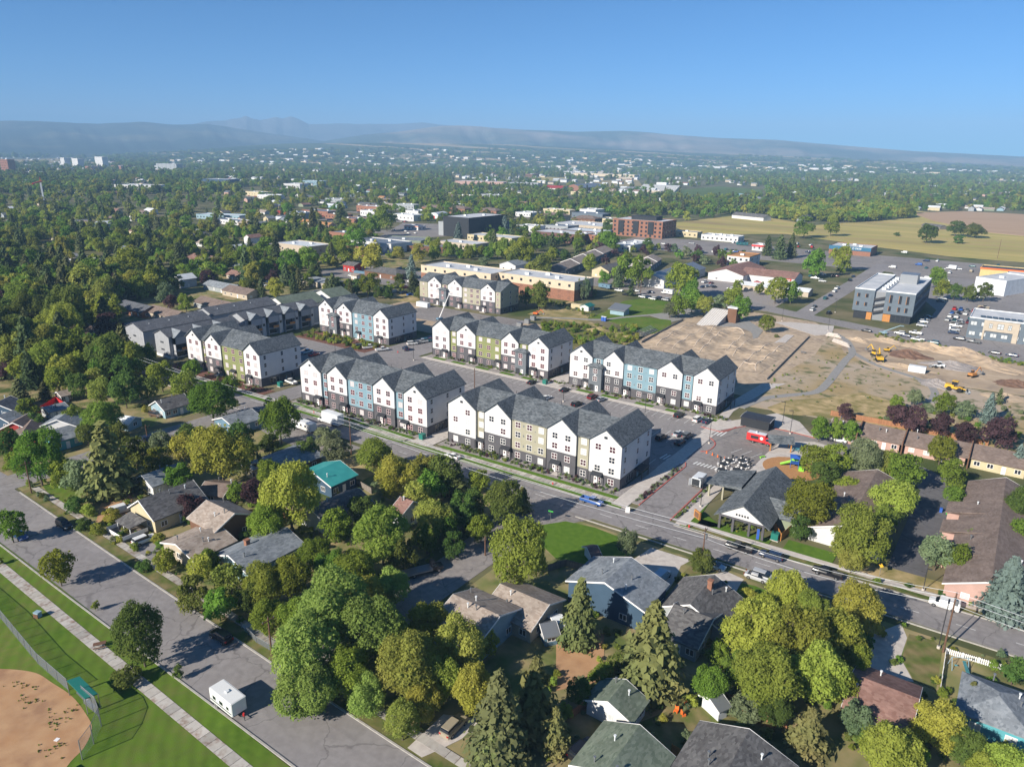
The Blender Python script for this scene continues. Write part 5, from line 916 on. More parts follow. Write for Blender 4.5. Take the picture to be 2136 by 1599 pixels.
rq = random.Random(41); RC = [('roof_slate', 'grey'), ('roof_tan', 'tan'), ('roof_charcoal', 'charcoal'), ('roof_umber', 'brown'), ('metal_white', 'white'), ('roof_redbrown', 'reddish'), ('roof_grey', 'slate')]; WC = [('siding_white', 'white'), ('w_beige', 'beige'), ('w_lblue', 'pale blue'), ('w_cream', 'cream'), ('w_green', 'green'), ('w_grey', 'grey'), ('siding_white', 'white'), ('w_pink', 'pink')]
def rhouses(n, x0, x1, y0, y1, big=0):
    k = 0; tries = 0
    while k < n and tries < n * 12:
        tries += 1; px_, py_ = rq.uniform(x0, x1), rq.uniform(y0, y1); x, y = G(px_, py_)
        if any(inpoly(x, y, f) for f in FOOT) or any(inpoly(px_, py_, o) for o in OPEN): continue
        L_, W_ = rq.uniform(11, 19) + big, rq.uniform(8, 11); rf_, rn = rq.choice(RC); wl_, wn = rq.choice(WC); hl = L_ / 2; o_ = rq.random() < .6; pts_ = ((x - hl, y), (x + hl, y)) if o_ else ((x, y - hl), (x, y + hl))
        two = rq.random() < .35; house(unique(f"{'two storey' if two else 'low'} {wn} house with {rn} roof", x, y), pts_[0], pts_[1], 7.6 if two else 5.2, W_ / 2, 5.2 if two else 3.0, rf_, wl_, None, px=False, vents=0, nl=3, ns=2, win=depth(x, y) < 650)
        FOOT.append([(x - hl - 2, y - 22), (x + hl + 2, y - 22), (x + hl + 2, y), (x - hl - 2, y)]); k += 1
OPEN = [[(1392, 466), (1560, 445), (1600, 462), (1700, 470), (1900, 457), (1905, 440), (2300, 440), (2300, 580), (1985, 560), (1640, 545), (1280, 505)], [(1240, 375), (1335, 372), (1345, 392), (1240, 396)], [(1390, 394), (1500, 386), (1600, 392), (1600, 412), (1400, 418)], [(600, 300), (1068, 300), (1068, 325), (640, 334)], [(0, 331), (130, 330), (130, 342), (0, 344)], [(660, 565), (740, 570), (830, 600), (700, 600)], [(300, 640), (600, 600), (660, 640), (660, 720), (240, 720), (230, 690)], [(800, 462), (900, 462), (1010, 475), (1010, 530), (780, 530)]]
rhouses(16, 0, 560, 480, 600); rhouses(30, 0, 600, 400, 480); rhouses(26, 560, 900, 395, 440); rhouses(34, 880, 1600, 398, 440); rhouses(26, 1600, 2136, 400, 432); rhouses(14, 1850, 2136, 432, 442, 6)
rk = random.Random(6)
def blocks(n, x0, x1, y0, y1):
    k = 0; tries = 0
    while k < n and tries < n * 15:
        tries += 1; px_, py_ = rk.uniform(x0, x1), rk.uniform(y0, y1); x, y = G(px_, py_); L_ = rk.uniform(22, 52); D_ = rk.uniform(14, 26)
        if any(inpoly(x + a, y + b_, f) for f in FOOT for a, b_ in ((0, 0), (L_, 0), (L_ / 2, D_ / 2))): continue
        wl_, wn = rk.choice((('siding_white', 'white'), ('w_beige', 'beige'), ('w_grey', 'grey'), ('brick', 'brick'), ('w_cream', 'cream'), ('w_slate', 'slate grey'))); rf_, rn = rk.choice((('membrane', 'pale'), ('metal_white', 'white'), ('metal_grey', 'grey metal'), ('roof_slate', 'slate')))
        h = rk.uniform(4.5, 8); flat(unique(f"low {wn} commercial building with {rn} flat roof", x, y), (x, y), (x + L_, y), D_, h, wl_, None, roof=rf_, rows=1, cols=6, units=2, side=1, px=False); FOOT.append([(x - 3, y - 26), (x + L_ + 3, y - 26), (x + L_ + 3, y), (x - 3, y)])
        area('car_park', [(x - 3, y - 20), (x + L_ + 3, y - 20), (x + L_ + 3, y - 1), (x - 3, y - 1)], .04, 'old_asphalt', px=False, keep=False); k += 1
        for j in range(rk.randint(1, 4)): LOTCARS.append((x + rk.uniform(0, L_), y - rk.uniform(5, 15)))
LOTCARS = []
blocks(13, 500, 900, 402, 470); blocks(8, 1050, 1290, 440, 500); blocks(7, 880, 1500, 400, 425); blocks(4, 560, 780, 480, 540)
# the farther houses, past the ones built singly: one object
b = MB(); rz_ = random.Random(9); cols_ = ['siding_white', 'w_beige', 'w_grey', 'roof_slate', 'roof_charcoal', 'roof_tan', 'metal_white', 'roof_redbrown', 'stucco_cream']
for (x0, x1, y0, y1, n, sc) in ((-80, 2230, 362, 400, 620, 1), (-80, 2230, 343, 364, 520, 1.3), (1000, 1500, 338, 362, 160, 2.2), (350, 560, 322, 332, 160, 1.5), (1150, 1350, 330, 345, 60, 2.5), (1600, 2200, 336, 346, 120, 2.2), (600, 1068, 322, 334, 50, 2)):
    for _ in range(n):
        px_ = rz_.uniform(x0, x1); py_ = rz_.uniform(y0, y1) + (.0155 * (px_ - 1068) if y0 < 365 else 0) + (8 if y0 < 330 else 0)
        if py_ < 306 + .0155 * px_ + 6: continue
        x, y = G(px_, py_)
        if any(inpoly(px_, py_, o) for o in OPEN[:1] + OPEN[2:3]): continue
        L_, W_, h = rz_.uniform(10, 22) * sc, rz_.uniform(9, 14) * sc, rz_.uniform(4, 7); w = rz_.choice((0, 0, 1, 2, 8, 6)); r = rz_.choice((3, 4, 5, 6, 7, 3, 6))
        b.box(x - L_ / 2, y - W_ / 2, 0, x + L_ / 2, y + W_ / 2, h, w)
        if sc < 2: b.gable_x(x - L_ / 2 - .5, x + L_ / 2 + .5, y, W_ / 2 + .6, h, h + 2.6, r)
        else: b.box(x - L_ / 2, y - W_ / 2, h, x + L_ / 2, y + W_ / 2, h + .4, 6)
for _ in range(420):
    px_ = rz_.uniform(350, 2150); x, y, z = on_ridge('foothills', px_, rz_.uniform(0, .7) if px_ < 1000 else rz_.uniform(0, .5)); L_ = rz_.uniform(18, 60); b.box(x - L_ / 2, y - 9, z - 4, x + L_ / 2, y + 9, z + rz_.uniform(5, 9), rz_.choice((0, 0, 1, 8, 6)))
stuff(b.build('distant_houses', cols_), 'pale roofs and walls of the distant town between the trees', 'houses')
# ------------------------------------------------------------------ vehicles
CARCOL = {'white': (.72, .72, .70), 'black': (.012, .012, .015), 'navy': (.015, .03, .075), 'blue': (.03, .10, .33), 'silver': (.42, .43, .44), 'grey': (.12, .125, .13), 'red': (.42, .02, .02), 'tan': (.33, .28, .20), 'teal': (.02, .11, .12), 'light blue': (.30, .45, .55), 'maroon': (.13, .015, .02), 'green': (.03, .10, .05), 'brown': (.10, .06, .04)}
for n, c in CARCOL.items(): mat('car_' + n, c, rough=.28, spec=.6)
mat('car_glass', (.015, .02, .028), rough=.06, spec=.9); mat('tyre', (.02, .02, .02), rough=.9); mat('rim', (.35, .35, .36), rough=.35, metal=.7); mat('headlamp', (.7, .72, .74), rough=.15, spec=.8); mat('taillamp', (.35, .01, .01), rough=.25)
def rings(b, secs, m=0):
    """closed loft: each section (x, half width low, z low, half width belt, z belt, half width top, z top)"""
    n = 8; o = []
    for (x, a, z0, c, z1, e, z2) in secs: o += [(x, -a, z0), (x, -c, (z0 + z1) / 2), (x, -c, z1), (x, -e, z2), (x, e, z2), (x, c, z1), (x, c, (z0 + z1) / 2), (x, a, z0)]
    f = [(i * n + j, i * n + (j + 1) % n, (i + 1) * n + (j + 1) % n, (i + 1) * n + j) for i in range(len(secs) - 1) for j in range(n)]
    f = [q[::-1] for q in f] + [tuple(range(n)), tuple(range((len(secs) - 1) * n, len(secs) * n))[::-1]]
    return b.add(o, f, m)
def car_parts(kind):
    W = .92; B, Gl = MB(), MB()
    if kind == 'sedan':
        L = 2.35; rings(B, [(-L, .7, .35, .8, .6, .68, .8), (-L + .25, .82, .25, W, .7, .8, .98), (-1.2, .85, .22, W, .75, .84, 1.0), (1.0, .85, .22, W, .72, .84, .95), (L - .3, .82, .25, W - .03, .62, .78, .78), (L, .65, .35, .78, .52, .62, .64)])
        rings(Gl, [(-1.75, .74, .9, .76, .96, .70, 1.0), (-1.0, .78, .9, .76, 1.15, .62, 1.38), (.35, .78, .9, .76, 1.15, .62, 1.38), (1.2, .76, .88, .74, .92, .68, .96)]); rings(B, [(-.95, .6, 1.36, .63, 1.39, .56, 1.44), (.3, .6, 1.36, .63, 1.39, .56, 1.44)]); ax = (-1.4, 1.45)
    elif kind == 'suv':
        L = 2.4; rings(B, [(-L, .75, .4, .86, .8, .78, 1.05), (-L + .15, .85, .3, W + .02, .85, .86, 1.1), (1.1, .85, .3, W + .02, .85, .86, 1.08), (L - .25, .84, .32, W, .78, .8, .98), (L, .7, .42, .84, .7, .7, .86)])
        rings(Gl, [(-2.25, .78, 1.05, .8, 1.25, .68, 1.55), (-1.9, .8, 1.05, .82, 1.35, .7, 1.68), (.35, .8, 1.05, .82, 1.35, .7, 1.68), (1.15, .8, 1.03, .8, 1.08, .74, 1.12)]); rings(B, [(-2.1, .66, 1.66, .71, 1.70, .64, 1.76), (.35, .66, 1.66, .71, 1.70, .64, 1.76)]); ax = (-1.5, 1.5)
    elif kind == 'pickup':
        L = 2.85; rings(B, [(.0, .86, .4, W + .04, .95, .88, 1.15), (1.5, .86, .4, W + .04, .95, .88, 1.13), (L - .2, .85, .42, W + .02, .9, .84, 1.08), (L, .75, .5, .88, .85, .76, 1.0)])
        B.box(-L, -.96, .5, 0, -.84, 1.2); B.box(-L, .84, .5, 0, .96, 1.2); B.box(-L, -.84, .5, -L + .12, .84, 1.2); B.box(-L + .12, -.84, .5, 0, .84, .72)
        rings(Gl, [(-.35, .8, 1.1, .82, 1.4, .7, 1.72), (-.2, .82, 1.1, .84, 1.42, .72, 1.78), (.9, .82, 1.1, .84, 1.42, .72, 1.78), (1.65, .82, 1.08, .82, 1.12, .76, 1.16)]); rings(B, [(-.3, .68, 1.76, .73, 1.8, .66, 1.86), (.9, .68, 1.76, .73, 1.8, .66, 1.86)]); ax = (-1.8, 1.75)
    else:   # van
        L = 2.5; rings(B, [(-L, .8, .35, .92, 1.0, .82, 1.85), (-L + .15, .88, .28, .97, 1.05, .84, 1.95), (.7, .88, .28, .97, 1.05, .84, 1.95), (1.05, .88, .28, .97, 1.0, .86, 1.25), (L - .3, .86, .3, .94, .85, .82, 1.08), (L, .72, .4, .84, .7, .72, .9)])
        rings(Gl, [(.45, .88, 1.15, .95, 1.3, .84, 1.75), (.78, .86, 1.12, .93, 1.25, .82, 1.7), (1.5, .86, 1.08, .9, 1.12, .84, 1.16)]); ax = (-1.5, 1.6)
    return B, Gl, ax, L
CARP = {}
def wheel_mesh():
    if 'w' not in CARP:
        b = MB(); b.tube((0, -.12, 0), (0, .12, 0), .36, n=14, m=0); b.tube((0, -.135, 0), (0, .135, 0), .21, n=10, m=1); CARP['w'] = b.mesh('wheel', ['tyre', 'rim'])
    return CARP['w']
def car_proto(kind):
    if kind in CARP: return CARP[kind]
    B, Gl, ax, L = car_parts(kind); e = {'body': B.mesh('body', ['car_white']), 'window': Gl.mesh('window', ['car_glass']), 'ax': ax, 'L': L}
    h = MB(); h.box(-.04, -.2, -.09, .04, .2, .09); e['headlight'] = h.mesh('headlight', ['headlamp']); h = MB(); h.box(-.04, -.16, -.13, .04, .16, .13); e['taillight'] = h.mesh('taillight', ['taillamp'])
    s = MB(); s.v, s.f, s.m = list(B.v), list(B.f), list(B.m); s.add(Gl.v, Gl.f, 1)
    for x in ax:
        for y in (-.85, .85): s.tube((x, y - .12, .36), (x, y + .12, .36), .36, n=8, m=2)
    e['far'] = s.mesh('car', ['car_white', 'car_glass', 'tyre']); CARP[kind] = e; return e
KN = {'sedan': 'car', 'suv': 'suv', 'pickup': 'pickup truck', 'van': 'van'}
def recol(o, c): o.material_slots[0].link = 'OBJECT'; o.material_slots[0].material = MATS['car_' + c]
def car(px, py, deg, kind, c, label=None, px_in=True, jit=0):
    x, y = G(px, py) if px_in else (px, py); p = car_proto(kind); far = depth(x, y) > 330; rz = R_(deg)
    lab = label or unique(f"{c} {'parked ' if not far else ''}{KN[kind]}", x, y); USED.add(lab); nm = {'sedan': 'parked_car', 'suv': 'parked_suv', 'pickup': 'pickup_truck', 'van': 'parked_van'}[kind]
    if far: o = place(nm, p['far'], None, (x, y, .07), rz); recol(o, c); return tag(o, lab, KN[kind], 'vehicles parked in streets and car parks')
    t = thing(nm, lab, KN[kind], (x, y, .07), rz, 'vehicles parked in streets and car parks'); recol(place('body', p['body'], t), c); place('window', p['window'], t)
    for a in p['ax']:
        for s in (-.84, .84): place('wheel', wheel_mesh(), t, (a, s, .36))
    for s in (-.6, .6): place('headlight', p['headlight'], t, (p['L'] - .02, s, .72)); place('taillight', p['taillight'], t, (-p['L'], s * 1.15, .85))
    return t
CARS = '''462 1333 180 suv black;302 1131 88 suv white;135 1099 0 suv black;42 1121 0 sedan blue;256 1068 80 van white;947 1521 92 suv tan;1213 1570 80 suv black;1234 1050 0 pickup blue;1541 1147 180 pickup black;1608 1164 180 suv navy;1725 1200 180 pickup black;1968 1266 180 van white;1592 1208 0 suv silver;1489 1184 0 sedan light_blue;1380 1208 85 van light_blue;944 955 180 sedan white;308 921 0 sedan navy;326 869 10 suv brown;1748 921 0 suv white;1896 938 92 sedan black;1999 1085 5 sedan blue;1578 1208 0 sedan silver
1178 816 85 sedan black;1236 831 85 suv maroon;1253 836 85 sedan silver;1203 846 85 suv black;1110 800 85 sedan black;1416 869 86 suv black;1455 878 86 suv white;1474 881 86 sedan navy;1379 916 86 suv black;1414 908 86 sedan silver;1434 912 86 suv grey;1418 926 86 sedan black;1139 833 85 sedan white;753 725 60 suv black;770 727 62 pickup white;797 732 65 pickup white;846 730 150 suv navy;860 719 60 suv white;871 717 60 sedan grey;880 715 60 pickup silver;890 713 60 suv teal;899 711 60 sedan maroon;640 737 95 pickup light_blue;607 800 175 pickup white;655 742 90 sedan red
857 588 85 suv white;866 590 85 sedan silver;834 599 80 sedan navy;846 601 80 suv red;867 604 80 sedan silver;824 611 80 van silver;842 613 80 suv navy;856 616 80 sedan blue;868 617 80 suv navy;790 602 80 sedan silver;801 604 80 sedan navy;795 609 80 suv black;726 596 170 sedan navy;823 580 10 suv white;733 577 0 suv white;741 579 0 sedan maroon;560 590 0 sedan navy;550 597 0 suv white;632 586 90 sedan white;780 481 80 sedan white;790 483 80 sedan black;822 481 0 sedan silver;852 487 170 sedan white;866 487 170 sedan white;846 483 170 sedan white;612 511 5 suv white;725 480 0 suv white
1291 608 170 pickup white;1305 616 170 sedan black;1326 608 0 sedan white;1357 611 0 sedan navy;1340 621 170 suv white;1350 622 170 suv navy;1361 625 170 suv white;1373 624 170 suv black;1388 627 170 suv silver;1300 587 20 suv black;1308 586 20 suv white;1318 583 20 sedan grey;1361 592 80 suv black;1372 593 80 suv navy;1380 590 80 sedan grey;1367 586 80 sedan red;1466 600 80 sedan navy;1474 599 80 suv silver;1482 597 80 sedan white;1470 590 80 pickup white;1484 592 80 sedan maroon;1490 600 80 sedan black;1524 604 170 suv white;1695 648 85 suv white;1729 655 85 suv black;1699 641 85 sedan grey;1722 624 85 suv teal;1732 618 85 sedan navy;1741 609 85 suv white;1746 603 85 pickup white;1773 586 85 suv black;1780 578 85 sedan navy;1700 582 0 pickup white;1715 588 20 suv white;1742 577 0 suv maroon;1716 574 0 suv silver;1690 577 90 sedan teal
1807 692 172 sedan black;1876 697 172 suv white;1888 702 172 sedan navy;1914 711 172 pickup white;1909 697 172 pickup white;1946 717 172 suv teal;2000 709 172 suv black;2030 715 172 pickup grey;2074 738 172 sedan black;2110 743 172 sedan navy;1925 673 0 suv white;1922 681 0 suv silver;1930 668 0 sedan grey;1935 663 0 sedan black;1993 682 5 pickup white;1990 690 5 suv silver;1988 696 5 sedan navy;1996 675 5 pickup grey;1886 528 170 van white;1580 590 10 sedan red;1965 625 10 suv white;1961 630 10 sedan navy;1958 600 0 suv white;2045 622 0 sedan white;1545 640 10 sedan maroon;1560 651 170 sedan black'''
for e in CARS.replace('\n', ';').split(';'):
    p = e.split(); car(float(p[0]), float(p[1]), float(p[2]), p[3], p[4].replace('_', ' '))
rc = random.Random(8); cl = ['white', 'white', 'silver', 'grey', 'black', 'navy', 'blue', 'red', 'tan', 'teal', 'maroon']
for x0, dx, nx, y0, dy, ny, deg in ((-28, 3.1, 8, 432, 12, 4, 90), (-2, 3.1, 8, 440, 13, 3, 90), (-15, 7, 1, 470, 3, 6, 0)):
    for i in range(nx):
        for j in range(ny):
            if rc.random() < .74: car(x0 + i * dx, y0 + j * dy, deg, rc.choice(('suv', 'sedan', 'suv', 'pickup')), rc.choice(cl), px_in=False)
for box in ((860, 1000, 462, 492), (1060, 1150, 460, 480), (1380, 1560, 505, 530), (1640, 1720, 505, 530), (1850, 2130, 545, 568), (1480, 1560, 520, 535), (1930, 2010, 560, 600)):
    for i in range(9):
        x, y = G(rc.uniform(box[0], box[1]), rc.uniform(box[2], box[3]))
        if not any(inpoly(x, y, f) for f in FOOT[60:] if len(f) == 4): car(x, y, rc.choice((80, 85, 170, 0)), rc.choice(('suv', 'sedan', 'van', 'pickup')), rc.choice(cl), px_in=False)
for x, y in LOTCARS[:46]: car(x, y, rc.choice((80, 90, 0)), rc.choice(('suv', 'sedan')), rc.choice(cl), px_in=False)
# large vehicles
def boxy(name, label, cat, px, py, deg, L, W, H, body, cab=None, cabcol='car_white', stripe=None, windows=(), z0=.75, group=None, roof=None):
    t = thing(name, label, cat, (*G(px, py), .07), R_(deg), group); b = MB(); c0 = cab or 0
    ch = .12; b.prism([(-L / 2, -W / 2 + ch), (-L / 2 + ch, -W / 2), (L / 2 - c0 - ch, -W / 2), (L / 2 - c0, -W / 2 + ch), (L / 2 - c0, W / 2 - ch), (L / 2 - c0 - ch, W / 2), (-L / 2 + ch, W / 2), (-L / 2, W / 2 - ch)], z0, H, 0); b.build('body', [body], t)
    r = MB(); r.box(-L / 2 + .15, -W / 2 + .15, H, L / 2 - c0 - .15, W / 2 - .15, H + .05); ro = r.build('roof', [roof or body], t)
    ch_ = MB(); ch_.box(-L / 2 + .3, -W / 2 + .4, .45, L / 2 - .2, W / 2 - .4, z0); ch_.build('chassis', ['metal_dark'], t)
    if cab:
        k = MB(); x0 = L / 2 - cab; rings(k, [(x0 - .02, W / 2 - .15, .5, W / 2 - .08, 1.3, W / 2 - .25, 2.3), (x0 + .7, W / 2 - .15, .5, W / 2 - .08, 1.3, W / 2 - .25, 2.25), (x0 + 1.2, W / 2 - .15, .5, W / 2 - .1, 1.2, W / 2 - .25, 1.35), (L / 2, W / 2 - .25, .55, W / 2 - .2, 1.0, W / 2 - .35, 1.15)]); k.build('cab', [cabcol], t)
        g = MB(); rings(g, [(x0 + .1, W / 2 - .1, 1.4, W / 2 - .07, 1.6, W / 2 - .2, 2.05), (x0 + .72, W / 2 - .1, 1.38, W / 2 - .07, 1.55, W / 2 - .22, 2.1), (x0 + 1.2, W / 2 - .14, 1.33, W / 2 - .12, 1.37, W / 2 - .2, 1.42)]); g.build('window', ['car_glass'], t)
        for s in (-.7, .7): place('headlight', car_proto('van')['headlight'], t, (L / 2, s, .85))
    for (u, v, w, h) in windows:
        for s in (-1, 1): k = MB(); k.box(u - w / 2, s * W / 2 - .02, v - h / 2, u + w / 2, s * W / 2 + .02, v + h / 2); k.build('window', ['car_glass'], t)
    if stripe:
        for s in (-1, 1): k = MB(); k.box(-L / 2 + .2, s * W / 2 - .015, stripe[1], L / 2 - c0 - .2, s * W / 2 + .015, stripe[2]); k.build('stripe', [stripe[0]], t)
    for a in (-L * .22, -L * .30 if not cab else L / 2 - cab * .45):
        for s in (-1, 1): place('wheel', wheel_mesh(), t, (a, s * (W / 2 - .18), .4), 0, 1.12)
    LM.append((*G(px, py), 'the ' + {'box_truck': 'white box truck', 'camping_trailer': 'white camping trailer', 'food_truck': 'red food truck', 'cargo_trailer': 'open cargo trailer'}.get(name, label.split(' with')[0].split(' in ')[0]))) if name in ('box_truck', 'camping_trailer', 'food_truck', 'cargo_trailer') else None
    return t, ro
t, ro = boxy('box_truck', 'long white box truck parked in front of the four-gabled blue block', 'truck', 690, 884, 180, 9.4, 2.6, 3.9, 'metal_white', cab=2.1)
t, ro = boxy('camping_trailer', 'white camping trailer alone on the wide street beside the ball field', 'trailer', 478, 1476, -2, 5.9, 2.5, 2.9, 'car_white', windows=((-1.6, 1.8, .8, .6), (.2, 1.8, .9, .6), (1.9, 1.8, .6, .5)), stripe=('metal_grey', 1.05, 1.3))
k = MB(); k.box(-.3, -.25, 2.95, .3, .25, 3.15); k.build('roof_hatch', ['metal_white'], ro); k = MB(); k.tube((2.9, 0, .5), (4.2, 0, .5), .06); k.tube((4.1, 0, 0), (4.1, 0, .7), .05); k.build('drawbar', ['metal_dark'], t); k = MB(); k.tube((3.7, .15, .5), (3.7, .15, 1.0), .16); k.build('gas_bottle', ['red_paint'], t)
boxy('motor_home', 'white motor home with roof units at the edge of the parking apron', 'motor home', 638, 898, 178, 7.5, 2.4, 3.0, 'car_white', cab=1.7, windows=((-1.5, 2.0, 1, .6), (.6, 2.0, .9, .6)), stripe=('w_beige', 1.2, 1.45))
boxy('camping_trailer', 'white rounded trailer half under the trees behind the motor home', 'trailer', 613, 886, 178, 6, 2.4, 2.8, 'car_white', windows=((0, 1.9, 1, .6),))
t, ro = boxy('cargo_trailer', 'white enclosed trailer with its rear doors open on the drive', 'trailer', 1457, 1012, 90, 4.6, 2.3, 2.7, 'metal_white'); k = MB(); k.box(-2.34, -1.0, .8, -2.3, 1.0, 2.55); k.build('interior_shade_panel', ['w_black'], t)  # black panel on the closed rear paints the shade inside the open doors
for s in (-1, 1): k = MB(); k.obox(-2.6, s * 1.3, .75, 2.6, .9, .06, s * 2.6); k.build('rear_door', ['metal_white'], t)
t, ro = boxy('food_truck', 'red food truck with white roof and round emblem parked on the plaza', 'food truck', 1583, 924, 0, 7.0, 2.4, 3.0, 'red_paint', cab=1.5, cabcol='red_paint', roof='metal_white')
k = MB(); k.box(-2.2, -1.26, 1.5, 0, -1.2, 2.4); k.build('serving_hatch', ['w_black'], t); k = MB(); k.tube((.9, -1.19, 2.0), (.9, -1.27, 2.0), .48, n=16); k.build('emblem', ['trim_white'], t); k = MB(); k.tube((-1, 0, 3.0), (-1, 0, 3.5), .25); k.build('roof_vent', ['metal_white'], ro); k = MB(); k.box(.2, -1.5, .5, 1.2, -1.2, .6); k.build('step', ['metal_grey'], t)
boxy('motor_home', 'cream motor home parked on the dry verge beside the park trees', 'motor home', 1392, 614, 172, 8, 2.5, 3.1, 'car_white', cab=1.8, windows=((-1.5, 2.0, 1, .6), (1, 2.0, 1, .6)), stripe=('w_beige', 1.2, 1.4))
boxy('horse_trailer', 'long blue trailer at the kerb behind the poplars', 'trailer', 1262, 602, 170, 9, 2.4, 2.8, 'w_blue', windows=((-2, 1.9, 1, .5), (1, 1.9, 1, .5)))
boxy('cargo_trailer', 'grey enclosed trailer before the condominium row', 'trailer', 1925, 944, 92, 4.2, 2.1, 2.4, 'metal_grey')
t, ro = boxy('flatbed_truck', 'black flatbed truck in deep shade on the side street', 'truck', 880, 1196, 62, 8.6, 2.3, 1.1, 'metal_grey', cab=2.3, cabcol='car_black')
boxy('panel_truck', 'white panel truck behind the blue-grey office', 'truck', 1984, 562, 170, 7, 2.5, 3.3, 'metal_white', cab=1.8)
boxy('bus', 'blue-green bus on the lot beside the strip shops', 'bus', 1548, 512, 10, 11, 2.6, 3.1, 'car_teal', windows=((-3, 2.2, 1.6, .7), (0, 2.2, 1.6, .7), (3, 2.2, 1.6, .7)))
# ------------------------------------------------------------------ street furniture
def zat(px, py, top):
    x, y = G(px, py); lo, hi = 0, 60
    for _ in range(40):
        m = (lo + hi) / 2
        if PX(x, y, m)[1] > top: lo = m
        else: hi = m
    return lo
mat('pole_wood', (.17, .09, .055), (.11, .065, .045), scale=3)
POLES = []
def upole(px, py, top, label, arm=1, grp='timber utility poles'):
    x, y = G(px, py); h = zat(px, py, top) if top else 10.5; t = thing('utility_pole', label, 'utility pole', (x, y, 0), 0, grp); b = MB(); b.tube((0, 0, -.2), (0, 0, h), .17, .12, 8); b.build('post', ['pole_wood'], t)
    if arm: k = MB(); k.box(-.06, -1.2, h - .7, .06, 1.2, h - .55); k.build('crossarm', ['pole_wood'], t)
    for s in (-1, 0, 1): k = MB(); k.tube((0, s * 1.05, h - .55 if s else h), (0, s * 1.05, (h - .55 if s else h) + .25), .05); k.build('insulator', ['metal_grey'], t)
    if arm > 1: k = MB(); k.tube((.32, 0, h - 2.2), (.32, 0, h - 1.2), .24, n=10); k.build('transformer', ['metal_grey'], t)
    POLES.append((x, y, h)); return t
upole(733, 948, 872, 'timber utility pole beside the white box truck', 2); upole(1462, 1192, 1101, 'timber utility pole beside the round street tree', 2); upole(1967, 1360, 1237, 'tall timber utility pole beside the white van', 2); upole(66, 1029, 962, 'timber utility pole at the left street corner')
upole(308, 918, 886, 'timber utility pole by the grey-blue bungalow'); upole(567, 1366, 1287, 'timber utility pole by the pavement and chain-link fence'); upole(1012, 1158, 1118, 'short timber pole by the side street', 0); upole(1336, 612, 571, 'timber utility pole at the dry verge by the park')
upole(234, 752, 722, 'timber utility pole before the grey corner row house'); upole(990, 815, 768, 'thin pole behind the tan apartment block', 0); upole(2080, 540, 500, 'timber pole at the farmland edge')
WIRE = []
def wire(a, c, label, n=7, sag=.9, r=.022, off=0):
    b = MB(); p = []
    for i in range(n + 1): u = i / n; p.append((a[0] + (c[0] - a[0]) * u, a[1] + (c[1] - a[1]) * u + off, a[2] + (c[2] - a[2]) * u - sag * 4 * u * (1 - u)))
    for i in range(n): b.tube(p[i], p[i + 1], r, n=4, cap=False)
    o = b.build('power_line', ['metal_white']); tag(o, label, 'power line', 'overhead power lines along the main street')
W0 = (POLES[0][0] - 120, POLES[0][1] - 1, 10); W4 = (POLES[2][0] + 60, POLES[2][1] + 1, 11); seq = [W0, POLES[0], POLES[1], POLES[2], W4]; nm = ['before the left trees', 'from the box truck to the round street tree', 'from the round street tree to the white van', 'beyond the white van']
for i in range(4):
    for j, (o_, dz, w) in enumerate(((-1.05, -.4, 'nearest'), (1.05, -.4, 'farthest'), (0, -2.2, 'lowest'))):
        a, c = seq[i], seq[i + 1]; wire((a[0], a[1], a[2] + dz), (c[0], c[1], c[2] + dz), f'{w} overhead wire {nm[i]}', off=o_, sag=1.1 + .2 * j, r=.03)
def lamp(px, py, label, h=7.5, arm=1.2, deg=200):
    t = thing('street_lamp', label, 'street lamp', (*G(px, py), .05), R_(deg), 'slim street and car park lamps'); b = MB(); b.tube((0, 0, 0), (0, 0, h), .09, .06, 6); b.build('post', ['metal_dark'], t); k = MB(); k.box(0, -.15, h - .12, arm, .15, h); k.build('lamp_head', ['metal_dark'], t); k = MB(); k.tube((0, 0, 0), (0, 0, .5), .28, n=8); k.build('footing', ['concrete'], t)
for a in ((1479, 925, 'car park lamp at the crosswalk before the food truck'), (1461, 1057, 'lamp beside the drive and the trailer'), (1345, 868, 'lamp in the car park behind the tan block'), (1175, 838, 'lamp behind the ridge of the tan block'), (863, 752, 'lamp behind the blue block'), (1632, 885, 'lamp on the plaza behind the bin enclosure'), (1648, 905, 'lamp behind the picnic shelter'), (1631, 670, 'old-style lamp at the street corner'), (1727, 690, 'lamp at the end of the trail'), (1742, 652, 'lamp on the office street'), (700, 742, 'lamp beside the planted island')): lamp(*a)
lamp(1957, 1352, 'grey metal street lamp right beside the tall utility pole', 9, 1.6, 90); lamp(1925, 1232, 'white street lamp on the condominium verge', 5, .8, 0)
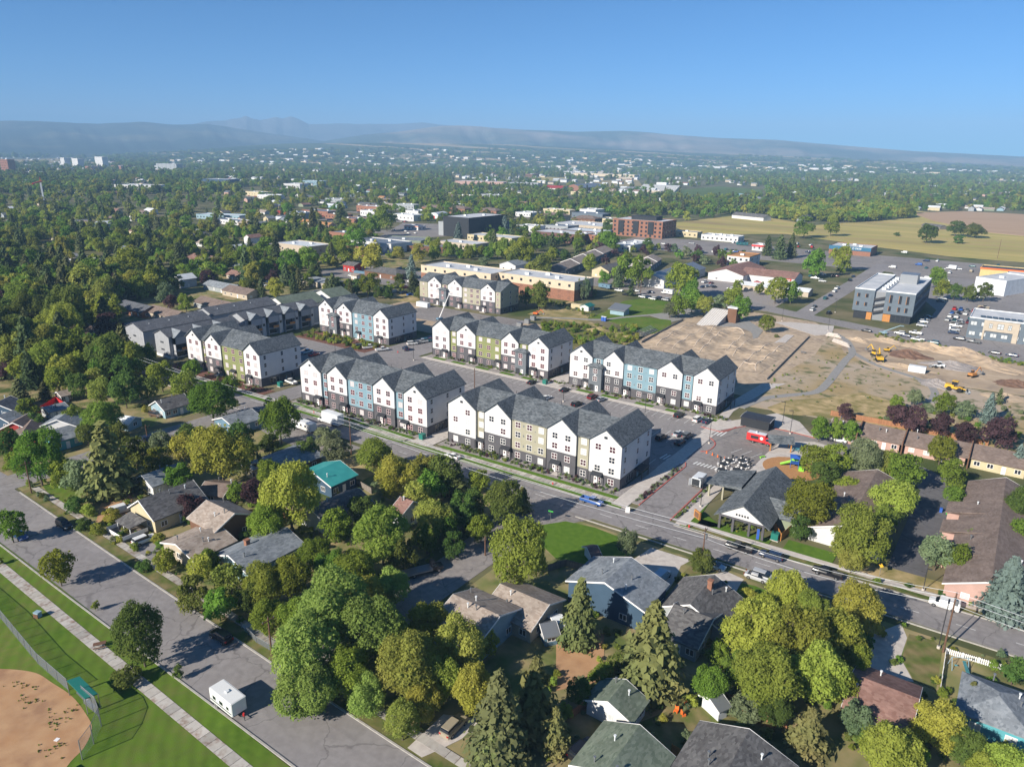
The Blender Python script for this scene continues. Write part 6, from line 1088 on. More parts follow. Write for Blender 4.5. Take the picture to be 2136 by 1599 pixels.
def fence(name, label, pts, h, m, kind='board', grp=None, step=2.0, cat='fence', px=True, z=0.0):
    w = [G(*p) for p in pts] if px else pts; t = thing(name, label, cat, (*w[0], z), 0, grp); n = 0
    for i in range(len(w) - 1):
        d = Vector(w[i + 1]) - Vector(w[i]); L = d.length; a = math.atan2(d.y, d.x); o = Vector(w[i]) - Vector(w[0]); u = d / L; k = max(1, round(L / step))
        for j in range(k + 1):
            p = o + u * (L * j / k); b = MB(); b.box(-.05, -.05, 0, .05, .05, h + .05); me = CARP.setdefault((name, m, h, 'p'), None) or b.mesh('post', ['metal_grey' if kind == 'mesh' else m]); CARP[(name, m, h, 'p')] = me; place('post', me, t, (p.x, p.y, 0), a)
        for zz in ((.25, h - .2) if kind != 'mesh' else (h,)): b = MB(); b.tube((0, 0, zz), (L, 0, zz), .035, n=5); b.build('rail', ['metal_grey' if kind == 'mesh' else m], t, (o.x, o.y, 0), a)
        if kind == 'mesh': b = MB(); b.box(0, -.008, .05, L, .008, h); b.build('wire_mesh', ['chain_link'], t, (o.x, o.y, 0), a)
        else:
            sp = .17 if kind == 'board' else .28; q = int(L / sp); wd = sp * (.47 if kind == 'board' else .3)
            if q > 150: sp = L / 150; wd = sp * .47; q = 150
            key = (name, m, h, round(wd, 3)); 
            if key not in CARP: b = MB(); b.box(-wd, -.035, .05, wd, -.012, h) if kind == 'board' else b.prism([(-wd, -.035), (wd, -.035), (wd, -.01), (-wd, -.01)], .05, h); CARP[key] = b.mesh('board' if kind == 'board' else 'picket', [m])
            for j in range(q): p = o + u * (L * (j + .5) / q); place('board' if kind == 'board' else 'picket', CARP[key], t, (p.x, p.y, rh.uniform(-.02, .02)), a)
    return t
cm = bpy.data.materials.new('chain_link'); cm.use_nodes = True; ct = cm.node_tree; ct.nodes.clear(); oo = nd(ct, 'ShaderNodeOutputMaterial'); mx = nd(ct, 'ShaderNodeMixShader'); tr = nd(ct, 'ShaderNodeBsdfTransparent'); df = nd(ct, 'ShaderNodeBsdfDiffuse'); df.inputs[0].default_value = (.55, .58, .58, 1)
mx.inputs[0].default_value = .11; ct.links.new(tr.outputs[0], mx.inputs[1]); ct.links.new(df.outputs[0], mx.inputs[2]); ct.links.new(mx.outputs[0], oo.inputs[0]); MATS['chain_link'] = cm
fence('chain_link_fence', 'chain-link ball field fence running to the dugout', [(-60, 1235), (4, 1293), (80, 1385), (143, 1440)], 2.2, 'metal_grey', 'mesh', step=3)
fence('chain_link_fence', 'tall chain-link backstop curving round home plate', [(176, 1468), (204, 1492), (212, 1515), (196, 1552), (172, 1585)], 3.4, 'metal_grey', 'mesh', step=3)
fence('chain_link_fence', 'chain-link yard fence beside the utility pole and yellow grass', [(504, 1310), (535, 1340), (590, 1372)], 1.3, 'metal_grey', 'mesh', step=3)
fence('picket_fence', 'white picket fence along the verge by the swing set', [(1974, 1363), (2040, 1382), (2092, 1398)], 1.1, 'trim_white', 'picket', step=3)
fence('side_fence', 'white side fence running from the tall pole to the teal cottage yard', [(1972, 1363), (1960, 1445)], 1.2, 'trim_white', 'picket', step=3)
fence('board_fence', 'orange timber fence at the clubhouse corner', [(1612, 1100), (1628, 1128), (1650, 1108)], 1.9, 'wood_orange'); fence('board_fence', 'red-brown board fence behind the condominium row', [(1732, 866), (1800, 878), (1880, 893), (1960, 910), (2060, 930)], 1.8, 'wood_fence')
fence('board_fence', 'red-brown board fence at the right edge of the main street', [(2040, 1252), (2136, 1282)], 1.8, 'wood_fence'); fence('board_fence', 'timber fence beside the mossy green roof', [(1400, 1572), (1432, 1590)], 1.8, 'wood_orange'); fence('board_fence', 'brown fence behind the lone tool shed', [(1512, 1460), (1560, 1490), (1640, 1520)], 1.7, 'wood_fence')
fence('board_fence', 'blue board fence round the restaurant garden', [(738, 569), (788, 574), (838, 561)], 1.8, 'w_blue', step=4); fence('board_fence', 'red board fence behind the grey garage', [(80, 862), (118, 838), (150, 860)], 1.8, 'red_paint')
fence('guard_fence', 'long grey fence along the left side of the bmx track', [(1338, 716), (1425, 668)], 1.2, 'metal_grey', 'picket', step=4); fence('guard_fence', 'dark fence along the right side of the bmx track', [(1600, 792), (1688, 703)], .9, 'metal_grey', 'picket', step=4)
fence('board_fence', 'grey yard fence behind the white cottage', [(940, 1120), (985, 1085), (1010, 1066)], 1.4, 'wood_grey')
fence('board_fence', 'weathered board fence between the teal roof and the white-fronted house', [(700, 1030), (745, 1012), (775, 1030)], 1.7, 'wood_grey'); fence('board_fence', 'brown board fence behind the timber-walled house', [(505, 1080), (560, 1068), (600, 1085)], 1.7, 'wood_fence')
fence('board_fence', 'grey board fence beside the navy house drive', [(1130, 1195), (1180, 1180), (1235, 1195)], 1.6, 'wood_grey'); fence('board_fence', 'timber fence left of the mossy green roof', [(1190, 1500), (1215, 1480), (1240, 1465)], 1.6, 'wood_fence')
fence('board_fence', 'weathered fence along the white-porch house garden', [(385, 1005), (400, 985), (440, 980)], 1.6, 'wood_grey')
# white block retaining walls on the work site
for i, (a, c) in enumerate((((1722, 700), (1758, 706)), ((1735, 712), (1775, 727)))):
    w0, w1_ = G(*a), G(*c); L = math.hypot(w1_[0] - w0[0], w1_[1] - w0[1]); t = thing('retaining_wall', ('upper' if i == 0 else 'lower') + ' white block retaining wall above the curved trail', 'wall', (*w0, 0), math.atan2(w1_[1] - w0[1], w1_[0] - w0[0]), 'white block walls'); bm_ = MB(); bm_.box(.02, 0, 0, 1.16, .6, .58); me = bm_.mesh('block', ['concrete'])
    for r in range(3):
        for j in range(int(L / 1.2) - r): place('block', me, t, (j * 1.2 + r * .3, r * .08, r * .6))
# dugout
p0, p1, p2, p3 = [G(*q, 2.8) for q in ((139, 1419), (166, 1410), (204, 1446), (177, 1457))]
t = thing('dugout', 'dugout with green metal roof beside the backstop', 'dugout', (p0[0], p0[1], 0)); LM.append((p0[0], p0[1], 'the green dugout roof')); b = MB(); v = [(p[0] - p0[0], p[1] - p0[1], z) for z in (2.7, 2.85) for p in (p0, p1, p2, p3)]; b.add(v, [(0, 1, 2, 3), (7, 6, 5, 4), (0, 4, 5, 1), (1, 5, 6, 2), (2, 6, 7, 3), (3, 7, 4, 0)]); b.build('roof', ['green_metal'], t)
for p in (p0, p1, p2, p3): k = MB(); k.tube((p[0] - p0[0], p[1] - p0[1], 0), (p[0] - p0[0], p[1] - p0[1], 2.75), .07); k.build('post', ['metal_grey'], t)
k = MB(); m1, m2 = Vector(p0) * .4 + Vector(p1) * .6, Vector(p3) * .4 + Vector(p2) * .6; k.obox((m1.x + m2.x) / 2 - p0[0], (m1.y + m2.y) / 2 - p0[1], .4, .5, (m2 - m1).length * .9, .5, math.atan2((m2 - m1).y, (m2 - m1).x)); k.build('bench', ['metal_grey'], t)
q0, q1 = G(82, 1604, 2.8), G(124, 1578, 2.8); k = MB(); k.obox((q0[0] + q1[0]) / 2 + 1.5, (q0[1] + q1[1]) / 2 - 1.5, 2.7, 2.85, 7.5, 3.2, .15); t = thing('dugout', 'second dugout, only its green roof edge at the bottom of the picture', 'dugout', (q0[0], q0[1] - 1, 0)); k = MB(); k.obox(2.5, -.6, 2.7, 2.85, 7, 3.2, .1); k.build('roof', ['green_metal'], t)
for u in (-.8, 5.8): k = MB(); k.tube((u, -1.5, 0), (u, -1.5, 2.7), .07); k.build('post', ['metal_grey'], t)
def table(px, py, label, col='wood_fence', deg=60):
    t = thing('picnic_table', label, 'picnic table', (*G(px, py), .1), R_(deg)); 
    for i in range(4): k = MB(); k.box(-.95, -.42 + i * .22, .72, .95, -.24 + i * .22, .77); k.build('plank', [col], t)
    for s in (-1, 1): k = MB(); k.box(-.95, s * .78 - .13, .42, .95, s * .78 + .13, .47); k.build('bench', [col], t)
    for s in (-.7, .7): k = MB(); k.tube((s, -.75, 0), (s, .2, .72), .05); k.tube((s, .75, 0), (s, -.2, .72), .05); k.build('trestle', ['metal_grey'], t)
table(209, 1350, 'brown picnic table beside the striped pavement', 'w_brown'); table(1675, 737, 'grey picnic table on the grass right of the bmx track', 'metal_grey', 10); table(1660, 940, 'picnic table on the plaza behind the shelter', 'w_teal', 0)
def simple(name, label, cat, px, py, build, deg=0, grp=None, z=.06):
    t = thing(name, label, cat, (*G(px, py), z), R_(deg), grp); build(t); return t
def bx(n, m, *a): return lambda t: MB().box(*a).build(n, [m], t)
def multi(*fs): return lambda t: [f(t) for f in fs]
def tb(n, m, p, q, r, r1=None, k=8): return lambda t: MB().tube(p, q, r, r1, k).build(n, [m], t)
simple('bin_cabinet', 'blue-grey box with brown front on the mown grass', 'box', 81, 1286, multi(bx('case', 'w_lblue', -.5, -.5, 0, .5, .3, 1.0), bx('front', 'w_brown', -.5, -.62, 0, .5, -.5, .8), bx('lid', 'w_lblue', -.55, -.55, 1.0, .55, .35, 1.1)), 20)
def hydrant(px, py, l): simple('fire_hydrant', l, 'hydrant', px, py, multi(tb('barrel', 'red_paint', (0, 0, 0), (0, 0, .7), .14), tb('cap', 'red_paint', (0, 0, .7), (0, 0, .85), .17, .05), tb('outlet', 'red_paint', (-.25, 0, .5), (.25, 0, .5), .07)), grp='red fire hydrants')
hydrant(655, 862, 'red hydrant in the verge behind the white box truck'); hydrant(1437, 1101, 'red hydrant in the verge left of the clubhouse walk'); hydrant(1153, 1012, 'red hydrant on the strip before the tan block'); hydrant(830, 736, 'red hydrant on the kerb island behind the blue block')
def xform(px, py, l): simple('transformer_box', l, 'utility box', px, py, multi(bx('plinth', 'concrete', -.9, -.9, 0, .9, .9, .15), bx('cabinet', 'green_metal', -.75, -.75, .15, .75, .75, 1.6), bx('hood', 'green_metal', -.8, -.8, 1.6, .8, .8, 1.7)), grp='green transformer boxes')
xform(881, 916, 'green transformer box at the corner of the blue block'); xform(1137, 801, 'green transformer box between the green and blue blocks'); xform(1616, 1125, 'grey-green transformer box on the lawn right of the clubhouse'); xform(585, 806, 'green transformer box beside the green block')
for i, (px, py, l) in enumerate(((1474, 945, 'leftmost'), (1486, 949, 'second'), (1497, 953, 'third'), (1511, 958, 'rightmost'))): simple('traffic_cone', f'{l} of the four orange traffic cones before the round tables', 'traffic cone', px, py, multi(tb('cone', 'orange_paint', (0, 0, .04), (0, 0, .8), .22, .05), bx('foot', 'orange_paint', -.28, -.28, 0, .28, .28, .04)), grp='orange traffic cones')
simple('traffic_cone', 'orange barrel beside the grey corner row house', 'traffic cone', 242, 710, multi(tb('drum', 'orange_paint', (0, 0, 0), (0, 0, 1.1), .35), tb('band', 'trim_white', (0, 0, .5), (0, 0, .65), .36)))
for i, (px, py, l) in enumerate(((1520, 965, 'behind the left pair'), (1546, 965, 'top right, beside a tall bin'), (1508, 972, 'middle of the left column'), (1550, 976, 'right column, middle'), (1504, 984, 'nearest the trailer'), (1536, 984, 'nearest the clubhouse roof'))):
    t = thing('round_table', f'round black-topped banquet table, {l}', 'table', (*G(px, py), .07), 0, 'round tables with white chairs'); MB().tube((0, 0, .78), (0, 0, .82), 1.05, n=20).build('table_top', ['w_black'], t); MB().tube((0, 0, 0), (0, 0, .72), .08).build('pedestal', ['metal_grey'], t)
    for j in range(7):
        a = j * .9 + .2; c = thing('folding_chair', f"white chair, {('right', 'upper right', 'upper', 'upper left', 'left', 'lower left', 'lower right')[j]} side of table {l}", 'chair', (G(px, py)[0] + 1.4 * math.cos(a), G(px, py)[1] + 1.4 * math.sin(a), .07), a, 'white chairs round ' + l)
        MB().box(-.2, -.22, .43, .2, .22, .47).build('seat', ['trim_white'], c); MB().box(.2, -.2, .55, .24, .2, .85).build('backrest', ['trim_white'], c)
        for s in (-.18, .18): MB().tube((-.18, s, 0), (.22, s, .5), .02, n=4).build('leg', ['trim_white'], c); MB().tube((.2, s, 0), (-.15, s, .45), .02, n=4).build('leg', ['trim_white'], c)
for i, (px, py, l) in enumerate(((1503, 961, 'leftmost'), (1528, 957, 'second'), (1548, 958, 'middle'), (1562, 964, 'fourth'), (1565, 973, 'rightmost'))): simple('cocktail_table', f'{l} of the black-skirted tall tables', 'cocktail table', px, py, multi(tb('table_top', 'w_black', (0, 0, 1.05), (0, 0, 1.1), .38, k=12), tb('upper_skirt', 'w_black', (0, 0, .5), (0, 0, 1.05), .13, .36), tb('lower_skirt', 'w_black', (0, 0, 0), (0, 0, .5), .36, .13)), grp='black-skirted tall tables')
simple('monument_sign', 'orange-framed estate sign on the lawn beside the drive', 'sign', 1454, 1081, multi(bx('frame', 'wood_orange', -1.1, -.2, 0, 1.1, .2, 1.9), bx('panel', 'w_brown', -.8, -.24, .3, .8, -.2, 1.6)), -35)
simple('street_sign', 'green street-name sign on a thin post', 'sign', 1148, 1090, multi(tb('post', 'metal_grey', (0, 0, 0), (0, 0, 3.0), .04), bx('plate', 'green_paint', -.6, -.03, 2.7, .6, .03, 3.05)), 10)
simple('warning_sign', 'yellow diamond warning sign by the condominium lane', 'sign', 1834, 1202, multi(tb('post', 'metal_grey', (0, 0, 0), (0, 0, 2.6), .04), lambda t: MB().add([(-.5, -.05, 2.5), (0, -.05, 2.0), (.5, -.05, 2.5), (0, -.05, 3.0), (-.5, -.02, 2.5), (0, -.02, 2.0), (.5, -.02, 2.5), (0, -.02, 3.0)], [(0, 1, 2, 3), (7, 6, 5, 4), (0, 4, 5, 1), (1, 5, 6, 2), (2, 6, 7, 3), (3, 7, 4, 0)]).build('plate', ['yellow_paint'], t)), -20)
simple('a_frame_sign', 'white a-frame sign at the mouth of the drive', 'sign', 1309, 1068, multi(bx('front_panel', 'trim_white', -.5, -.3, 0, .5, -.22, 1.2), bx('back_panel', 'trim_white', -.5, .22, 0, .5, .3, 1.2)), 20)
simple('feather_flag', 'blue feather flag on the clubhouse lawn', 'flag', 1575, 1138, multi(tb('pole', 'metal_grey', (0, 0, 0), (0, 0, 4.2), .03), bx('cloth', 'blue_paint', 0, -.02, 1.6, .55, .02, 4.1)), 10)
simple('bench', 'lime green bench beside the playground walk', 'bench', 1590, 955, multi(bx('seat', 'lime_paint', -.9, -.25, .4, .9, .25, .5), bx('leg', 'lime_paint', -.7, -.2, 0, -.6, .2, .4), bx('leg', 'lime_paint', .6, -.2, 0, .7, .2, .4)), 60)
simple('wheelie_bin', 'green wheelie bin on the condominium lane', 'bin', 1976, 1072, multi(bx('bin_body', 'green_paint', -.3, -.3, 0, .3, .3, 1.0), bx('lid', 'green_paint', -.33, -.33, 1.0, .33, .33, 1.1)), grp='wheelie bins'); simple('wheelie_bin', 'green wheelie bin beside the grey enclosed trailer', 'bin', 1912, 936, multi(bx('bin_body', 'green_paint', -.3, -.3, 0, .3, .3, 1.0), bx('lid', 'green_paint', -.33, -.33, 1.0, .33, .33, 1.1)), grp='wheelie bins')
simple('wheelie_bin', 'navy wheelie bin left of the green one on the lane', 'bin', 1962, 1068, multi(bx('bin_body', 'blue_paint', -.3, -.3, 0, .3, .3, 1.0), bx('lid', 'blue_paint', -.33, -.33, 1.0, .33, .33, 1.1)), grp='wheelie bins')
for i, (px, py, l) in enumerate(((1257, 669, 'left'), (1262, 670, 'right'))): simple('portable_toilet', f'{l} of the two blue portable toilets by the trail', 'portable toilet', px, py, multi(bx('cabin', 'blue_paint', -.6, -.6, 0, .6, .6, 2.1), bx('roof', 'trim_white', -.62, -.62, 2.1, .62, .62, 2.3)), grp='blue portable toilets')
t = thing('bleachers', 'aluminium bleachers on the grass beside the bmx fence', 'bleachers', (*G(1358, 696), .1), R_(90))
for i in range(6): MB().box(-8, i * .75, .25 + i * .32, 8, i * .75 + .32, .32 + i * .32).build('plank', ['metal_grey'], t)
for i in range(5): MB().box(-7.5 + i * 3.75, 0, 0, -7.4 + i * 3.75, 4.2, .25).build('frame', ['metal_grey'], t)
# playground
t = thing('play_structure', 'blue and green playground climber with a lime slide', 'play structure', (*G(1656, 975), .2), R_(15)); LM.append((*G(1656, 975), 'the playground'))
for u in (-1, 1):
    for v in (-1, 1): MB().tube((u, v, 0), (u, v, 2.9), .07).build('post', ['blue_paint'], t)
MB().box(-1.1, -1.1, 1.3, 1.1, 1.1, 1.4).build('deck', ['blue_paint'], t); MB().hip(-1.3, -1.3, 1.3, 1.3, 2.9, 3.7).build('roof', ['blue_paint'], t)
MB().add([(-1, -.4, 1.35), (-1, .4, 1.35), (-3.6, .4, .2), (-3.6, -.4, .2), (-1, -.5, 1.7), (-1, .5, 1.7), (-3.6, .5, .5), (-3.6, -.5, .5)], [(0, 1, 2, 3), (3, 2, 1, 0), (0, 4, 7, 3), (1, 5, 6, 2)]).build('slide', ['lime_paint'], t); MB().box(1.1, -2.4, 0, 2.4, -1.2, 1.0).build('climber', ['lime_paint'], t); MB().box(-1.1, 1.0, 1.4, 1.1, 1.1, 2.2).build('panel', ['lime_paint'], t)
t = thing('swing_set', 'blue swing set inside the picket fence', 'swing set', (*G(1998, 1393), .05), R_(30))
for u in (-1.3, 1.3):
    for v in (-.8, .8): MB().tube((u, v, 0), (u, 0, 2.1), .05).build('leg', ['w_lblue'], t)
MB().tube((-1.4, 0, 2.1), (1.4, 0, 2.1), .05).build('top_bar', ['w_lblue'], t); MB().box(-.6, -.15, .5, -.2, .15, .55).build('seat', ['w_teal'], t); MB().add([(.4, 0, 1.5), (.9, 0, 1.5), (1.0, -2.2, .15), (.4, -2.2, .15)], [(0, 1, 2, 3), (3, 2, 1, 0)]).build('slide', ['w_teal'], t)
for i, (px, py, l) in enumerate(((1410, 1485, 'left'), (1432, 1475, 'far right'), (1425, 1492, 'nearest'))): simple('garden_chair', f'{l} of the orange garden chairs on the back lawn', 'chair', px, py, multi(bx('seat', 'orange_paint', -.3, -.3, .3, .3, .3, .38), bx('backrest', 'orange_paint', -.3, .25, .38, .3, .33, 1.0), bx('leg', 'orange_paint', -.3, -.3, 0, -.22, .3, .3), bx('leg', 'orange_paint', .22, -.3, 0, .3, .3, .3)), i * 70, grp='orange garden chairs')
# machines on the work sites
def excavator(px, py, label, deg, col='yellow_paint', s=1.0, loader=False):
    t = thing('wheel_loader' if loader else 'excavator', label, 'digger', (*G(px, py), .05), R_(deg), 'machines on the dirt site', (s,) * 3); LM.append((*G(px, py), 'the ' + ' '.join(label.split()[:2])))
    if loader:
        for u in (-1.4, 1.6):
            for v in (-1.1, 1.1): MB().tube((u, v - .3, .75), (u, v + .3, .75), .75, n=14).build('wheel', ['tyre'], t)
        MB().box(-2.8, -1, .9, -.2, 1, 2.1).build('engine_cover', [col], t); MB().box(-.2, -.9, .9, 2.2, .9, 1.5).build('frame', [col], t); MB().box(-.9, -.8, 2.1, .7, .8, 3.3).build('cab', ['car_glass'], t); MB().box(-1, -.9, 3.3, .8, .9, 3.45).build('cab_roof', [col], t)
        MB().tube((1.2, 0, 1.5), (3.6, 0, .9), .18).build('arm', [col], t); MB().add([(3.5, -1.4, .2), (4.6, -1.4, .1), (3.5, -1.4, 1.4), (3.5, 1.4, .2), (4.6, 1.4, .1), (3.5, 1.4, 1.4)], [(0, 1, 2), (3, 5, 4), (0, 3, 4, 1), (0, 2, 5, 3)]).build('bucket', ['metal_grey'], t)
    else:
        for v in (-1.1, 1.1): MB().box(-2, v - .3, 0, 2, v + .3, .9).build('track', ['tyre'], t)
        MB().box(-2.0, -1.2, 1.0, 1.4, 1.2, 2.0).build('house', [col], t); MB().box(.1, .3, 2.0, 1.4, 1.2, 3.0).build('cab', ['car_glass'], t); MB().box(0, .2, 3.0, 1.5, 1.3, 3.12).build('cab_roof', [col], t)
        MB().tube((1.2, -.2, 1.8), (4.0, -.2, 4.6), .3, .22).build('boom', [col], t); MB().tube((4.0, -.2, 4.6), (6.2, -.2, 2.2), .22, .14).build('stick', [col], t); MB().box(5.8, -.8, 1.2, 6.8, .4, 2.2).build('bucket', ['metal_grey'], t)
excavator(1834, 753, 'yellow excavator beside the mound of dark soil', 110); excavator(1826, 742, 'second excavator, behind the first with boom raised', 140, s=.9); excavator(1850, 733, 'small yellow digger left of the brown soil heap', 30, s=.6); excavator(1990, 815, 'yellow wheel loader on the open dirt', -8, loader=True, s=1.1); excavator(1957, 767, 'white skid-steer loader behind the white site cabin', 200, 'metal_white', .75, True)
excavator(2028, 786, 'orange digger with lowered boom among scrap', 60, 'wood_orange', .8); excavator(1118, 657, 'small orange digger behind the unfinished block', 10, 'orange_paint', .7)
def boom(px, py, label, deg, col, ang=55, L1=9, base='metal_grey'):
    t = thing('boom_lift', label, 'boom lift', (*G(px, py), .06), R_(deg)); 
    for u in (-1, 1):
        for v in (-.9, .9): MB().tube((u, v - .15, .4), (u, v + .15, .4), .4, n=10).build('wheel', ['tyre'], t)
    MB().box(-1.5, -.9, .5, 1.5, .9, 1.3).build('chassis', [base], t); c, s = math.cos(R_(ang)), math.sin(R_(ang)); MB().tube((0, 0, 1.3), (L1 * c, 0, 1.3 + L1 * s), .28, .18).build('boom', [col], t); MB().box(L1 * c, -.7, 1.0 + L1 * s, L1 * c + 1.2, .7, 1.2 + L1 * s).build('basket', [col], t); return t
boom(1842, 697, 'light blue boom lift standing in the road by the office', 25, 'w_lblue', 25, 8, 'w_lblue'); boom(917, 668, 'boom lift with long white arm before the unfinished block', 80, 'trim_white', 60, 13, 'w_blue')
for i, (px, py, l) in enumerate(((1084, 682, 'left'), (1100, 675, 'middle'), (1112, 668, 'right'))): simple('material_pallet', f'{l} stack of grey wrapped building blocks on the site', 'pallet', px, py, multi(bx('pallet', 'wood_grey', -1.4, -1, 0, 1.4, 1, .15), bx('stack', 'metal_grey', -1.3, -.9, .15, 1.3, .9, 2.2)), grp='stacks of building blocks')
t = thing('tower_crane', 'red tower crane with long jib rising above the distant trees', 'crane', (*G(93, 428), 0), R_(-30)); x_, y_ = G(93, 428); hz = zat(93, 428, 380)
MB().box(-1, -1, 0, 1, 1, hz).build('mast', ['metal_white'], t); MB().box(-1, -.8, hz, 68, .8, hz + 1.6).build('jib', ['red_paint'], t); MB().box(-14, -1, hz, -1, 1, hz + 1.4).build('counter_jib', ['red_paint'], t); MB().tube((0, 0, hz + 1), (0, 0, hz + 7), .8, .2, 4).build('peak', ['red_paint'], t)
# painted markings
def lines(name, segs, w=.12, z=.075, m='white_line'):
    b = MB()
    for (a, c) in segs:
        d = Vector(c) - Vector(a)
        if d.length < .01: continue
        u = d.normalized(); n_ = Vector((-u.y, u.x)) * w / 2; q = [Vector(a) + n_, Vector(a) - n_, Vector(c) - n_, Vector(c) + n_]; b.add([(p.x, p.y, z) for p in q], [(0, 1, 2, 3)])
    return stuff(b.build(name, [m]), 'white paint lines on the car parks and crossings', 'painted lines') if False else struct(b.build(name, [m]))
sg = []
for x in np.arange(-188, -70, 2.75): sg += [((x, 204.0), (x, 209.0))] if not (-136 < x < -128) else []
for x in np.arange(-186, -70, 2.75): sg += [((x, 168), (x, 173)), ((x, 186), (x, 196))]
sg += [((-186, 191), (-72, 191))]
for x in np.arange(-216, -196, 2.75): sg += [((x, 250), (x, 255))]
for i in range(9): a = Vector(G(1548 - 0, 968)) ; sg += [((-58 + i * 2.8, 190), (-56.5 + i * 2.8, 195))]
lines('parking_lines', sg); lines('crosswalk', [((-71 + i * 1.0, 200.5), (-70.6 + i * 1.0, 205)) for i in range(7)] + [((-72.5 + i, 174), (-72.1 + i, 178)) for i in range(7)] + [((-63.6 + i, 176), (-63.2 + i, 178.2)) for i in range(8)], .4)
cx = [((x, yN(x) - 4.9), (x + 3, yN(x + 3) - 4.9)) for x in range(-340, 60, 9)]; lines('centre_line', cx, .12)
# ------------------------------------------------------------------ trees
leafmat('leaf_green', (.165, .26, .04), (.24, .34, .055)); leafmat('leaf_bright', (.28, .35, .06), (.36, .41, .085)); leafmat('leaf_light', (.235, .34, .08), (.31, .40, .10), hv=.02)
leafmat('leaf_yellow', (.34, .35, .085), (.29, .35, .07), hv=.025); leafmat('leaf_olive', (.10, .165, .04), (.17, .23, .055)); leafmat('leaf_purple', (.10, .055, .062), (.15, .09, .095), hv=.01); leafmat('leaf_grey', (.19, .26, .13), (.26, .32, .18))
leafmat('needle_dark', (.09, .125, .055), (.15, .17, .07), tr=.25); leafmat('needle_olive', (.14, .175, .065), (.25, .24, .085), tr=.25); leafmat('needle_blue', (.15, .21, .18), (.22, .28, .25), tr=.2, hv=.01); mat('bark', (.10, .075, .055), (.16, .13, .10), scale=3)
def quads(name, c, nrm, size, rs, tilt=.75, elong=1.0, updir=None):
    n = len(c); nrm = nrm + np.array([0, 0, .25]); d = nrm + rs.normal(0, tilt, (n, 3)); d /= np.linalg.norm(d, axis=1)[:, None]
    a = np.cross(d, rs.normal(0, 1, (n, 3))) if updir is None else np.cross(d, updir); a /= np.linalg.norm(a, axis=1)[:, None] + 1e-9; b = np.cross(d, a)
    s = size * np.exp(rs.normal(-.08, .38, n))[:, None]; a = a * s; b = b * s * elong
    v = np.stack([c - a * .9, c - b, c + a * .9, c + b], 1).reshape(-1, 3)
    me = bpy.data.meshes.new(name); me.vertices.add(4 * n); me.vertices.foreach_set('co', v.ravel().astype('f4')); me.loops.add(4 * n); me.polygons.add(n)
    me.loops.foreach_set('vertex_index', np.arange(4 * n, dtype='i4')); me.polygons.foreach_set('loop_start', np.arange(0, 4 * n, 4, dtype='i4')); me.update(calc_edges=True); return me
def broad(seed, n, leaf, lobes=16, sq=.39, gap=.0, col=False):
    rs = np.random.RandomState(seed); L = []
    while len(L) < lobes:
        p = rs.uniform(-1, 1, 3)
        if (p ** 2).sum() > 1 or (p ** 2).sum() < .15: continue
        r = rs.uniform(.085, .185) * (1.15 - .25 * max(0, p[2])); q = np.array([p[0] * sq, p[1] * sq, .5 + p[2] * .37]); L.append((q, r))
    L.append((np.array([0, 0, .45]), .22)); cs = np.array([l[0] for l in L]); rr = np.array([l[1] for l in L]); w = rr ** 2; w /= w.sum(); pts, nr = [], []
    while len(pts) < n:
        k = rs.choice(len(L), 2000, p=w); d = rs.normal(0, 1, (2000, 3)); d /= np.linalg.norm(d, axis=1)[:, None]; d[:, 2] = np.where(d[:, 2] < -.3, -d[:, 2] * .5, d[:, 2])
        rad = rr[k] * (1 - .28 * rs.rand(2000) ** 2) * (1 + .20 * np.sin(d[:, 0] * 9 + k) * np.cos(d[:, 1] * 8 + d[:, 2] * 7)) * np.where(rs.rand(2000) < .09, 1.05 + .3 * rs.rand(2000), 1); p = cs[k] + d * rad[:, None]
        dist = np.linalg.norm(p[:, None, :] - cs[None], axis=2) / rr[None]; dist[np.arange(2000), k] = 9; ok = dist.min(1) > .78
        pts += list(p[ok]); nr += list(d[ok])
    c = np.array(pts[:n]); nn = np.array(nr[:n]); lo, hi = c.min(0), c.max(0); c = (c - lo) / (hi - lo); c[:, :2] -= .5
    return quads('crown', c, nn, leaf, rs, .6)
def conifer(seed, levels, nb, seg, leaf, droop=.35, ragged=.15):
    rs = np.random.RandomState(seed); P, N = [], []; U = []
    for i in range(levels):
        t = (i + rs.rand() * .6) / levels; z = .02 + .97 * t; R = .5 * (1 - t) ** .72 * (1 if t > .12 else .75 + 2 * t)
        m = max(4, int(nb * (1 - .55 * t))); a0 = rs.rand() * 6.28
        for j in range(m):
            a = a0 + 6.283 * j / m + rs.normal(0, .12); r = R * (1 - ragged + 2 * ragged * rs.rand()); u = np.array([math.cos(a), math.sin(a), 0]); w = np.array([-u[1], u[0], 0])
            for s in range(seg):
                q = (s + .6) / seg; base = u * r * q + np.array([0, 0, z + .035 * q - droop * .16 * q * q * (1 - t)])
                for sd in ((0,) if q > .85 else (-1, 0, 1)):
                    P.append(base + w * sd * r * .24 * (1.1 - q) * (.6 + rs.rand() * .8) + np.array([0, 0, -.012 * abs(sd)]) + rs.normal(0, .005, 3)); N.append(np.array([0, 0, .8]) + u * .55)
    P = np.array(P); N = np.array(N); return quads('crown', P, N, leaf, rs, .45, 1.5)
HI = {'b': [broad(20 + i, 19000, .0122, 34 + i * 7) for i in range(6)], 's': [conifer(40, 30, 16, 7, .026, .45, .2), conifer(41, 26, 14, 7, .029, .6, .3)]}
MI = {'b': [broad(60 + i, 4800, .0225, 24 + 4 * i) for i in range(6)], 's': [conifer(80, 22, 12, 5, .028), conifer(81, 20, 11, 5, .03, .5, .25)]}
LO = {'b': [broad(90 + i, 1000, .045, 13 + i) for i in range(5)], 's': [conifer(98, 12, 8, 3, .055)]}
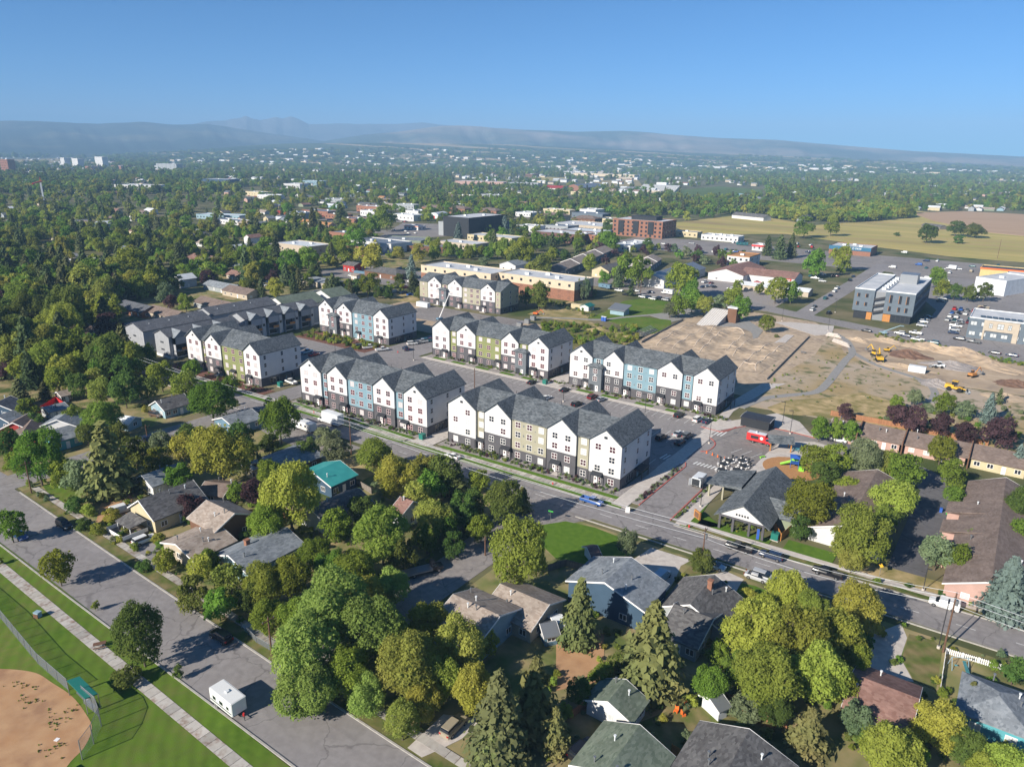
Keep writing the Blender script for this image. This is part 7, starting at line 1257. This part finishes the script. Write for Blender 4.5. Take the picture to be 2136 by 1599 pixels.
def trunk_mesh(seed, con=False):
    rs = random.Random(seed); b = MB(); b.tube((0, 0, -.02), (.01, 0, .38), .035, .022, 7)
    if con: b.tube((.01, 0, .38), (0, 0, .97), .022, .003, 6)
    else:
        for i in range(6):
            a = i * 1.05 + rs.random(); r = rs.uniform(.18, .34); z = rs.uniform(.22, .38); p = (r * math.cos(a), r * math.sin(a), z + rs.uniform(.25, .42)); b.tube((.01 * z, 0, z), p, .014, .005, 5)
            for j in range(2): a2 = a + rs.uniform(-.7, .7); b.tube(p, (p[0] + .12 * math.cos(a2), p[1] + .12 * math.sin(a2), p[2] + .12), .006, .002, 4)
        b.tube((.01, 0, .38), (0, .02, .85), .02, .004, 6)
    return b.mesh('trunk', ['bark'])
TR = [trunk_mesh(i) for i in range(3)]; TRC = trunk_mesh(9, True)
KIND = {'g': ('leaf_green', 'b', 1.0, 'green leafy tree', 'tree'), 'b': ('leaf_bright', 'b', 1.0, 'bright yellow-green tree', 'tree'), 'l': ('leaf_light', 'b', 1.0, 'light green willowy tree', 'tree'), 'y': ('leaf_yellow', 'b', 1.0, 'yellowing tree', 'tree'), 'o': ('leaf_olive', 'b', 1.05, 'dark green tree', 'tree'),
        'p': ('leaf_purple', 'b', .95, 'purple-leaved tree', 'tree'), 'w': ('leaf_grey', 'b', .9, 'grey-green tree', 'tree'), 's': ('needle_dark', 's', 1.45, 'dark spruce', 'spruce tree'), 't': ('needle_olive', 's', 1.4, 'olive spruce with orange cones', 'spruce tree'),
        'u': ('needle_blue', 's', 1.35, 'blue spruce', 'spruce tree'), 'c': ('leaf_grey', 'b', 4.2, 'narrow upright poplar', 'poplar tree'), 'h': ('leaf_olive', 'b', .75, 'rounded shrub', 'shrub'), 'k': ('leaf_bright', 'b', .75, 'yellow-green shrub', 'shrub'), 'm': ('leaf_grey', 'b', .7, 'silvery shrub', 'shrub'), 'q': ('leaf_purple', 'b', .7, 'purple shrub', 'shrub')}
def sizeword(hh): return 'very tall' if hh > 19 else 'tall' if hh > 14 else 'medium-sized' if hh > 8.5 else 'small'
rt = random.Random(5)
def tree_at(x, y, w, kind, asp=1.0, wpx=50):
    m, fam, ka, desc, cat = KIND[kind]; ch = w * ka * asp; bush = cat == 'shrub'; z0 = 0 if (bush or fam == 's') else ch * .16; h = z0 + ch
    base = f"{'broad' if (w > 13 and fam == 'b') else sizeword(h)} {desc}" if not bush else f"{'large' if w > 5 else 'low'} {desc}"
    rz = rt.uniform(0, 6.28)
    t = thing({'tree': 'broadleaf_tree', 'spruce tree': 'spruce_tree', 'poplar tree': 'poplar_tree', 'shrub': 'shrub'}[cat], unique(base, x, y), cat, (x, y, 0), rz, 'shrubs in the gardens' if bush else 'trees among the houses and streets')
    src = HI if wpx > 78 else MI if wpx > 26 else LO; me = rt.choice(src[fam]) if fam == 'b' else src[fam][-1 if kind == 't' else 0]
    if not me.materials: me.materials.append(MATS['leaf_green'])
    o = place('crown', me, t, (0, 0, z0), 0, (w, w * rt.uniform(.9, 1.1), ch)); o.material_slots[0].link = 'OBJECT'; o.material_slots[0].material = MATS[m]
    if not bush: place('trunk', TRC if fam == 's' else rt.choice(TR), t, (0, 0, 0), 0, (w * (.55 if fam == 's' else .62) if kind != 'c' else w, w * (.55 if fam == 's' else .62) if kind != 'c' else w, h))
    TREES.append((x, y, w / 2)); return t
TREES = []
def tree_px(cx, cy, wpx, kind, asp=1.0):
    m, fam, ka, desc, cat = KIND[kind]; z = 5.0
    for _ in range(6):
        x, y = G(cx, cy, z); w = wpx * depth(x, y, z) / FPX; ch = w * ka * asp; z = (0 if (cat == 'shrub' or fam == 's') else ch * .16) + ch * .5
    return tree_at(x, y, w, kind, asp, wpx)
T = '''20 1092 62 g 1.1;120 1178 70 g 1.1;290 1312 108 o 1.25;198 1262 17 g 1.3;370 1400 22 o 1.4;262 1410 66 h .8;156 1052 46 h;172 1093 36 h;203 1103 38 k;232 1074 40 k;90 1032 16 h;185 1062 34 k;75 945 108 g 1.05;16 922 56 o 1.1;30 965 50 g;212 868 88 b .9;222 958 124 t .95;160 985 74 w;458 935 128 b 1.0;398 905 60 o;335 918 50 w;440 828 104 g .8;58 852 48 g;40 818 60 s .7;92 815 40 s .7;120 790 58 g;208 812 50 y 1.1;258 808 66 o;305 808 50 o;300 1005 48 t .7;368 988 62 g .8;395 1048 66 p .8;530 1022 58 p;492 1024 44 g;541 965 12 c 1.1;602 1022 146 b 1.05;560 1085 90 g;780 945 84 b .9;702 938 66 w .9;830 988 96 b;885 975 60 y;925 985 78 o;955 1010 64 t .7;868 1035 70 y;796 1105 118 b 1.05;905 1072 84 y;965 1060 76 o;1000 1000 50 g;1050 1040 84 o 1.1;1082 1145 128 b 1.35;480 1210 78 y;548 1212 88 b 1.1;603 1196 92 g 1.1;655 1155 80 g;735 1185 96 g;695 1262 170 l;785 1300 150 l;640 1350 160 l;640 1430 150 l .75;815 1222 90 l;850 1375 150 y;960 1335 130 y;985 1430 94 b 1.2;838 1495 84 y 1.1;403 1232 74 o;930 1405 96 b;730 1395 110 g;1210 1276 98 t 1.15;1362 1350 158 t .98;1118 1455 130 t 1.1;1040 1500 170 s .95;1160 1520 80 t;1255 1402 58 g;1308 1128 48 w 1.3;1466 1165 54 o 1.0;1640 1222 92 b .95;1565 1310 140 b;1650 1330 150 b;1745 1320 126 b;1600 1400 150 b;1705 1400 140 b;1798 1258 112 b .95;1535 1390 80 b;1500 1360 56 g;1690 1522 104 t .75;1790 1492 78 w;1862 1560 130 b;1955 1500 108 b;2028 1445 48 t .9;2095 1585 96 b;2118 1395 58 o;1552 1476 72 m;1700 955 66 g .9;1745 955 72 g .9;1722 985 64 o .8;1690 1045 110 g;1672 1098 50 o;1806 948 84 w;1845 962 60 y;1892 978 76 g;1866 1040 92 b;1806 1112 122 b 1.05;1765 1130 60 y;1712 890 42 g 1.2;1746 893 34 g 1.4;1776 897 36 g 1.3;1965 935 56 g;1990 985 62 g;1992 1032 42 g;1958 1148 72 w 1.1;1995 1158 66 g;2125 955 46 u;2104 1225 110 u .95;2136 1050 80 o;2130 1110 60 g;1765 856 36 p;1872 862 46 p;1905 868 62 p;1965 882 50 p;2015 900 50 p;2085 893 78 p .9;1970 838 44 g;2012 853 48 m 1.1;2065 850 48 u;1910 825 36 w;1872 838 32 g;2086 826 24 s;1935 850 30 m;1418 632 48 g;1445 622 46 g;1470 634 38 y;1398 645 32 w;1500 630 36 w;1530 620 44 g 1.1;1546 640 44 g 1.1;1600 672 34 g;1207 598 13 c .7;1216 602 13 c .7;1226 598 15 c .7;1240 610 14 o;1125 612 50 o;1098 616 36 o;1422 580 66 g 1.0;1440 600 46 g;1302 556 56 g;1334 560 62 g;1290 576 32 s 1.0;1261 576 30 g;1130 548 46 y;1105 555 24 b;1152 508 36 s .9;1031 500 28 s 1.0;956 484 30 u 1.0;1052 470 28 u;1270 500 40 g;1282 512 24 g;1230 545 32 g 1.1;1206 550 22 m;1093 520 56 g;1122 498 40 g;1075 530 40 o;908 512 30 g 1.2;894 505 24 y;875 525 36 b;1010 545 26 m;858 556 34 u 1.1;772 530 62 b;740 498 50 g;702 512 48 b;720 520 44 g;692 528 32 s;642 535 46 g;602 545 52 g;575 520 42 s .8;652 462 34 s 1.2;724 465 24 y;775 465 44 g;806 450 48 b;710 448 44 s .7;596 572 36 s .9;612 590 28 s 1.1;570 575 30 p;766 590 44 g;812 597 22 b;575 598 38 b 1.1;838 600 14 g 1.3;545 600 30 s;1602 512 32 s .9;1628 515 44 s .8;1652 512 32 s 1.1;1700 542 52 g 1.1;1756 532 48 g 1.1;1755 560 20 g;1620 602 48 g;1652 605 44 g;1586 600 24 g;1540 594 24 g;1634 590 26 g;1955 575 34 g 1.2;1965 600 38 g;1992 606 30 o;2022 608 32 o;2055 606 34 o;1680 470 44 g .9;1735 470 34 g;1936 484 42 o .8;1995 474 38 o .7;2036 478 44 o .6;1870 488 12 h;2000 499 24 h;20 486 34 y;85 600 30 h;30 655 50 y;62 645 84 o;130 640 92 o 1.1;180 578 74 y;238 562 54 b;272 545 64 g;215 600 60 y;130 512 34 b 1.3;332 575 44 s 1.1;280 606 24 y;356 626 32 p;386 626 34 g 1.1;215 662 40 g;36 725 92 y;105 712 90 y;130 768 62 b;200 790 52 y;62 772 66 s .8;175 722 24 w 1.3;212 742 52 p;262 765 64 o;335 780 60 g;400 768 40 g;165 800 50 o;560 838 22 g;582 868 84 g 1.15;560 920 44 o;680 905 60 m;1318 600 24 s;1415 560 30 g;385 800 60 b;480 800 40 g;75 880 44 o;250 1115 20 h;330 1122 30 k;420 1180 60 b;455 1255 70 g;700 1090 70 g;755 1060 60 o;690 1180 80 g;840 1150 70 o;890 1120 60 g;770 1235 90 b;560 1280 80 g;620 1285 90 g;900 1010 70 g;985 1045 60 o;930 1090 60 g;1090 1040 60 t .7;560 985 60 g;640 935 50 o;240 905 60 o;150 870 50 g;180 900 44 o;130 985 60 g;280 940 70 o;330 960 60 g;380 930 60 b;500 905 60 o;520 940 40 g;1030 1560 110 t .9;1210 1440 60 o;1290 1380 50 o;1480 1420 80 g;1620 1470 80 o;1750 1420 90 g;1790 1370 80 g;1700 1270 80 b;1900 1580 80 g;2010 1550 80 o;2060 1600 80 b;1600 1260 60 g;1560 1240 40 k;1770 1010 50 g;1845 1080 60 b;1780 1160 60 y;2020 1120 40 g;890 1290 90 b;882 1458 86 b;1012 1335 60 b;765 1445 92 l;1003 1098 56 g;948 1132 52 o;345 1165 52 g;300 1178 36 h;435 1165 50 g;520 1245 60 o;1620 700 10 h'''
for e in T.split(';'):
    p = e.split(); tree_px(float(p[0]), float(p[1]), float(p[2]), p[3], float(p[4]) if len(p) > 4 else 1.0)
# garden shrubs in the near yards
rg = random.Random(77)
for i in range(60):
    px, py = rg.choice(((rg.uniform(60, 520), rg.uniform(1000, 1200)), (rg.uniform(620, 1000), rg.uniform(1000, 1160)), (rg.uniform(1150, 1900), rg.uniform(1180, 1580)), (rg.uniform(0, 500), rg.uniform(830, 950))))
    x, y = G(px, py)
    if any(inpoly(x, y, f) for f in FOOT): continue
    if len([1 for o in scene.objects if o.name.startswith('shrub')]) > 95: break
    w = rg.uniform(1.5, 3.6); tree_at(x, y, w, rg.choice('hkmhg'), rg.uniform(.9, 1.4), w * 11)
NT = len(TREES)
# the town beyond: trees past the three hundred that show largest, as one object of instanced trees
rf = random.Random(31)
ZONES = [  # image region (pixel box of the ground point), how many, crown width range, kinds
    ((-80, 560, 395, 600), 900, (7, 13), 'gggggoybbst'), ((-60, 330, 600, 800), 420, (8, 14), 'gggooybbsp'), ((560, 900, 395, 520), 480, (7, 12), 'ggggbosy'), ((860, 1640, 395, 448), 1100, (8, 14), 'ggggbos'),
    ((1590, 2200, 395, 442), 1000, (8, 14), 'gggoobs'), ((1610, 1905, 436, 464), 330, (9, 15), 'ggbb'), ((-100, 2240, 362, 399), 5200, (9, 15), 'ggggoobgs'), ((-100, 2240, 342, 364), 6000, (10, 18), 'ggggoo'), ((-100, 2240, 330, 348), 4200, (16, 30), 'ggoo'), ((-60, 300, 560, 700), 220, (8, 14), 'ggoobs'), ((-100, 500, 385, 405), 500, (9, 15), 'gggoob'),
    ((940, 1180, 395, 480), 90, (7, 12), 'ggbs'), ((1250, 1560, 505, 560), 40, (5, 9), 'gwpo'), ((600, 880, 520, 625), 40, (6, 11), 'gsbo'), ((330, 600, 560, 660), 60, (7, 12), 'ggbopw'), ((880, 1290, 440, 545), 110, (7, 12), 'gggbos'), ((1290, 1640, 440, 470), 60, (7, 12), 'ggbo')]
SPARSE = [[(1120, 376), (1430, 372), (1600, 388), (1600, 412), (1400, 414), (1130, 399)], [(1190, 344), (1345, 344), (1345, 372), (1190, 372)], [(500, 445), (700, 425), (890, 440), (880, 468), (640, 490), (540, 480)], [(230, 380), (330, 380), (330, 402), (230, 402)], [(400, 450), (520, 450), (520, 480), (400, 480)], [(940, 366), (1130, 366), (1130, 396), (940, 394)], [(100, 326), (240, 326), (240, 352), (100, 352)], [(320, 334), (395, 334), (395, 358), (320, 358)]]
GRID = {}
for f in FOOT:
    xs = [p[0] for p in f]; ys = [p[1] for p in f]
    if max(xs) - min(xs) > 3000: continue
    for i in range(int(min(xs) // 60), int(max(xs) // 60) + 1):
        for j in range(int(min(ys) // 60), int(max(ys) // 60) + 1): GRID.setdefault((i, j), []).append(f)
def blocked(x, y): return any(inpoly(x, y, f) for f in GRID.get((int(x // 60), int(y // 60)), ()))
FAR = []; cell = {}
for z_, (box, n, wr, kinds) in enumerate(ZONES):
    k = 0
    for _ in range(n * 3):
        if k >= n: break
        px = rf.uniform(box[0], box[1]); u = rf.random(); py = box[2] + (box[3] - box[2]) * u + (.0155 * (px - 1068) if box[2] < 380 else 0)
        if py < 325 + .0155 * (px - 1068) + 3: continue
        if any(inpoly(px, py, o) for o in OPEN): continue
        if any(inpoly(px, py, o) for o in SPARSE) and rf.random() < .8: continue
        x, y = G(px, py)
        if blocked(x, y): continue
        if box[2] > 384:
            if math.sin(x * .045) > .93 or math.sin(y * .05 + 1) > .9: continue        # streets
            c = (int(x // 5.5), int(y // 5.5))
            if c in cell: continue
            cell[c] = 1
        if 340 <= box[2] < 390 and (math.sin(x * .006 + 2) * math.sin(y * .004) > .72): continue
        FAR.append((x, y, rf.uniform(*wr) * (1.25 if rf.random() < .1 else 1), rf.choice(kinds))); k += 1
FAR.sort(key=lambda q: depth(q[0], q[1]) / q[2])
n_ind = max(0, 300 - sum(1 for o in COLL.objects if o.get('category') in ('tree', 'spruce tree', 'poplar tree')))
for x, y, w, k in FAR[:n_ind]: tree_at(x, y, w, k, rt.uniform(.9, 1.15), w / depth(x, y) * FPX)
FARR = FAR[n_ind:]
def scatter(name, pts, sources, label, cat):
    """one object: a point for every plant, each drawn as an instance of one of the individual crowns by geometry nodes"""
    me = bpy.data.meshes.new(name); me.from_pydata([(p[0], p[1], p[4]) for p in pts], [], [])
    a = me.attributes.new('kind_index', 'INT', 'POINT'); a.data.foreach_set('value', [p[3] for p in pts])
    a = me.attributes.new('size', 'FLOAT_VECTOR', 'POINT'); a.data.foreach_set('vector', np.array([p[2] for p in pts], 'f4').ravel())
    a = me.attributes.new('turn', 'FLOAT_VECTOR', 'POINT'); a.data.foreach_set('vector', np.array([(0, 0, rf.uniform(0, 6.28)) for p in pts], 'f4').ravel())
    o = stuff(place(name, me), label, cat); ng = bpy.data.node_groups.new(name, 'GeometryNodeTree'); ng.interface.new_socket('Geometry', in_out='INPUT', socket_type='NodeSocketGeometry'); ng.interface.new_socket('Geometry', in_out='OUTPUT', socket_type='NodeSocketGeometry')
    gi = nd(ng, 'NodeGroupInput'); go = nd(ng, 'NodeGroupOutput'); jn = nd(ng, 'GeometryNodeJoinGeometry')
    def attr(n, t): q = nd(ng, 'GeometryNodeInputNamedAttribute', data_type=t); q.inputs['Name'].default_value = n; return [s for s in q.outputs if s.enabled and s.name == 'Attribute'][0]
    ki = attr('kind_index', 'INT'); si = attr('size', 'FLOAT_VECTOR'); tu = attr('turn', 'FLOAT_VECTOR')
    for i, (src, m) in enumerate(sources):
        inf_ = nd(ng, 'GeometryNodeObjectInfo', transform_space='ORIGINAL'); inf_.inputs['Object'].default_value = src; inf_.inputs['As Instance'].default_value = False
        sm = nd(ng, 'GeometryNodeSetMaterial'); sm.inputs['Material'].default_value = MATS[m]; ng.links.new(inf_.outputs['Geometry'], sm.inputs[0])
        cmp_ = nd(ng, 'FunctionNodeCompare', data_type='INT', operation='EQUAL'); ints = [s for s in cmp_.inputs if s.enabled and s.type == 'INT']; ng.links.new(ki, ints[0]); ints[1].default_value = i
        ip = nd(ng, 'GeometryNodeInstanceOnPoints'); ng.links.new(gi.outputs[0], ip.inputs['Points']); ng.links.new(cmp_.outputs[0], ip.inputs['Selection']); ng.links.new(sm.outputs[0], ip.inputs['Instance']); ng.links.new(si, ip.inputs['Scale']); ng.links.new(tu, ip.inputs['Rotation']); ng.links.new(ip.outputs[0], jn.inputs[0])
    ng.links.new(jn.outputs[0], go.inputs[0]); md = o.modifiers.new('scatter', 'NODES'); md.node_group = ng; return o
# source crowns: real individual trees that use the light meshes
srcs = []
def find_src(fam):
    out = []
    for me in LO[fam]:
        for o in COLL.objects:
            if o.data is me and o.name.startswith('crown'): out.append(o); break
    return out
lb, ls = find_src('b'), find_src('s')
mb_ = [o for me in MI['b'][:3] for o in [next((q for q in COLL.objects if q.data is me and q.name.startswith('crown')), None)] if o]; ms_ = [o for me in MI['s'][:1] for o in [next((q for q in COLL.objects if q.data is me and q.name.startswith('crown')), None)] if o]
SRC = []; IDX = {}
for k in 'gboypws':
    fam = KIND[k][1]; m = KIND[k][0]
    for near, lst in ((1, mb_ if fam == 'b' else ms_), (0, lb if fam == 'b' else ls)):
        for s_ in lst[:3]: IDX.setdefault((k, near), []).append(len(SRC)); SRC.append((s_, m))
pts = []
for x, y, w, k in FARR:
    k = {'t': 's', 'u': 's', 'c': 'g', 'h': 'g'}.get(k, k); d = depth(x, y); near = 1 if w / d * FPX > 24 and (k, 1) in IDX else 0
    fam = KIND[k][1]; ch = w * KIND[k][2] * rf.uniform(.85, 1.1); pts.append((x, y, (w, w, ch), rf.choice(IDX[(k, near)]), 0 if fam == 's' else ch * .1))
for _ in range(3800):
    px = rf.uniform(200, 2200); q = rf.uniform(.0, .93 if px < 450 or px > 1500 else .74)
    if rf.random() > .35 + .65 * (math.sin(q * 21 + px * .004) > -.2): continue
    x, y, z = on_ridge('foothills', px, q); w = rf.uniform(18, 34); pts.append((x, y, (w * 1.4, w, w * .55), rf.choice(IDX[(rf.choice('ggoo'), 0)]), z - 1))
scatter('distant_trees', pts, SRC, 'the wooded town beyond, thousands of green crowns reading as one mass', 'trees')
# ------------------------------------------------------------------ low planting in the beds, gardens and weeds
bp = []; rb_ = random.Random(3)
def bed(n, f, s0, s1, kinds):
    for _ in range(n):
        x, y = f(); w = rb_.uniform(s0, s1); k = rb_.choice(kinds); bp.append((x, y, (w, w, w * rb_.uniform(.6, 1.1)), rb_.choice(IDX[(k, 0)]), .08))
u = rb_.uniform
def along(x0, x1, a, c): 
    def f(): x = u(x0, x1); return x, yN(x) + u(a, c)
    return f
bed(150, along(-190, -135, 6, 8.4), .5, 1.1, 'wgowp'); bed(170, along(-127, -72, 6, 9.6), .5, 1.2, 'wgowp'); bed(60, along(-260, -205, 5, 9), .5, 1.1, 'gow')
bed(220, lambda: (u(-193, -68), u(214, 216.2)), .5, 1.2, 'wgop'); bed(60, lambda: (u(-66.4, -65.1), u(146, 172)), .5, 1.0, 'pww'); bed(40, lambda: (-54.7 + u(-.3, .3), u(144, 166)), .5, .8, 'gw'); bed(60, lambda: (u(-261, -218), u(201, 212)), 1.2, 2.6, 'gbyo')
bed(200, lambda: G(u(1130, 1330), u(678, 725)), 1.0, 3.0, 'ggby'); bed(160, lambda: G(u(1830, 2136), u(850, 930)), .6, 2.2, 'gwoy'); bed(110, lambda: G(u(1600, 1960), u(735, 840)), .3, .9, 'gwy'); bed(60, lambda: G(u(1500, 1620), u(1075, 1110)), .4, .9, 'gwy')
bed(90, lambda: G(u(1740, 2130), u(690, 745) ), .6, 1.5, 'gy') if False else None
for (a, c, n) in (((1825, 700), (2136, 762), 120), ((500, 1300), (600, 1370), 20), ((1130, 625), (1240, 660), 60), ((640, 700), (790, 725), 40)): bed(n, (lambda a=a, c=c: (lambda t: G(a[0] + (c[0] - a[0]) * t + u(-4, 4), a[1] + (c[1] - a[1]) * t + u(-4, 4)))(u(0, 1))), .7, 2.0, 'gyw')
bed(420, lambda: G(u(0, 1000), u(1000, 1200)) , .5, 1.8, 'gowb'); bed(300, lambda: G(u(1050, 2130), u(1200, 1590)), .5, 1.8, 'gowb')
bp = [p for p in bp if True]
def road_free(p):
    x, y = p[0], p[1]
    if yS(x) - 1 < y < yN(x) + .2 or 44 < y < 61 or (-88 < x < -76 and 50 < y < 132): return False
    return True
scatter('bed_planting', [p for p in bp if road_free(p)], SRC, 'low shrubs and perennials in beds and gardens', 'planting')
# infield weeds and plate
wd = [(x, y, (w_, w_, .25), rb_.choice(IDX[('g', 0)]), .1) for x, y, w_ in [(*G(cx_ + rb_.gauss(0, 11), cy_ + rb_.gauss(0, 9)), u(.12, .35)) for cx_, cy_ in ((60, 1427), (52, 1460), (75, 1465), (105, 1492), (120, 1510), (138, 1505), (128, 1560), (90, 1565), (30, 1430), (150, 1485)) for _ in range(7)]]
scatter('infield_weeds', wd, SRC, 'weed tufts on the bare infield', 'weeds')
k = MB(); k.obox(0, 0, 0, .03, .6, .6, .4); tag(k.build('home_plate', ['trim_white'], None, (*G(119, 1543), .125)), 'white home plate on the bare infield', 'home plate')
